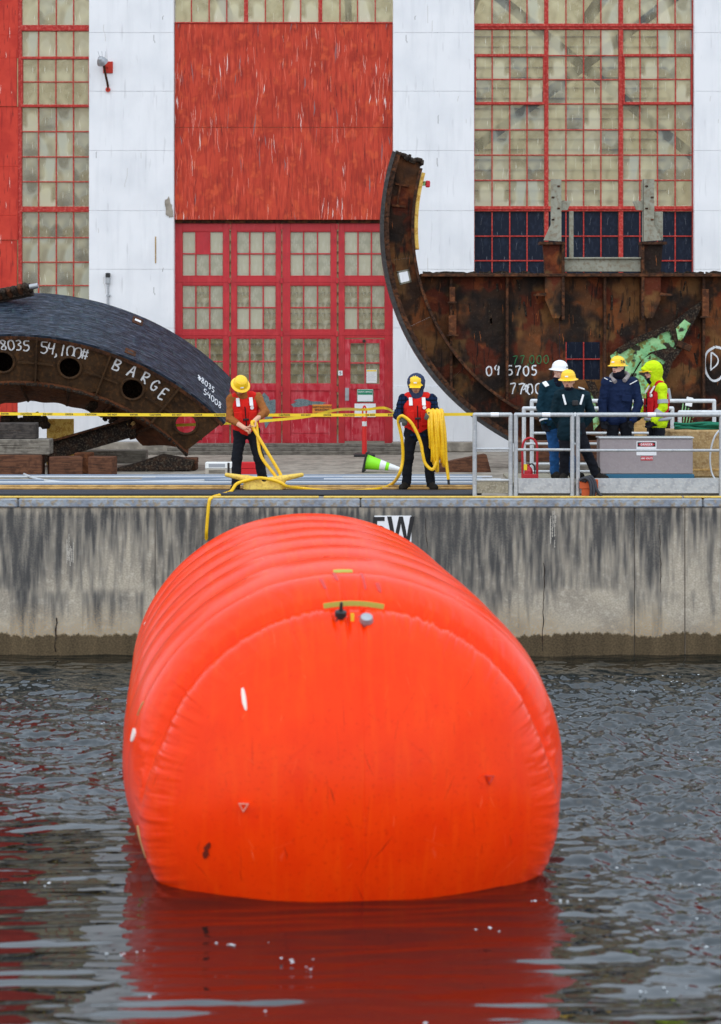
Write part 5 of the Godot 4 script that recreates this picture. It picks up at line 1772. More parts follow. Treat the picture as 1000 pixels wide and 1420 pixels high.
func lift_bag() -> void:
	var dir := Vector3(-0.0836, 0.0, -1.0).normalized()
	var B := Basis(Vector3(0, 1, 0).cross(-dir).normalized(), Vector3.UP, -dir)
	var at := Vector3(-0.08, 0.80, -18.6)
	var bag := thing("lift_bag", "huge orange-red inflated lift bag floating in the water", "lift bag", Vector3(at.x, 0, at.z))
	bag.basis = B
	var off := Vector3(0, at.y, 0)
	var ts := []
	for k in 46:
		ts.append(-1.0 + 0.72 * k / 46.0)
	for k in 40:
		ts.append(-0.28 + 0.28 * k / 40.0)
	for k in 34:
		ts.append(0.62 * k / 34.0)
	var rings := [0.62, 1.72, 2.72, 3.72, 4.72, 5.62, 6.5]
	for g in rings.size() - 1:
		for k in 28:
			ts.append(lerpf(rings[g], rings[g + 1], 0.5 - 0.5 * cos(PI * (k + 0.02) / 28.0)))
	for k in 17:
		ts.append(6.5 + k / 16.0)
	var n := 900
	var V := PackedVector3Array()
	var I := PackedInt32Array()
	for t in ts:
		for k in n:
			V.append(bag_point(t, TAU * k / n) + off)
	for j in ts.size() - 1:
		for k in n:
			var l := (k + 1) % n
			I.append_array(PackedInt32Array([j * n + k, (j + 1) * n + l, (j + 1) * n + k, j * n + k, j * n + l, (j + 1) * n + l]))
	var N := PackedVector3Array()
	N.resize(V.size())
	for t in range(0, I.size(), 3):
		var m := (V[I[t + 2]] - V[I[t]]).cross(V[I[t + 1]] - V[I[t]])
		for c in 3:
			N[I[t + c]] += m
	for i in N.size():
		N[i] = N[i].normalized() if N[i].length_squared() > 0.0 else Vector3(0, 0, 1 if i < n else -1)
	var arr := []
	arr.resize(Mesh.ARRAY_MAX)
	arr[Mesh.ARRAY_VERTEX] = V
	arr[Mesh.ARRAY_NORMAL] = N
	arr[Mesh.ARRAY_INDEX] = I
	var am := ArrayMesh.new()
	am.add_surface_from_arrays(Mesh.PRIMITIVE_TRIANGLES, arr)
	obj("envelope", am, M.vinyl, bag)
	# a patch laid on the bag: outline in (t, angle in degrees)
	var patch := func(called: String, t: float, a: float, wt: float, wa: float, m: Material, lean := 0.0, thick := 0.012, round := true):
		var st := start()
		var q := 14
		var ring := []
		for k in q:
			var an := TAU * k / q
			var c := cos(an)
			var s := sin(an)
			if not round:
				var mx: float = max(absf(c), absf(s))
				c /= mx
				s /= mx
			var jit := rng.randf_range(0.85, 1.1) if round else 1.0
			var tt: float = t + wt * c * jit
			ring.append(bag_point(tt, deg_to_rad(a + (wa * s + lean * c) * jit)))
		var mid := bag_point(t, deg_to_rad(a))
		var out := mid.normalized() if t >= 0.0 else Vector3(mid.x * 0.3, mid.y * 0.3, 1.0).normalized()
		if t > 0.3:
			out = Vector3(mid.x, mid.y, 0).normalized()
		var o := off + out * thick
		for k in q:
			var l := (k + 1) % q
			tri(st, mid + o, ring[k] + o, ring[l] + o, out)
			quad(st, ring[k] + o, ring[l] + o, ring[l] + off - out * 0.03, ring[k] + off - out * 0.03, ring[k] - mid)
		return obj(called, st.commit(), m, bag)
	# welded panel seam down the cap
	var weld := PackedVector3Array()
	for k in 40:
		var yy := lerpf(1.5, -1.2, k / 39.0)
		var rho := Vector2(0.03, yy).length() / 1.66
		weld.append(bag_point(rho - 1.0, atan2(yy, 0.03)) + off + Vector3(0, 0, -0.003))
	obj("weld_seam", tube(weld, 0.007, 6), M.vinyl, bag)
	patch.call("patch", -0.24, 136.0, 0.045, 1.0, M.patch_white, -2.6)
	patch.call("patch", 0.42, 168.0, 0.07, 2.0, M.patch_white)
	patch.call("patch", 0.46, 160.5, 0.04, 0.5, M.patch_tan, 2.4)
	patch.call("patch", 4.6, 168.0, 0.15, 2.4, M.patch_white)
	patch.call("patch", 5.5, 158.0, 0.2, 1.2, M.patch_white)
	patch.call("patch", 1.2, 15.0, 0.15, 1.8, M.patch_white)
	patch.call("patch", 1.7, 23.0, 0.15, 1.8, M.patch_white)
	patch.call("scuff", -0.30, 198.5, 0.016, 1.1, M.scuff, 0.9, 0.010, false)
	patch.call("scuff", -0.285, 201.0, 0.014, 1.3, M.scuff, 0.7, 0.010, false)
	patch.call("weathered_strip", 0.18, 197.5, 0.03, 4.6, M.patch_tan, 0.0, 0.012, false)
	# webbing loops on the cap
	for e in [[-0.47, 181.0], [-0.36, 9.0]]:
		var c := bag_point(e[0], deg_to_rad(e[1])) + off + Vector3(0, 0, 0.025)
		var ring := PackedVector3Array([c + Vector3(-0.035, 0.025, 0), c + Vector3(0.035, 0.022, 0), c + Vector3(-0.004, -0.04, 0)])
		obj("lashing_ring", tube(ring, 0.010, 6, true), M.patch_pink if e[1] > 90 else M.vinyl_dark, bag)
		patch.call("ring_pad", e[0], e[1], 0.06, 3.2 if e[0] < -0.35 else 2.6, M.vinyl, 0.0, 0.006)
	# strap across the neck, with its valve and shackle
	var sp := []
	for k in 9:
		var a := deg_to_rad(lerpf(98.5, 80.5, k / 8.0))
		sp.append(bag_point(-0.01, a) + off + Vector3(0, 0.03, 0.05))
	for k in 9:
		sp[k] = (sp[0] as Vector3).lerp(sp[8], k / 8.0) + Vector3(0, 0.028 * sin(PI * k / 8.0), 0.02 * sin(PI * k / 8.0))
	var st := start()
	for k in 8:
		var a: Vector3 = sp[k]
		var b: Vector3 = sp[k + 1]
		bev_into(st, (a + b) / 2, Vector3((b - a).length() * 1.02, 0.045, 0.012), 0.003, Basis((b - a).normalized(), Vector3.UP, Vector3(0, 0, 1)).orthonormalized())
	obj("strap", st.commit(), M.strap_olive, bag)
	var v := bag_point(-0.05, deg_to_rad(94.0)) + off + Vector3(0.0, -0.02, 0.05)
	obj("inflation_valve", lathe([Vector2(0, 0.14), Vector2(0.012, 0.13), Vector2(0.018, 0.06), Vector2(0.05, 0.05), Vector2(0.05, 0.01), Vector2(0.028, -0.01), Vector2(0.045, -0.05), Vector2(0.045, -0.11), Vector2(0, -0.12)], 12, Basis.from_euler(Vector3(0.25, 0, -0.05))), M.black_rubber, bag, v)
	obj("yellow_tag", bev(Vector3(0.03, 0.13, 0.01), 0.003), M.hose_yellow, bag, v + Vector3(0.10, -0.03, 0.02))
	v = bag_point(-0.07, deg_to_rad(86.2)) + off + Vector3(0, -0.01, 0.04)
	obj("relief_valve", lathe([Vector2(0, 0.05), Vector2(0.05, 0.04), Vector2(0.06, 0.0), Vector2(0.05, -0.05), Vector2(0, -0.06)], 12, Basis.from_euler(Vector3(0.6, 0, 0))), M.galvanised, bag, v)
	obj("relief_pad", lathe([Vector2(0, 0.012), Vector2(0.085, 0.012), Vector2(0.09, -0.01), Vector2(0, -0.02)], 16, Basis.from_euler(Vector3(0.9, 0, 0))), M.vinyl_dark, bag, v + Vector3(0, -0.02, -0.03))
	for e in [[0.42, 93.5, 0.14, 0.5], [0.62, 93.2, 0.04, 1.2], [1.5, 93.6, 0.06, 0.8], [0.25, 97.0, 0.08, 0.5], [0.3, 86.0, 0.14, 0.35], [0.2, 82.0, 0.06, 0.6]]:
		patch.call("fold_tab", e[0], e[1], e[2], e[3], M.vinyl_dark, 0.4, 0.008, false)
	patch.call("spare_strap", 0.72, 90.5, 0.025, 2.6, M.strap_olive, 0.0, 0.012, false)

# ------------------------------------------------------------------ things on the quay
func dk(u: float, v: float) -> Vector3:
	return pos(u, v, 6900.0 / (v - 472.0))

func timber(label: String, size: Vector3, at: Vector3, m: Material, turn := 0.0) -> void:
	var t := thing("timber_block", label, "timber", at, turn, "timbers under the hull segment")
	obj("beam", bev(size, 0.012), m, t, Vector3(0, size.y / 2, 0))
	# end-grain face and checks
	for k in 3:
		obj("drying_crack", bev(Vector3(size.x * rng.randf_range(0.15, 0.5), 0.008, 0.004), 0.001), M.charred, t, Vector3(rng.randf_range(-0.2, 0.2) * size.x, size.y * rng.randf_range(0.25, 0.8), size.z / 2))

func rail_panel(label: String, x0: float, x1: float, z: float, m: Material, base: float, h: float, mids: Array, kick: Material, kick_h: float, label_tag := true) -> void:
	var r := thing("guard_rail", label, "railing", Vector3((x0 + x1) / 2, base, z), 0.0, "railings along the quay edge")
	var hw := (x1 - x0) / 2
	for s in [-1, 1]:
		obj("post", rod(Vector3(s * (hw - 0.03), 0, 0), Vector3(s * (hw - 0.03), h - 0.02, 0), 0.032, 12), m, r)
		obj("elbow", lathe([Vector2(0, 0.033), Vector2(0.02, 0.027), Vector2(0.033, 0.0), Vector2(0.02, -0.027), Vector2(0, -0.033)], 12), m, r, Vector3(s * (hw - 0.03), h - 0.02, 0))
	obj("top_rail", rod(Vector3(-hw + 0.03, h - 0.02, 0), Vector3(hw - 0.03, h - 0.02, 0), 0.032, 12), m, r)
	for y in mids:
		obj("mid_rail", rod(Vector3(-hw + 0.04, y, 0), Vector3(hw - 0.04, y, 0), 0.021, 10), m, r)
	if kick:
		obj("toe_board", bev(Vector3(hw * 2 - 0.13, kick_h, 0.012), 0.003), kick, r, Vector3(0, 0.05 + kick_h / 2, 0.0))
	if label_tag:
		obj("tape_wrap", rod(Vector3(-0.03, h - 0.02, 0), Vector3(0.09, h - 0.02, 0), 0.034, 12), M.sign_white, r)

func tape_run(called: String, label: String, pts: Array, wd: float, lettered: bool) -> void:
	var path := smooth_path(pts, 10)
	var t := thing(called, label, "caution tape", path[0])
	var st := start()
	for i in path.size() - 1:
		var a := path[i] - path[0]
		var b := path[i + 1] - path[0]
		var n := (b - a).cross(Vector3.UP).normalized()
		var h := Vector3(0, wd / 2, 0)
		for s in [-1.0, 1.0]:
			var o: Vector3 = n * 0.0006 * s
			quad(st, a - h + o, b - h + o, b + h + o, a + h + o, n * s)
	obj("ribbon", st.commit(), M.tape_yellow, t)
	if lettered:
		var said := ["CAUTION", "DO NOT", "ENTER"]
		var gap := 0.34
		var run := 0.2
		var total := 0.0
		for i in path.size() - 1:
			total += path[i].distance_to(path[i + 1])
		var k := 0
		while run < total - 0.4:
			var left := run
			var i := 0
			while i < path.size() - 2 and left > path[i].distance_to(path[i + 1]):
				left -= path[i].distance_to(path[i + 1])
				i += 1
			var d := (path[i + 1] - path[i]).normalized()
			var p := path[i] + d * left - path[0]
			var n := d.cross(Vector3.UP).normalized()
			if n.z < 0:
				n = -n
			obj("lettering", text_mesh(said[k % 3], wd * 0.6, 0.001, false, 800), M.sign_black, t, p + n * 0.004, Basis(d if d.x > 0 else -d, Vector3.UP, n).orthonormalized())
			run += gap
			k += 1

func quay_things() -> void:
	# timbers carrying the arch
	timber("brown timber at the bottom of the stack under the hull segment", Vector3(1.6, 0.37, 0.4), Vector3(-6.18, DECK, -36.7), M.timber_brown)
	timber("pale grey timber in the middle of the stack under the hull segment", Vector3(1.5, 0.26, 0.45), Vector3(-6.0, DECK + 0.37, -36.75), M.timber_grey)
	timber("dark timber on top of the stack under the hull segment", Vector3(1.3, 0.27, 0.4), Vector3(-6.15, DECK + 0.63, -36.8), M.timber_dark)
	timber("brown timber with a dark knot, left of the pair of blocks on the quay", Vector3(0.56, 0.33, 0.36), Vector3(-5.02, DECK, -36.75), M.timber_brown, 0.25)
	timber("rust-brown timber standing behind the pair of blocks", Vector3(0.3, 0.36, 0.4), Vector3(-4.78, DECK, -37.4), M.inner_rust)
	timber("dark square timber, right of the pair of blocks on the quay", Vector3(0.42, 0.33, 0.34), Vector3(-4.38, DECK, -36.75), M.timber_brown, -0.15)
	timber("flat rusty packing under the tip of the hull segment", Vector3(0.3, 0.12, 0.5), Vector3(-3.05, DECK, -38.4), M.rust_edge)
	timber("thin board on the packing under the hull tip", Vector3(0.26, 0.10, 0.4), Vector3(-3.02, DECK + 0.12, -38.4), M.timber_brown)
	timber("grey timber lying across behind the hull segment", Vector3(2.4, 0.25, 0.3), Vector3(-5.2, DECK, -40.6), M.timber_grey)
	# dark plate lying under the arch, and a leaning channel
	var pl := obj("steel_plate", plate_mesh(PackedVector2Array([Vector2(-0.75, 0), Vector2(0.72, 0.02), Vector2(0.78, 0.18), Vector2(0.2, 0.28), Vector2(-0.3, 0.12)]), 0.6), M.charred, self, Vector3(-3.7, DECK + 0.005, -38.2))
	tag(pl, "dark flat steel scrap on the quay below the arch's tip", "scrap")
	var ch := thing("steel_channel", "dark steel channel leaning under the arch behind the timbers", "scrap", Vector3(-5.6, DECK, -39.2))
	obj("web", bev(Vector3(2.2, 0.32, 0.05), 0.008), M.charred, ch, Vector3(0.45, 0.42, 0), Basis.from_euler(Vector3(0, 0, 0.28)))
	obj("flange", bev(Vector3(2.2, 0.04, 0.22), 0.006), M.rust_edge, ch, Vector3(0.40, 0.59, 0.08), Basis.from_euler(Vector3(0, 0, 0.28)))
	obj("foot", bev(Vector3(0.3, 0.32, 0.3), 0.01), M.timber_dark, ch, Vector3(-0.35, 0.16, 0))
	var ol := thing("tan_panel", "tan painted panel standing behind the arch beside the timbers", "panel", Vector3(-5.55, DECK, -40.0))
	box("board", Vector3(-0.25, 0, -0.02), Vector3(0.25, 0.85, 0.02), M.foam, ol)
	box("batten", Vector3(-0.25, 0.4, 0.02), Vector3(0.25, 0.48, 0.05), M.timber_brown, ol)
	var op := thing("orange_stake", "short orange stake on the quay under the arch", "stake", Vector3(-5.18, DECK, -39.5))
	obj("shaft", rod(Vector3(0, 0, 0), Vector3(0, 0.5, 0), 0.045), M.orange_block, op)
	obj("cap", rod(Vector3(0, 0.5, 0), Vector3(0, 0.53, 0), 0.05), M.orange_block, op)
	# two cartons by the doors
	for k in 2:
		var c := thing("carton", ["lower of two long red-ended cartons on the quay behind the bending worker", "upper of two long red-ended cartons on the quay behind the bending worker"][k], "carton", Vector3(-2.30, DECK + 0.105 * k, -37.2), 0.0, "long cartons behind the bending worker")
		box("carton_body", Vector3(-0.36, 0, -0.15), Vector3(0.10, 0.10, 0.15), M.carton_grey if k == 0 else M.paper, c, 0.005)
		box("carton_end", Vector3(0.102, 0, -0.15), Vector3(0.55, 0.10, 0.15), M.carton_red, c, 0.005)
		box("carton_band", Vector3(0.02, -0.0, 0.15), Vector3(0.06, 0.10, 0.153), M.timber_dark, c, 0.001)
		box("print_patch", Vector3(0.14, 0.03, 0.15), Vector3(0.24, 0.08, 0.152), M.paper, c, 0.001)
		box("print_patch", Vector3(-0.3, 0.02, 0.15), Vector3(-0.02, 0.08, 0.152), M.reflective_grey if k else M.timber_grey, c, 0.001)
	# planks along the foot of the doors
	for k in 3:
		var b := obj("plank", bev(Vector3(5.4 - k * 0.6, 0.07, 0.24), 0.008), M.timber_grey, self, Vector3(-1.8 + 0.3 * k, DECK + 0.035 + 0.07 * k, -43.6 - 0.12 * k), Basis.from_euler(Vector3(0, rng.randf_range(-0.01, 0.01), 0)))
		tag(b, ["lowest weathered plank lying along the foot of the red doors", "middle weathered plank in the pile along the red doors", "topmost weathered plank in the pile along the red doors"][k], "plank", "planks below the doors")
	var bk := obj("cut_timber_wedge", plate_mesh(PackedVector2Array([Vector2(-0.55, 0), Vector2(0.5, 0), Vector2(0.42, 0.30), Vector2(0.38, 0.31), Vector2(-0.55, 0.12)]), 0.35), M.timber_brown, self, Vector3(1.78, DECK, -37.9))
	tag(bk, "brown wedge-cut timber on the quay beside the hose worker", "timber")
	# traffic delineator and fallen cone
	var dp := dk(505.5, 633.0)
	var dl := thing("delineator_post", "tall red delineator post with white band in front of the wicket door", "post", dp)
	obj("shaft", lathe([Vector2(0, 0), Vector2(0.055, 0), Vector2(0.05, 0.02), Vector2(0.045, 0.72), Vector2(0.04, 0.78), Vector2(0, 0.78)], 14), M.post_red, dl)
	obj("white_band", lathe([Vector2(0.0465, 0.60), Vector2(0.048, 0.605), Vector2(0.0475, 0.69), Vector2(0.046, 0.695)], 14), M.reflective, dl)
	obj("handle", tube(smooth_path([Vector3(-0.032, 0.76, 0), Vector3(-0.034, 0.92, 0), Vector3(0, 1.0, 0), Vector3(0.034, 0.92, 0), Vector3(0.032, 0.76, 0)], 5), 0.016), M.post_red, dl)
	obj("base", bev(Vector3(0.42, 0.05, 0.42), 0.012), M.black_rubber, dl, Vector3(0, 0.027, 0))
	var cb := dk(512.0, 655.0)
	var cn := thing("traffic_cone", "lime green traffic cone lying on its side on the quay", "cone", cb)
	var lie := Basis(Vector3(0, 0, 1), deg_to_rad(-104.0)) * Basis(Vector3(0, 1, 0), 0.35)
	var tip := Basis(Vector3(0, 1, 0), -0.12) * Basis(Vector3(0, 0, 1), deg_to_rad(-102.0))
	obj("base", bev(Vector3(0.36, 0.035, 0.36), 0.02), M.black_rubber, cn, Vector3(-0.06, 0.185, 0), tip)
	var st := start()
	var prof := [[0.0, 0.135], [0.26, 0.092], [0.36, 0.075], [0.42, 0.065], [0.52, 0.048], [0.62, 0.032], [0.66, 0.028]]
	for e in [[0, 1, "cone_body", M.cone_green], [1, 2, "white_collar", M.reflective], [2, 3, "cone_body", M.cone_green], [3, 5, "white_collar", M.reflective], [5, 6, "cone_body", M.cone_green]]:
		var pr := []
		for q in range(e[0], e[1] + 1):
			pr.append(Vector2(prof[q][1] + (0.002 if e[2] == "white_collar" else 0.0), prof[q][0]))
		if e[0] == 5:
			pr.append(Vector2(0.0, 0.665))
		obj(e[2], lathe(pr, 24), e[3], cn, Vector3(-0.06, 0.185, 0), tip)
	# caution tape along the quay, and a second run to the post
	tape_run("caution_tape", "long yellow caution tape strung straight across the quay", [pos(-160, 572, 34.2), pos(80, 574.5, 34.2), pos(300, 575.5, 34.2), pos(480, 575.5, 34.2), pos(657, 574.5, 34.0)], 0.048, true)
	tape_run("caution_tape", "thin twisted yellow tape looped from the red post towards the doors", [pos(238, 590, 39.0), pos(330, 586, 39.0), pos(420, 578.5, 39.5), pos(470, 568, 40.5), Vector3(dp.x, dp.y + 0.93, dp.z + 0.05), pos(535, 566, 42.0), pos(552, 577, 43.0)], 0.05, false)
	# cleat
	cleat()
	# cables lying along the quay
	for k in 15:
		var v: float = [661.0, 663.0, 665.5, 668.0, 670.5, 673.0, 676.0, 683.5, 685.0, 686.6, 688.0, 684.2, 666.6, 664.2, 679.0][k]
		var x0: float = [-12.0, -12.0, -3.6, -12.0, -6.0, -12.0, -12.0, -12.0, -12.0, -12.0, -12.0, -12.0, -0.6, -3.4, -12.0][k]
		var x1: float = [1.9, 2.2, 2.0, 2.1, 2.0, 2.3, 2.2, 1.75, 1.8, 1.8, 1.7, 1.72, 2.3, -0.3, 2.0][k]
		var z := -6900.0 / (v - 472.0)
		var m: Material = [M.cable_blue, M.cable_white, M.cable_blue, M.cable_blue, M.cable_white, M.cable_blue, M.timber_pale, M.cable_black, M.cable_black, M.cable_black, M.cable_black, M.cable_black, M.cable_white, M.cable_blue, M.timber_pale][k]
		var r := 0.02 if k < 7 or k > 11 else 0.026
		var pts := []
		for q in 14:
			var x := lerpf(x0, x1, q / 13.0)
			pts.append(Vector3(x, DECK + r, z + 0.05 * wob.get_noise_2d(x * 3.0, k * 40.0)))
		var c := obj("cable", tube(smooth_path(pts, 5), r, 7), m)
		if k >= 7 and k <= 11:
			tag(c, "%s black cable from the water in the bundle along the quay edge" % ["fifth", "third", "second", "nearest", "fourth"][k - 7], "cable", "black cables along the quay edge")
		elif m == M.cable_blue:
			tag(c, "%s pale blue line from the shed among those along the quay" % {0: "nearest", 13: "second", 2: "third", 3: "fourth", 5: "fifth"}[k], "hose", "pale blue lines along the quay")
		elif m == M.cable_white:
			tag(c, "%s of three white lines among the blue ones along the quay" % {1: "farthest", 12: "middle", 4: "nearest"}[k], "cable", "white lines along the quay")
		else:
			tag(c, ["yellowish pipe lying along the quay in front of the worker's feet", "thin tan lath lying along the quay near the cleat"][0 if k == 6 else 1], "pipe")
	var wl := obj("white_line", tube(smooth_path([dk(-40, 640), dk(0, 649) + Vector3(0, 0.18, 0), dk(30, 660) + Vector3(0, 0.05, 0), dk(70, 669) + Vector3(0, 0.02, 0), dk(150, 671) + Vector3(0, 0.02, 0), dk(320, 667) + Vector3(0, 0.02, 0)], 8), 0.02, 7), M.cable_white)
	tag(wl, "white line curving down from the timbers onto the quay at far left", "cable")
	# deck paint and litter
	var ln := obj("yellow_scrap", bev(Vector3(0.10, 0.03, 0.06), 0.008), M.tape_yellow, self, dk(176, 653) + Vector3(0, 0.015, 0))
	tag(ln, "small yellow scrap on the quay right of the timbers", "scrap")
	var cw := obj("wood_chip", bev(Vector3(0.10, 0.06, 0.08), 0.02), M.timber_pale, self, dk(58, 657) + Vector3(0, 0.03, 0), Basis.from_euler(Vector3(0.2, 0.4, 0.2)))
	tag(cw, "small pale wood chip on the quay between the timbers", "scrap")
	platform()

func cleat() -> void:
	var d := 32.75
	var s := d / 3000.0
	var c := thing("mooring_cleat", "rusting yellow two-horned mooring cleat at the quay edge", "cleat", Vector3((366.5 - 500.0) * s, DECK, -d))
	var jobs := []
	var b := []
	var H := 0.21
	for q in [-1.0, 1.0]:
		b.append([Vector3(q * 0.10, H - 0.035, 0), Vector3(q * 0.57, H + 0.055, 0), 0.060, 0.032])
		b.append([Vector3(q * 0.22, 0.03, 0), Vector3(q * 0.26, H - 0.02, 0), 0.10, 0.055])
	b.append([Vector3(-0.18, 0.05, 0), Vector3(0.18, 0.05, 0), 0.085, 0.085])
	b.append([Vector3(-0.24, 0.10, 0), Vector3(0.24, 0.10, 0), 0.05, 0.05])
	jobs.append([b, 0.012, 0.05])
	obj("horns", soft(jobs), M.cleat_yellow, c)
	obj("base_plate", bev(Vector3(0.74, 0.03, 0.34), 0.01), M.cleat_yellow, c, Vector3(0, 0.016, 0))
	for q in [[-0.3, 0.12], [0.3, 0.12], [-0.3, -0.12], [0.3, -0.12]]:
		obj("bolt", rod(Vector3(q[0], 0.03, q[1]), Vector3(q[0], 0.055, q[1]), 0.022, 6), M.rust_edge, c)

func platform() -> void:
	# landing behind the railings
	var top := DECK + 0.20
	var p := thing("landing_platform", "low grey landing platform behind the right-hand railings", "platform", Vector3(4.2, DECK, -33.1))
	for k in 16:
		box("deck_board", Vector3(-1.95 + k * 0.36, 0.15, -1.05), Vector3(-1.95 + k * 0.36 + 0.35, 0.20, 1.0), M.plate_tan, p, 0.004)
	for z in [-0.9, 0.9]:
		box("bearer", Vector3(-1.9, 0.0, z - 0.05), Vector3(3.8, 0.149, z + 0.05), M.timber_grey, p)
	# railings at the edge
	var z := -31.85
	var s := -z / 3000.0
	rail_panel("short grey railing panel with tan toe plate, leftmost at the quay edge", (655.5 - 500) * s, (711.0 - 500) * s, z, M.aluminium, DECK, 1.225, [0.70, 0.24], M.plate_tan, 0.18)
	rail_panel("middle grey railing panel in front of the red cart and blue-jeaned worker", (712.5 - 500) * s, (796.5 - 500) * s, z + 0.01, M.aluminium, DECK, 1.225, [0.69], M.aluminium, 0.22)
	rail_panel("long grey railing panel in front of the electrical box", (798.5 - 500) * s, (1003.0 - 500) * s, z, M.aluminium, DECK, 1.225, [0.68], M.aluminium, 0.22)
	rail_panel("railing panel right of the long one", (1004.5 - 500) * s, (1130.0 - 500) * s, z, M.aluminium, DECK, 1.225, [0.68], M.aluminium, 0.22, false)
	# white railings behind the workers
	z = -34.3
	s = -z / 3000.0
	rail_panel("white railing behind the workers, nearer run", (724.0 - 500) * s, (935.0 - 500) * s, z, M.white_rail, DECK, 1.24, [0.66, 0.22], null, 0.0, false)
	rail_panel("white railing behind the hi-vis worker, right run", (940.0 - 500) * s, (1080.0 - 500) * s, z, M.white_rail, DECK, 1.18, [0.6], null, 0.0, false)
	z = -35.0
	s = -z / 3000.0
	rail_panel("white railing farther back, beside the chalk figures", (735.0 - 500) * s, (993.0 - 500) * s, z, M.white_rail, DECK, 1.34, [0.8, 0.3], null, 0.0, false)
	# red hand cart
	var c := thing("cylinder_cart", "red hoop-framed extinguisher cart behind the railing", "cart", Vector3((734.5 - 500) * 32.5 / 3000.0, DECK + 0.2, -32.45))
	obj("hoop", tube(smooth_path([Vector3(-0.11, 0.02, 0), Vector3(-0.11, 0.3, 0), Vector3(-0.11, 0.5, 0), Vector3(-0.075, 0.60, 0), Vector3(0, 0.635, 0), Vector3(0.075, 0.60, 0), Vector3(0.11, 0.5, 0), Vector3(0.11, 0.3, 0), Vector3(0.11, 0.02, 0)], 5), 0.018, 8), M.cart_red, c)
	box("tray", Vector3(-0.12, 0.0, -0.10), Vector3(0.12, 0.04, 0.10), M.cart_red, c)
	box("tray_front", Vector3(-0.12, 0.04, 0.085), Vector3(0.12, 0.10, 0.10), M.cart_red, c)
	obj("cylinder", lathe([Vector2(0, 0.0), Vector2(0.06, 0.0), Vector2(0.065, 0.02), Vector2(0.065, 0.10), Vector2(0.045, 0.15), Vector2(0.02, 0.17), Vector2(0.02, 0.20), Vector2(0, 0.20)], 16), M.cart_red, c, Vector3(-0.02, 0.041, 0))
	obj("label", bev(Vector3(0.05, 0.09, 0.004), 0.001), M.sign_yellow, c, Vector3(-0.07, 0.20, 0.05))
	obj("nozzle_hose", tube(smooth_path([Vector3(-0.02, 0.23, 0), Vector3(0.03, 0.25, 0.03), Vector3(0.07, 0.20, 0.03), Vector3(0.07, 0.10, 0.03)], 6), 0.012, 6), M.black_rubber, c)
	# electrical box
	var d := 32.35
	s = d / 3000.0
	var e := thing("electrical_box", "grey steel electrical box with DANGER sign behind the railing", "electrical box", Vector3((896.0 - 500) * s, DECK + 0.20, -d))
	box("cabinet", Vector3(-0.70, 0.10, -0.35), Vector3(0.70, 0.63, 0.0), M.box_grey, e, 0.012)
	box("lid", Vector3(-0.715, 0.632, -0.37), Vector3(0.715, 0.655, 0.02), M.box_lid, e, 0.006)
	box("skid", Vector3(-0.60, 0.0, -0.3), Vector3(0.72, 0.098, 0.02), M.skid_blue, e, 0.008)
	for k in 9:
		obj("rivet", rod(Vector3(-0.5 + k * 0.13, 0.05, 0.02), Vector3(-0.5 + k * 0.13, 0.05, 0.028), 0.010, 6), M.skid_blue, e)
	var sg := thing("danger_sign", "white DANGER HIGH VOLTAGE sign on the electrical box", "sign", Vector3((896.5 - 500) * s, DECK + 0.20 + 0.47, -d + 0.004))
	box("plate", Vector3(-0.15, -0.09, -0.003), Vector3(0.15, 0.12, 0.003), M.sign_white, sg, 0.002)
	box("black_field", Vector3(-0.135, 0.04, 0.003), Vector3(0.135, 0.108, 0.005), M.sign_black, sg, 0.001)
	obj("red_oval", lathe([Vector2(0, 0.002), Vector2(0.12, 0.002), Vector2(0.12, -0.001), Vector2(0, -0.001)], 24, Basis.from_euler(Vector3(PI / 2, 0, 0))), M.sign_red, sg, Vector3(0, 0.074, 0.0065), Basis().scaled(Vector3(1, 0.24, 1)))
	obj("lettering", text_mesh("DANGER", 0.032, 0.002), M.sign_white, sg, Vector3(0, 0.074, 0.010))
	obj("lettering", text_mesh("HIGH VOLTAGE", 0.028, 0.002), M.sign_black, sg, Vector3(0, -0.01, 0.005))
	var s2 := thing("voltage_label", "small red 480 VOLTS label on the electrical box", "sign", Vector3((897.0 - 500) * s, DECK + 0.20 + 0.335, -d + 0.004))
	box("plate", Vector3(-0.09, -0.03, -0.003), Vector3(0.09, 0.03, 0.003), M.sign_red, s2, 0.002)
	obj("lettering", text_mesh("480 VOLTS", 0.026, 0.002), M.sign_white, s2, Vector3(0, 0, 0.005))
	# tan block with green lashing, behind the box at right
	var t := thing("concrete_block", "tan concrete block behind the electrical box at right", "block", Vector3(5.45, DECK + 0.2, -33.5))
	box("block", Vector3(-0.72, 0.0, -0.4), Vector3(1.3, 0.72, 0.3), M.tan_block, t, 0.02)
	box("chamfer_strip", Vector3(-0.73, 0.10, 0.30), Vector3(1.3, 0.13, 0.31), M.timber_pale, t, 0.004)
	var gs := thing("green_lashing", "green webbing strap heaped on the tan block", "strap", Vector3(5.35, DECK + 0.92, -33.45))
	for k in 4:
		var pts := []
		for q in 6:
			pts.append(Vector3(-0.5 + q * 0.2, 0.02 + 0.025 * k + 0.012 * sin(q * 2.0 + k), 0.05 * sin(q * 1.3 + k * 2.0)))
		obj("webbing", tube(smooth_path(pts, 5), 0.022, 5), M.green_strap, gs)
	var wp := thing("timber_prop", "yellowish timber prop standing behind the workers' railing", "timber", Vector3((888.0 - 500) * 36.0 / 3000.0, DECK, -36.0))
	box("prop", Vector3(-0.10, 0, -0.05), Vector3(0.10, 1.05, 0.05), M.timber_pale, wp, 0.006)
	box("prop_cleat", Vector3(-0.14, 0.3, 0.05), Vector3(0.14, 0.4, 0.08), M.timber_brown, wp, 0.006)
	var bt := thing("timber_baulk", "long brown timber baulk behind the white railing", "timber", Vector3(3.35, DECK, -36.2))
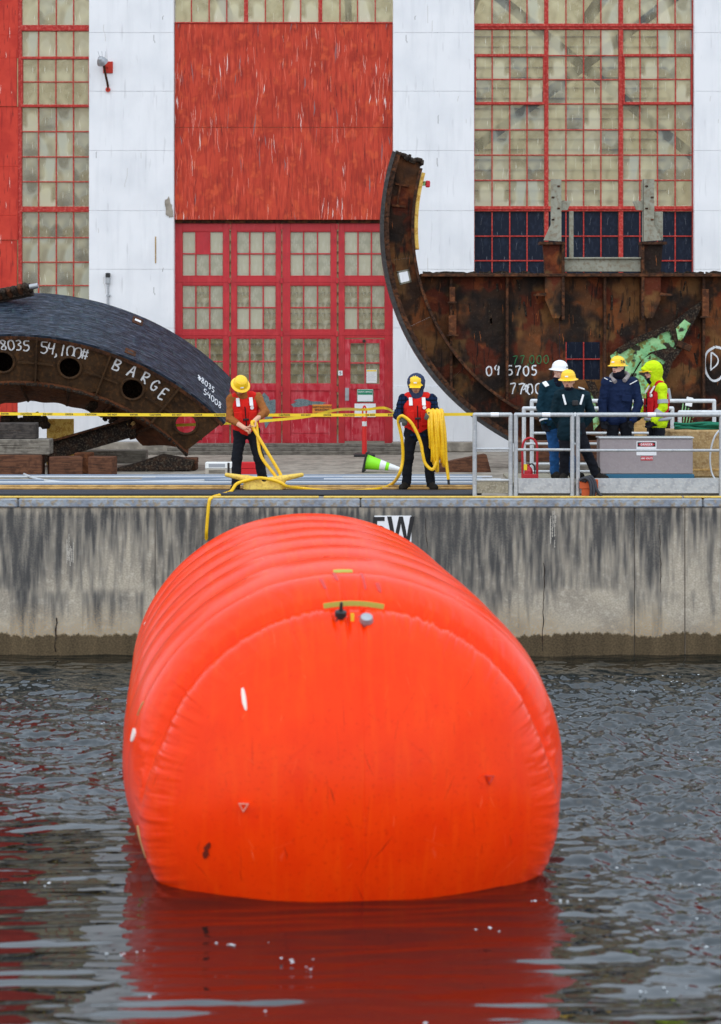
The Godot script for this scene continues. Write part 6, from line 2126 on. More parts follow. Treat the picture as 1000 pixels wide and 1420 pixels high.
	box("baulk", Vector3(-0.7, 0.0, -0.2), Vector3(0.9, 0.28, 0.2), M.timber_grey, bt, 0.012)
	box("baulk", Vector3(-0.75, 0.282, -0.2), Vector3(0.8, 0.62, 0.2), M.timber_brown, bt, 0.012)
	# looped white and black cables
	var wc := obj("white_cable", tube(smooth_path([pos(1006, 590, 32.6), pos(992, 604, 32.5), pos(985, 630, 32.5), pos(987, 655, 32.5), pos(996, 668, 32.4), pos(1010, 672, 32.4)], 8), 0.014, 7), M.cable_white)
	tag(wc, "white cable hanging in a curve at the right end of the railing", "cable")
	for k in 3:
		var o := k * 3.2
		var bc := obj("black_cable", tube(smooth_path([pos(804 + o, 666 + k, 31.75), pos(812 + o, 663 - k, 31.72), pos(818 + o, 668, 31.7), pos(820 + o * 1.2, 680, 31.68), pos(819 + o * (1.1 if k < 2 else 2.6), 690.6, 31.68)], 8), 0.026, 8), M.cable_black)
		tag(bc, "%s of three black cables looped over the toe board beside the electrical box" % ["leftmost", "middle one", "rightmost"][k], "cable", "black cables over the toe board")
	var ob := thing("orange_pad", "orange block behind the looped black cables", "block", Vector3((818 - 500) * 31.78 / 3000.0, DECK + 0.04, -31.78))
	box("pad", Vector3(-0.15, 0.08, -0.03), Vector3(0.12, 0.22, 0.03), M.orange_block, ob, 0.008)
	box("pad_foot", Vector3(-0.12, -0.04, -0.02), Vector3(0.09, 0.08, 0.02), M.orange_block, ob, 0.006)

# ------------------------------------------------------------------ people
func hand_bones(w: Vector3, dir: Vector3, palm: Vector3, side: float, curl: float, grow := 0.0) -> Array:
	dir = dir.normalized()
	palm = (palm - dir * palm.dot(dir)).normalized()
	var wide := dir.cross(palm).normalized() * side
	var b := []
	for q in [-0.5, 0.5]:
		b.append([w + wide * q * 0.034, w + dir * 0.085 + wide * q * 0.052, 0.019 + grow, 0.017 + grow])
	for f in 4:
		var base := w + dir * 0.088 + wide * (-0.031 + 0.0205 * f)
		var l: float = [0.066, 0.078, 0.082, 0.072][f]
		var d1 := (dir * cos(curl) + palm * sin(curl)).normalized()
		var d2 := (dir * cos(curl * 2.1) + palm * sin(curl * 2.1)).normalized()
		b.append([base, base + d1 * l * 0.55, 0.0095 + grow, 0.009 + grow])
		b.append([base + d1 * l * 0.55, base + d1 * l * 0.55 + d2 * l * 0.5, 0.009 + grow, 0.0075 + grow])
	var tb := w + dir * 0.03 + wide * 0.032
	var td := (dir * 0.7 + wide * 0.6 + palm * 0.45).normalized()
	b.append([tb, tb + td * 0.04, 0.012 + grow, 0.011 + grow])
	b.append([tb + td * 0.04, tb + td * 0.04 + (td + palm * 0.5 + dir * 0.3).normalized() * 0.032, 0.011 + grow, 0.008 + grow])
	return b

func hard_hat(parent: Node, c: Vector3, b: Basis, m: Material, grow := 1.0, full_brim := true) -> void:
	var st := start()
	var pr := [Vector2(0.0, 0.118), Vector2(0.03, 0.116), Vector2(0.07, 0.104), Vector2(0.098, 0.078), Vector2(0.114, 0.04), Vector2(0.119, 0.0), Vector2(0.122, -0.012)]
	var brim := 0.158 if full_brim else 0.128
	pr.append_array([Vector2(brim, -0.028), Vector2(brim + 0.001, -0.034), Vector2(0.118, -0.022)])
	for i in pr.size():
		pr[i] *= grow
	lathe_into(st, pr, 28, Basis(), Vector3.ZERO, Vector2(0.94, 1.08))
	var hh := obj("hard_hat", st.commit(), m, parent, c, b)
	var ridge := []
	for k in 9:
		var a := lerpf(-1.1, 1.1, k / 8.0)
		ridge.append(Vector3(0, cos(a) * 0.121 * grow - 0.002, sin(a) * 0.122 * grow))
	for x in [-0.03, 0.0, 0.03]:
		var rp := PackedVector3Array()
		for p in ridge:
			rp.append(p + Vector3(x * grow, -absf(x) * 0.12, 0))
		obj("ridge", tube(rp, 0.007, 6), m, hh)
	if not full_brim:
		obj("peak", bev(Vector3(0.17, 0.008, 0.08) * grow, 0.003), m, hh, Vector3(0, -0.026, 0.145) * grow, Basis.from_euler(Vector3(0.2, 0, 0)))
	obj("badge", bev(Vector3(0.05, 0.02, 0.006), 0.002), M.reflective if m == M.hat_yellow else M.sign_black, hh, Vector3(0, 0.03, 0.125) * grow, Basis.from_euler(Vector3(-0.35, 0, 0)))

func arm_band(parent: Node, called: String, a: Vector3, b: Vector3, t: float, r: float, wd: float, m: Material) -> void:
	var p := a.lerp(b, t)
	var d := (b - a).normalized()
	obj(called, rod(p - d * wd / 2, p + d * wd / 2, r, 16), m, parent)

# J: joints in metres about the feet (x right, y up, z towards the water); a = the person's right side, b = left
func person(where: Vector3, label: String, J: Dictionary) -> Node3D:
	var P := thing("person", label, "person", where)
	var right: Vector3 = (J.sb - J.sa).normalized()
	var spine: Vector3 = (J.nk - J.pv).normalized()
	var fwd := right.cross(spine).normalized()
	var hb := Basis.from_euler(Vector3(J.get("pitch", 0.0), J.get("yaw", 0.0), J.get("roll", 0.0)))
	var hd: Vector3 = J.hd
	var H := func(x: float, y: float, z: float) -> Vector3: return hd + hb * Vector3(x, y, z)
	var w := float(J.get("wide", 1.0))
	# torso bones, radius grown for each layer of clothing
	var torso := func(g: float, lo: float, shoulders := 1.0) -> Array:
		var b := []
		var hipc: Vector3 = J.ch.lerp(J.pv, lo)
		for q in [-1.0, 1.0]:
			b.append([J.ch + right * q * 0.080 * w, hipc + right * q * 0.065 * w, (0.092 + g), (0.090 + g)])
			var s: Vector3 = J.sb if q > 0 else J.sa
			b.append([J.ch + Vector3(0, 0.06, 0), J.ch.lerp(s, shoulders), 0.085 + g, 0.050 + g * 0.7])
			b.append([J.nk + Vector3(0, -0.03, 0), J.nk.lerp(s, shoulders * 0.9), 0.055 + g * 0.5, 0.045 + g * 0.7])
		b.append([J.ch + fwd * 0.02, hipc + fwd * 0.02, 0.10 + g, 0.10 + g])
		return b
	var arms := func(g: float, till: float) -> Array:
		var b := []
		for q in [[J.sa, J.ea, J.wa], [J.sb, J.eb, J.wb]]:
			b.append([q[0], q[1], 0.050 + g, 0.045 + g])
			b.append([q[1], q[1].lerp(q[2], till), 0.046 + g, 0.036 + g])
		return b
	var legs := func(g: float, till: float) -> Array:
		var b := []
		for q in [[J.ha, J.ka, J.aa], [J.hb, J.kb, J.ab]]:
			b.append([q[0], q[1], 0.084 + g, 0.062 + g * 1.1])
			b.append([q[1], q[1].lerp(q[2], till), 0.058 + g * 1.1, 0.046 + g * 1.6])
		b.append([J.ha, J.hb, 0.10 + g, 0.10 + g])
		return b
	# the body: one surface
	var tone: Color = J.get("tone", Color(0.45, 0.23, 0.15))
	var head := [
		[H.call(0, 0.035, -0.015), H.call(0, 0.045, 0.012), 0.088, 0.084],
		[H.call(0, 0.02, 0.03), H.call(0, -0.065, 0.045), 0.068, 0.044],
		[H.call(-0.03, -0.03, 0.02), H.call(-0.015, -0.075, 0.045), 0.045, 0.03],
		[H.call(0.03, -0.03, 0.02), H.call(0.015, -0.075, 0.045), 0.045, 0.03],
		[H.call(0, 0.015, 0.092), H.call(0, -0.022, 0.108), 0.010, 0.014],
		[H.call(-0.035, 0.028, 0.078), H.call(0.035, 0.028, 0.078), 0.016, 0.016],
		[H.call(-0.02, -0.055, 0.084), H.call(0.02, -0.055, 0.084), 0.009, 0.009],
		[H.call(-0.084, 0.018, -0.01), H.call(-0.086, -0.022, -0.006), 0.015, 0.010],
		[H.call(0.084, 0.018, -0.01), H.call(0.086, -0.022, -0.006), 0.015, 0.010],
		[H.call(0, -0.06, -0.02), J.nk, 0.055, 0.058],
	]
	var hair: Color = J.get("hair", Color(0.02, 0.015, 0.012))
	var ink := Color(0.015, 0.012, 0.012)
	var paint := [[H.call(0, 0.09, -0.06), 0.10, hair], [H.call(0, 0.02, -0.10), 0.075, hair], [H.call(-0.033, 0.008, 0.088), 0.011, ink], [H.call(0.033, 0.008, 0.088), 0.011, ink], [H.call(-0.035, 0.036, 0.096), 0.010, hair], [H.call(0.035, 0.036, 0.096), 0.010, hair], [H.call(-0.012, -0.056, 0.092), 0.013, Color(0.30, 0.10, 0.08)], [H.call(0.012, -0.056, 0.092), 0.013, Color(0.30, 0.10, 0.08)]]
	if J.get("beard", false):
		paint.push_front([H.call(0, -0.098, 0.05), 0.046, hair])
		paint.push_front([H.call(0, -0.042, 0.098), 0.013, hair])
	var body: Array = torso.call(0.0, 1.0)
	body.append_array(arms.call(0.0, 1.0))
	body.append_array(legs.call(0.0, 1.0))
	body.append([J.ch, J.nk, 0.07, 0.056])
	for q in [[J.aa, J.fa], [J.ab, J.fb]]:
		body.append([q[0], q[1], 0.042, 0.030])
	var jobs := [[body, 0.022, 0.05, [], [], tone], [head, 0.0075, 0.018, [], paint, tone]]
	var ga := hand_bones(J.wa, J.wa - J.ea if not J.has("da") else J.da, J.get("pa", fwd), -1.0, J.get("curl_a", 0.5))
	var gb := hand_bones(J.wb, J.wb - J.eb if not J.has("db") else J.db, J.get("pb", fwd), 1.0, J.get("curl_b", 0.5))
	jobs.append([ga, 0.006, 0.008, [], [], tone])
	jobs.append([gb, 0.006, 0.008, [], [], tone])
	obj("body", soft(jobs), M.skin, P)
	# clothes
	var jt: Array = torso.call(J.get("bulk", 0.035), J.get("hem", 1.0))
	jt.append_array(arms.call(J.get("bulk", 0.035) * 0.62, J.get("sleeve", 0.94)))
	if J.has("skirt"):
		for q in [-1.0, 1.0]:
			jt.append([J.pv + right * q * 0.07, J.pv + right * q * 0.085 + Vector3(0, -J.skirt, 0), 0.13, 0.135])
	jt.append([J.ch, J.nk + Vector3(0, -0.02, 0), 0.10, 0.078])
	var jk := obj(J.get("top_name", "jacket"), soft([[jt, 0.014, 0.022]], 0.013, 7.0), M[J.top], P)
	var tr: Array = legs.call(0.016, 0.93)
	obj("trousers", soft([[tr, 0.014, 0.03]], 0.012, 7.0), M[J.legs], P)
	for q in [[J.aa, J.fa], [J.ab, J.fb]]:
		var f: Vector3 = q[1]
		var heel: Vector3 = q[0] + Vector3(0, -0.06, 0) - (f - q[0]) * Vector3(0.25, 0, 0.25)
		var toe := Vector3(f.x, 0.042, f.z)
		heel.y = 0.045
		obj("boot", soft([[[[q[0] + Vector3(0, 0.07, 0), heel, 0.058, 0.045], [heel, toe, 0.045, 0.042], [q[0], toe, 0.05, 0.045]], 0.012, 0.03]]), M.boot, P)
	if J.has("gloves"):
		for q in [["a", -1.0], ["b", 1.0]]:
			var wv: Vector3 = J["w" + q[0]]
			var ev: Vector3 = J["e" + q[0]]
			var gl := hand_bones(wv, wv - ev if not J.has("d" + q[0]) else J["d" + q[0]], J.get("p" + q[0], fwd), q[1], J.get("curl_" + q[0], 0.5), 0.005)
			var gm := obj("glove", soft([[gl, 0.007, 0.010]]), M[J.gloves], P)
			obj("cuff", rod(wv.lerp(ev, 0.22), wv.lerp(ev, -0.05), 0.046, 14), M[J.get("cuffs", J.gloves)], gm)
	if J.has("hood"):
		var up_hood: Array = [[H.call(0, 0.055, -0.03), H.call(0, 0.03, -0.04), 0.140, 0.135], [H.call(0, -0.06, -0.03), J.nk + Vector3(0, -0.01, 0), 0.115, 0.11]]
		var cut := [[H.call(0, 0.0, 0.10), H.call(0, -0.03, 0.26), 0.098, 0.15]]
		if J.get("hood_peak", false):
			up_hood.append([H.call(0, 0.085, 0.04), H.call(0, 0.055, 0.13), 0.09, 0.05])
			cut = [[H.call(0, -0.035, 0.11), H.call(0, -0.06, 0.28), 0.088, 0.13]]
		obj("hood", soft([[up_hood, 0.010, 0.04, cut]], 0.008, 7.0), M[J.hood], P)
	if J.has("collar"):
		var cl := [[H.call(0, -0.12, -0.025), J.nk + Vector3(0, -0.03, 0), 0.068, 0.095]]
		obj("collar", soft([[cl, 0.011, 0.03]], 0.008, 8.0), M[J.collar], P)
	if J.has("gaiter"):
		obj("neck_gaiter", soft([[[[H.call(0, -0.078, 0.034), H.call(0, -0.11, 0.02), 0.056, 0.064], [H.call(0, -0.10, 0.0), J.nk, 0.072, 0.085], [H.call(0, -0.01, -0.05), H.call(0, -0.06, -0.03), 0.080, 0.078]], 0.009, 0.02]], 0.004, 0.6), M.gaiter, P)
	if J.has("glasses"):
		var gm := obj("glasses", bev(Vector3(0.125, 0.032, 0.02), 0.008), M.lens_dark, P, H.call(0, 0.012, 0.103), hb)
		for q in [-1.0, 1.0]:
			obj("temple", bev(Vector3(0.006, 0.01, 0.11), 0.002), M.lens_dark, gm, Vector3(q * 0.072, 0.004, -0.05))
	if J.has("hat"):
		hard_hat(P, H.call(0, 0.058, 0.0), hb, M[J.hat], 1.0, J.get("brim", true))
	if J.has("vest"):
		var vt: Array = torso.call(J.get("bulk", 0.035) + 0.018, 0.92, 0.66)
		var v := obj("life_vest", soft([[vt, 0.013, 0.02]], 0.010, 6.0), M[J.vest], P)
		var fr: float = 0.098 + J.get("bulk", 0.035) + 0.030
		var c: Vector3 = J.ch
		var vb := Basis(right, spine, fwd)
		var mid: Vector3 = c.lerp(J.pv, 0.42)
		obj("zip", bev(Vector3(0.016, 0.36, 0.012), 0.004), M.black_cloth, v, mid + fwd * (fr + 0.022), vb)
		obj("buckle", bev(Vector3(0.09, 0.03, 0.02), 0.006), M.black_rubber, v, c.lerp(J.pv, 0.48) + fwd * (fr + 0.026), vb)
		for q in [-1.0, 1.0]:
			obj("reflective_patch", bev(Vector3(0.055, 0.14, 0.012), 0.004), M.reflective, v, c + right * q * 0.10 + spine * 0.10 + fwd * (fr - 0.022), vb * Basis(Vector3(1, 0, 0), -0.55))
			obj("pocket", bev(Vector3(0.13, 0.12, 0.03), 0.014), M[J.vest], v, c.lerp(J.pv, 0.30) + right * q * 0.11 + fwd * (fr + 0.004), vb * Basis(Vector3(0, 1, 0), q * 0.28))
			obj("pocket", bev(Vector3(0.13, 0.13, 0.03), 0.014), M[J.vest], v, c.lerp(J.pv, 0.62) + right * q * 0.105 + fwd * (fr + 0.004), vb * Basis(Vector3(0, 1, 0), q * 0.28))
		obj("round_badge", rod(c + right * 0.105 + fwd * (fr - 0.01) + spine * 0.01, c + right * 0.105 + fwd * (fr + 0.012) + spine * 0.01, 0.028, 14), M.reflective, v)
	return P

func people() -> void:
	var z := Vector3.ZERO
	# bending over the cleat
	person(Vector3(-1.74, DECK, -33.25), "worker in brown hoodie, red vest and yellow hard hat bending over the cleat", {
		"hd": Vector3(-0.10, 1.60, 0.16), "pitch": 0.75, "yaw": 0.25, "nk": Vector3(-0.06, 1.47, 0.03), "ch": Vector3(-0.04, 1.28, 0.0), "pv": Vector3(-0.02, 0.94, -0.06),
		"sa": Vector3(-0.25, 1.40, 0.02), "sb": Vector3(0.17, 1.42, -0.02), "ea": Vector3(-0.26, 1.10, 0.08), "eb": Vector3(0.28, 1.20, 0.12), "wa": Vector3(-0.02, 0.96, 0.30), "wb": Vector3(0.13, 1.08, 0.31),
		"ha": Vector3(-0.11, 0.90, -0.05), "hb": Vector3(0.08, 0.90, -0.06), "ka": Vector3(-0.16, 0.48, 0.0), "kb": Vector3(0.18, 0.48, 0.02), "aa": Vector3(-0.17, 0.09, 0.0), "ab": Vector3(0.25, 0.09, -0.04), "fa": Vector3(-0.20, 0.04, 0.16), "fb": Vector3(0.34, 0.04, 0.10),
		"top": "brown_cloth", "top_name": "hoodie", "legs": "black_cloth", "vest": "vest_red", "hat": "hat_yellow", "sleeve": 0.45, "collar": "brown_cloth", "tone": Color(0.65, 0.35, 0.23),
		"da": Vector3(0.8, -0.35, 0.3), "pa": Vector3(0.2, -0.3, 0.8), "db": Vector3(-0.1, -0.9, 0.25), "pb": Vector3(-0.6, 0, 0.6), "curl_a": 0.9, "curl_b": 0.9, "bulk": 0.028})
	# holding the coil
	var hp := person(Vector3(0.885, DECK, -33.35), "worker in hooded navy jacket and red vest holding the coiled yellow hose", {
		"hd": Vector3(-0.03, 1.60, 0.07), "pitch": 0.28, "yaw": -0.12, "nk": Vector3(-0.02, 1.46, 0.01), "ch": Vector3(-0.01, 1.27, 0.0), "pv": Vector3(0.0, 0.94, -0.02),
		"sa": Vector3(-0.23, 1.40, 0.0), "sb": Vector3(0.22, 1.40, 0.0), "ea": Vector3(-0.31, 1.14, 0.02), "eb": Vector3(0.28, 1.15, 0.04), "wa": Vector3(-0.25, 1.10, 0.26), "wb": Vector3(0.18, 1.14, 0.28),
		"ha": Vector3(-0.10, 0.90, 0), "hb": Vector3(0.10, 0.90, 0), "ka": Vector3(-0.15, 0.49, 0.03), "kb": Vector3(0.16, 0.49, 0.03), "aa": Vector3(-0.18, 0.09, -0.02), "ab": Vector3(0.20, 0.09, -0.02), "fa": Vector3(-0.25, 0.04, 0.14), "fb": Vector3(0.26, 0.04, 0.14),
		"top": "plaid", "legs": "black_cloth", "vest": "vest_red", "hat": "hat_yellow", "brim": false, "hood": "blue_hood", "skirt": 0.08, "gloves": "glove_grey", "tone": Color(0.43, 0.22, 0.13),
		"da": Vector3(0.35, -0.25, 0.9), "pa": Vector3(0.1, -0.9, 0.2), "db": Vector3(-0.75, 0.05, 0.6), "pb": Vector3(0.4, -0.3, 0.8), "curl_a": 0.8, "curl_b": 0.9, "bulk": 0.032})
	var y := DECK + 0.2
	# white hard hat, jeans
	person(Vector3(2.93, y, -32.85), "worker in white hard hat, dark teal jacket and blue jeans, partly hidden", {
		"hd": Vector3(0.09, 1.62, 0.02), "pitch": 0.1, "yaw": 1.0, "nk": Vector3(0.04, 1.47, -0.01), "ch": Vector3(0.02, 1.26, -0.01), "pv": Vector3(0.02, 0.94, 0.0),
		"sa": Vector3(-0.15, 1.40, 0.06), "sb": Vector3(0.20, 1.40, -0.12), "ea": Vector3(-0.20, 1.10, 0.06), "eb": Vector3(0.28, 1.12, -0.12), "wa": Vector3(-0.15, 0.85, 0.14), "wb": Vector3(0.34, 0.90, 0.0),
		"ha": Vector3(-0.05, 0.90, 0.05), "hb": Vector3(0.11, 0.90, -0.05), "ka": Vector3(0.0, 0.49, 0.08), "kb": Vector3(0.22, 0.49, 0.0), "aa": Vector3(0.02, 0.09, 0.02), "ab": Vector3(0.32, 0.09, -0.1), "fa": Vector3(0.06, 0.04, 0.16), "fb": Vector3(0.42, 0.04, 0.02),
		"top": "teal_cloth", "legs": "jeans", "hat": "hat_white", "skirt": 0.12, "gloves": "glove_black", "cuffs": "glove_blue", "collar": "gaiter", "bulk": 0.034, "tone": Color(0.72, 0.43, 0.33)})
	# yellow hard hat, beard, in front
	person(Vector3(3.13, y, -32.33), "bearded worker in yellow hard hat and dark coat, arms behind, one leg stretched", {
		"hd": Vector3(-0.03, 1.49, 0.06), "pitch": 0.12, "yaw": -0.30, "nk": Vector3(0.0, 1.36, 0.0), "ch": Vector3(0.02, 1.16, 0.0), "pv": Vector3(0.02, 0.84, 0.0),
		"sa": Vector3(-0.17, 1.28, 0.04), "sb": Vector3(0.24, 1.27, -0.04), "ea": Vector3(-0.24, 1.0, -0.02), "eb": Vector3(0.33, 1.0, -0.10), "wa": Vector3(-0.14, 0.82, -0.1), "wb": Vector3(0.22, 0.83, -0.12),
		"ha": Vector3(-0.07, 0.82, 0.0), "hb": Vector3(0.11, 0.82, 0.0), "ka": Vector3(-0.08, 0.45, 0.04), "kb": Vector3(0.24, 0.45, 0.04), "aa": Vector3(-0.09, 0.09, 0.0), "ab": Vector3(0.40, 0.09, 0.0), "fa": Vector3(-0.13, 0.04, 0.17), "fb": Vector3(0.52, 0.04, 0.12),
		"top": "dark_teal_cloth", "legs": "black_cloth", "hat": "hat_yellow", "skirt": 0.14, "gloves": "glove_black", "collar": "gaiter", "beard": true, "bulk": 0.034, "tone": Color(0.62, 0.34, 0.23)})
	var chest: Node3D = get_node("person_003")
	for q in [[-0.10, 0.25], [0.16, -0.3]]:
		obj("reflective_patch", bev(Vector3(0.03, 0.16, 0.012), 0.004), M.reflective, chest, Vector3(q[0], 1.22, 0.175), Basis.from_euler(Vector3(-0.2, 0, q[1])))
	obj("shoulder_patch", bev(Vector3(0.10, 0.012, 0.06), 0.004), M.reflective, chest, Vector3(0.17, 1.385, 0.02), Basis.from_euler(Vector3(0.2, 0, -0.3)))
	obj("round_badge", rod(Vector3(0.06, 1.0, 0.17), Vector3(0.06, 1.0, 0.20), 0.03, 14), M.sign_white, chest)
	obj("radio", bev(Vector3(0.09, 0.08, 0.05), 0.012), M.black_rubber, chest, Vector3(0.06, 1.17, 0.19))
	var wj: Node3D = get_node("person_002")
	obj("shoulder_patch", bev(Vector3(0.07, 0.10, 0.012), 0.004), M.reflective, wj, Vector3(-0.13, 1.44, 0.145), Basis.from_euler(Vector3(-0.7, 0, 0.5)))
	arm_band(wj, "reflective_band", Vector3(-0.20, 1.10, 0.06), Vector3(-0.15, 0.85, 0.14), 0.82, 0.068, 0.025, M.reflective)
	# navy jacket, looking left
	var nv := person(Vector3(3.94, y, -33.0), "smiling worker in yellow hard hat, sunglasses and navy jacket with blue gloves", {
		"hd": Vector3(-0.02, 1.685, 0.05), "pitch": 0.02, "yaw": -0.75, "nk": Vector3(0.02, 1.53, 0.0), "ch": Vector3(0.02, 1.32, 0.0), "pv": Vector3(0.0, 0.98, 0.0),
		"sa": Vector3(-0.20, 1.46, 0.06), "sb": Vector3(0.24, 1.46, -0.04), "ea": Vector3(-0.26, 1.15, 0.06), "eb": Vector3(0.30, 1.15, 0.04), "wa": Vector3(-0.25, 0.89, 0.12), "wb": Vector3(0.19, 0.88, 0.16),
		"ha": Vector3(-0.09, 0.94, 0), "hb": Vector3(0.10, 0.94, 0), "ka": Vector3(-0.10, 0.51, 0.02), "kb": Vector3(0.12, 0.51, 0.02), "aa": Vector3(-0.11, 0.09, 0), "ab": Vector3(0.13, 0.09, 0), "fa": Vector3(-0.19, 0.04, 0.14), "fb": Vector3(0.08, 0.04, 0.16),
		"top": "navy_cloth", "legs": "black_cloth", "hat": "hat_yellow", "skirt": 0.06, "gloves": "glove_black", "cuffs": "glove_blue", "gaiter": true, "glasses": true, "bulk": 0.034, "tone": Color(0.75, 0.44, 0.34)})
	obj("hood_lining", tube(smooth_path([Vector3(-0.07, 1.47, 0.14), Vector3(-0.12, 1.54, 0.04), Vector3(-0.06, 1.59, -0.07), Vector3(0.07, 1.61, -0.09), Vector3(0.14, 1.57, 0.0), Vector3(0.07, 1.49, 0.13)], 6), 0.034, 8), M.hoodie_grey, nv)
	for q in [[Vector3(0.21, 1.46, 0.10), 0.5], [Vector3(-0.18, 1.50, 0.12), -0.5]]:
		obj("reflective_piping", bev(Vector3(0.13, 0.015, 0.02), 0.004), M.reflective, nv, q[0], Basis.from_euler(Vector3(0, 0, q[1])))
	obj("chest_pocket", bev(Vector3(0.15, 0.10, 0.02), 0.01), M.navy_cloth, nv, Vector3(0.10, 1.22, 0.185), Basis.from_euler(Vector3(0, 0.2, -0.1)))
	obj("hat_number", text_mesh("74", 0.05, 0.004), M.sign_black, nv, Vector3(0.040, 1.775, 0.165), Basis.from_euler(Vector3(-0.32, 0.5, 0)))
	# hi-vis coat, looking left
	var hv := person(Vector3(4.53, y, -33.05), "worker in hooded lime hi-vis coat and red vest facing left", {
		"hd": Vector3(-0.08, 1.60, 0.02), "pitch": 0.05, "yaw": -1.25, "nk": Vector3(0.0, 1.45, 0.0), "ch": Vector3(0.02, 1.25, 0.0), "pv": Vector3(0.0, 0.94, 0.0),
		"sa": Vector3(-0.06, 1.38, -0.20), "sb": Vector3(0.05, 1.38, 0.20), "ea": Vector3(-0.10, 1.10, -0.22), "eb": Vector3(0.06, 1.09, 0.24), "wa": Vector3(-0.22, 0.95, -0.15), "wb": Vector3(-0.08, 0.88, 0.23),
		"ha": Vector3(-0.02, 0.90, -0.08), "hb": Vector3(0.02, 0.90, 0.09), "ka": Vector3(-0.03, 0.49, -0.08), "kb": Vector3(0.02, 0.49, 0.09), "aa": Vector3(0.0, 0.09, -0.08), "ab": Vector3(0.03, 0.09, 0.1), "fa": Vector3(-0.15, 0.04, -0.08), "fb": Vector3(-0.12, 0.04, 0.1),
		"top": "hivis", "legs": "black_cloth", "hat": "hat_yellow", "brim": false, "hood": "hivis", "hood_peak": true, "vest": "vest_crimson", "skirt": 0.08, "gloves": "glove_black", "glasses": true, "gaiter": true, "bulk": 0.034, "tone": Color(0.65, 0.36, 0.26)})
	arm_band(hv, "reflective_band", Vector3(0.05, 1.38, 0.20), Vector3(0.06, 1.09, 0.24), 0.72, 0.084, 0.06, M.reflective_grey)
	arm_band(hv, "reflective_band", Vector3(0.06, 1.09, 0.24), Vector3(-0.08, 0.88, 0.23), 0.40, 0.078, 0.06, M.reflective_grey)
	for q in [0.90]:
		obj("reflective_band", tube(smooth_path([Vector3(-0.18, q, 0.02), Vector3(-0.12, q, 0.16), Vector3(0.02, q, 0.225), Vector3(0.16, q + 0.01, 0.14), Vector3(0.19, q + 0.01, 0.0), Vector3(0.12, q, -0.17), Vector3(-0.08, q, -0.18)], 5, true), 0.028, 6, true), M.reflective_grey, hv)
	arm_band(hv, "reflective_strap", Vector3(0.12, 1.42, 0.12), Vector3(0.18, 1.08, 0.10), 0.4, 0.05, 0.16, M.reflective_grey)
	obj("belt", tube(smooth_path([Vector3(-0.16, 0.82, 0.0), Vector3(-0.05, 0.82, 0.17), Vector3(0.13, 0.82, 0.12), Vector3(0.15, 0.82, -0.06), Vector3(0, 0.82, -0.15)], 5, true), 0.026, 6, true), M.belt, hv)

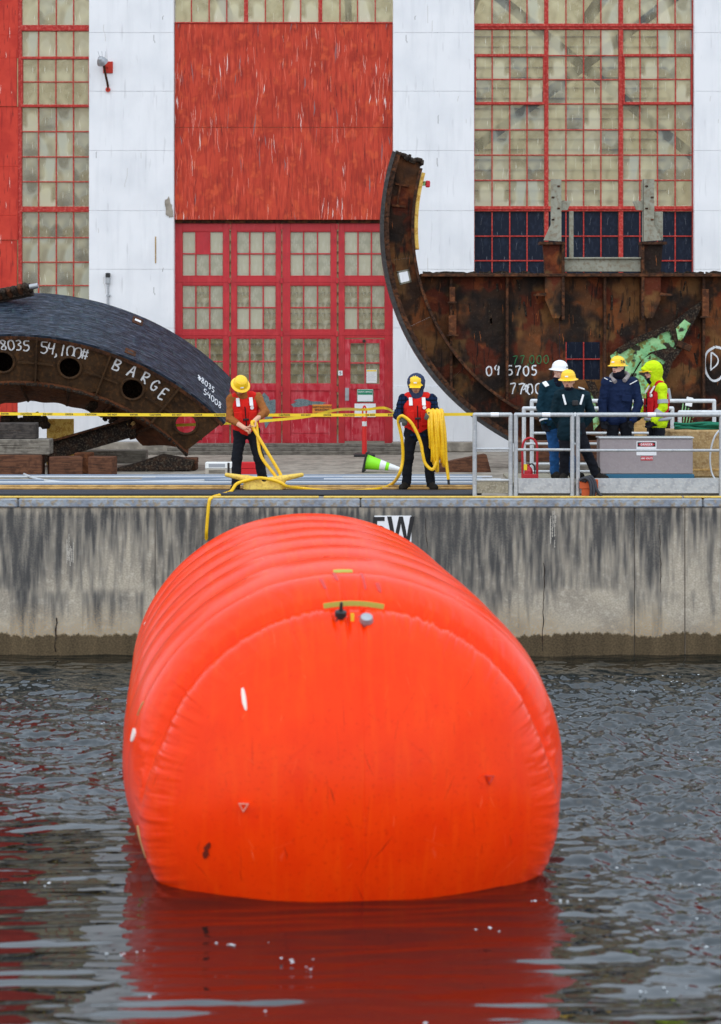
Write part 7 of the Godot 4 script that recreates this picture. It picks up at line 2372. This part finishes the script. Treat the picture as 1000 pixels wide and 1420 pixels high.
# ------------------------------------------------------------------ the yellow hose
func hose() -> void:
	var base := Vector3(-1.46, DECK, -32.75)
	var h := thing("yellow_hose", "bright yellow air hose running from the bag over the cleat to the coil", "hose", base)
	var r := 0.025
	var go := func(called: String, pts: Array, rad := 0.025, per := 10):
		var q := []
		for p in pts:
			q.append(p - base)
		return obj(called, tube(smooth_path(q, per), rad, 9), M.hose_yellow, h)
	# over the quay edge and across the cleat
	var zc := -32.75
	go.call("running_length", [Vector3(-2.20, 0.2, -26.2), Vector3(-2.26, 0.9, -29.8), pos(285.0, 765, 31.50), pos(286.5, 735, 31.52), pos(289.5, 700, 31.52), pos(293, 690.8, 31.58), pos(305, 686.5, 31.95), pos(320, 681.5, 32.3), Vector3(-1.86, DECK + 0.14, zc + 0.13), Vector3(-1.66, DECK + 0.20, zc + 0.10), Vector3(-1.52, DECK + 0.225, zc + 0.12), Vector3(-1.35, DECK + 0.20, zc + 0.12), Vector3(-1.20, DECK + 0.15, zc + 0.12), Vector3(-1.10, DECK + 0.09, zc + 0.06), dk(420, 680) + Vector3(0, 0.03, 0), dk(450, 682.5) + Vector3(0, r, 0), dk(490, 683.0) + Vector3(0, r, 0), dk(522, 680.5) + Vector3(0, r, 0), dk(541, 675.5) + Vector3(0, 0.03, 0), pos(552.5, 660, 33.2), pos(558.5, 638, 33.15), pos(557.5, 610, 33.1), pos(552.5, 585, 33.06), pos(554.5, 578, 33.02), pos(560.0, 577.5, 33.0), pos(570, 586, 32.98), pos(578, 600, 32.98), pos(584, 616, 32.98), pos(586, 628, 32.98), pos(590, 643, 32.98), pos(600, 651, 32.96), pos(606, 640, 32.96)])
	# the bight from the cleat to the worker's hands
	var ha := Vector3(-1.74, DECK, -33.25) + Vector3(0.11, 0.98, 0.37)
	go.call("bight", [Vector3(-1.18, DECK + 0.06, zc - 0.06), Vector3(-1.20, DECK + 0.24, zc - 0.04), ha.lerp(Vector3(-1.20, DECK + 0.24, zc), 0.5), ha + Vector3(0.02, -0.05, 0), ha, ha + Vector3(-0.02, 0.08, -0.02), ha + Vector3(0.04, 0.06, -0.05), ha + Vector3(0.06, -0.08, -0.04), ha.lerp(Vector3(-1.28, DECK + 0.24, zc), 0.55) + Vector3(-0.07, -0.03, -0.03), Vector3(-1.28, DECK + 0.22, zc - 0.05), Vector3(-1.30, DECK + 0.05, zc - 0.07)])
	# the coil over the forearm: hanging loops
	var c := Vector3(0.885, DECK, -33.35)
	var pts := []
	for k in 11:
		var x := 0.135 + 0.021 * k
		var drop: float = [0.52, 0.78, 0.60, 0.72, 0.88, 0.66, 0.84, 0.70, 0.80, 0.62, 0.74][k]
		var zf: float = 0.40 + 0.012 * (k % 3)
		var zb: float = 0.10 - 0.01 * (k % 2)
		var lean := 0.02 * sin(k * 1.7)
		pts.append(c + Vector3(x, 1.225 + 0.012 * sin(k * 2.0), 0.24))
		pts.append(c + Vector3(x + 0.02, 1.19, zf - 0.06))
		pts.append(c + Vector3(x + 0.03 + lean, 0.95, zf))
		pts.append(c + Vector3(x + 0.05 + lean * 2.0, 1.18 - drop + 0.10, zf - 0.05))
		pts.append(c + Vector3(x + 0.05 + lean * 2.0, 1.18 - drop, 0.25))
		pts.append(c + Vector3(x + 0.05 + lean, 1.18 - drop + 0.12, zb + 0.04))
		pts.append(c + Vector3(x + 0.03, 0.95, zb))
		pts.append(c + Vector3(x + 0.015, 1.18, zb + 0.06))
	pts.append(c + Vector3(0.36, 1.2, 0.30))
	pts.append(c + Vector3(0.40, 0.9, 0.38))
	pts.append(c + Vector3(0.42, 0.5, 0.36))
	pts.append(c + Vector3(0.455, 0.18, 0.36))
	go.call("coil", pts, 0.025, 5)
	obj("coupling", rod(c + Vector3(0.455, 0.18, 0.36) - base, c + Vector3(0.462, 0.10, 0.36) - base, 0.020), M.black_rubber, h)
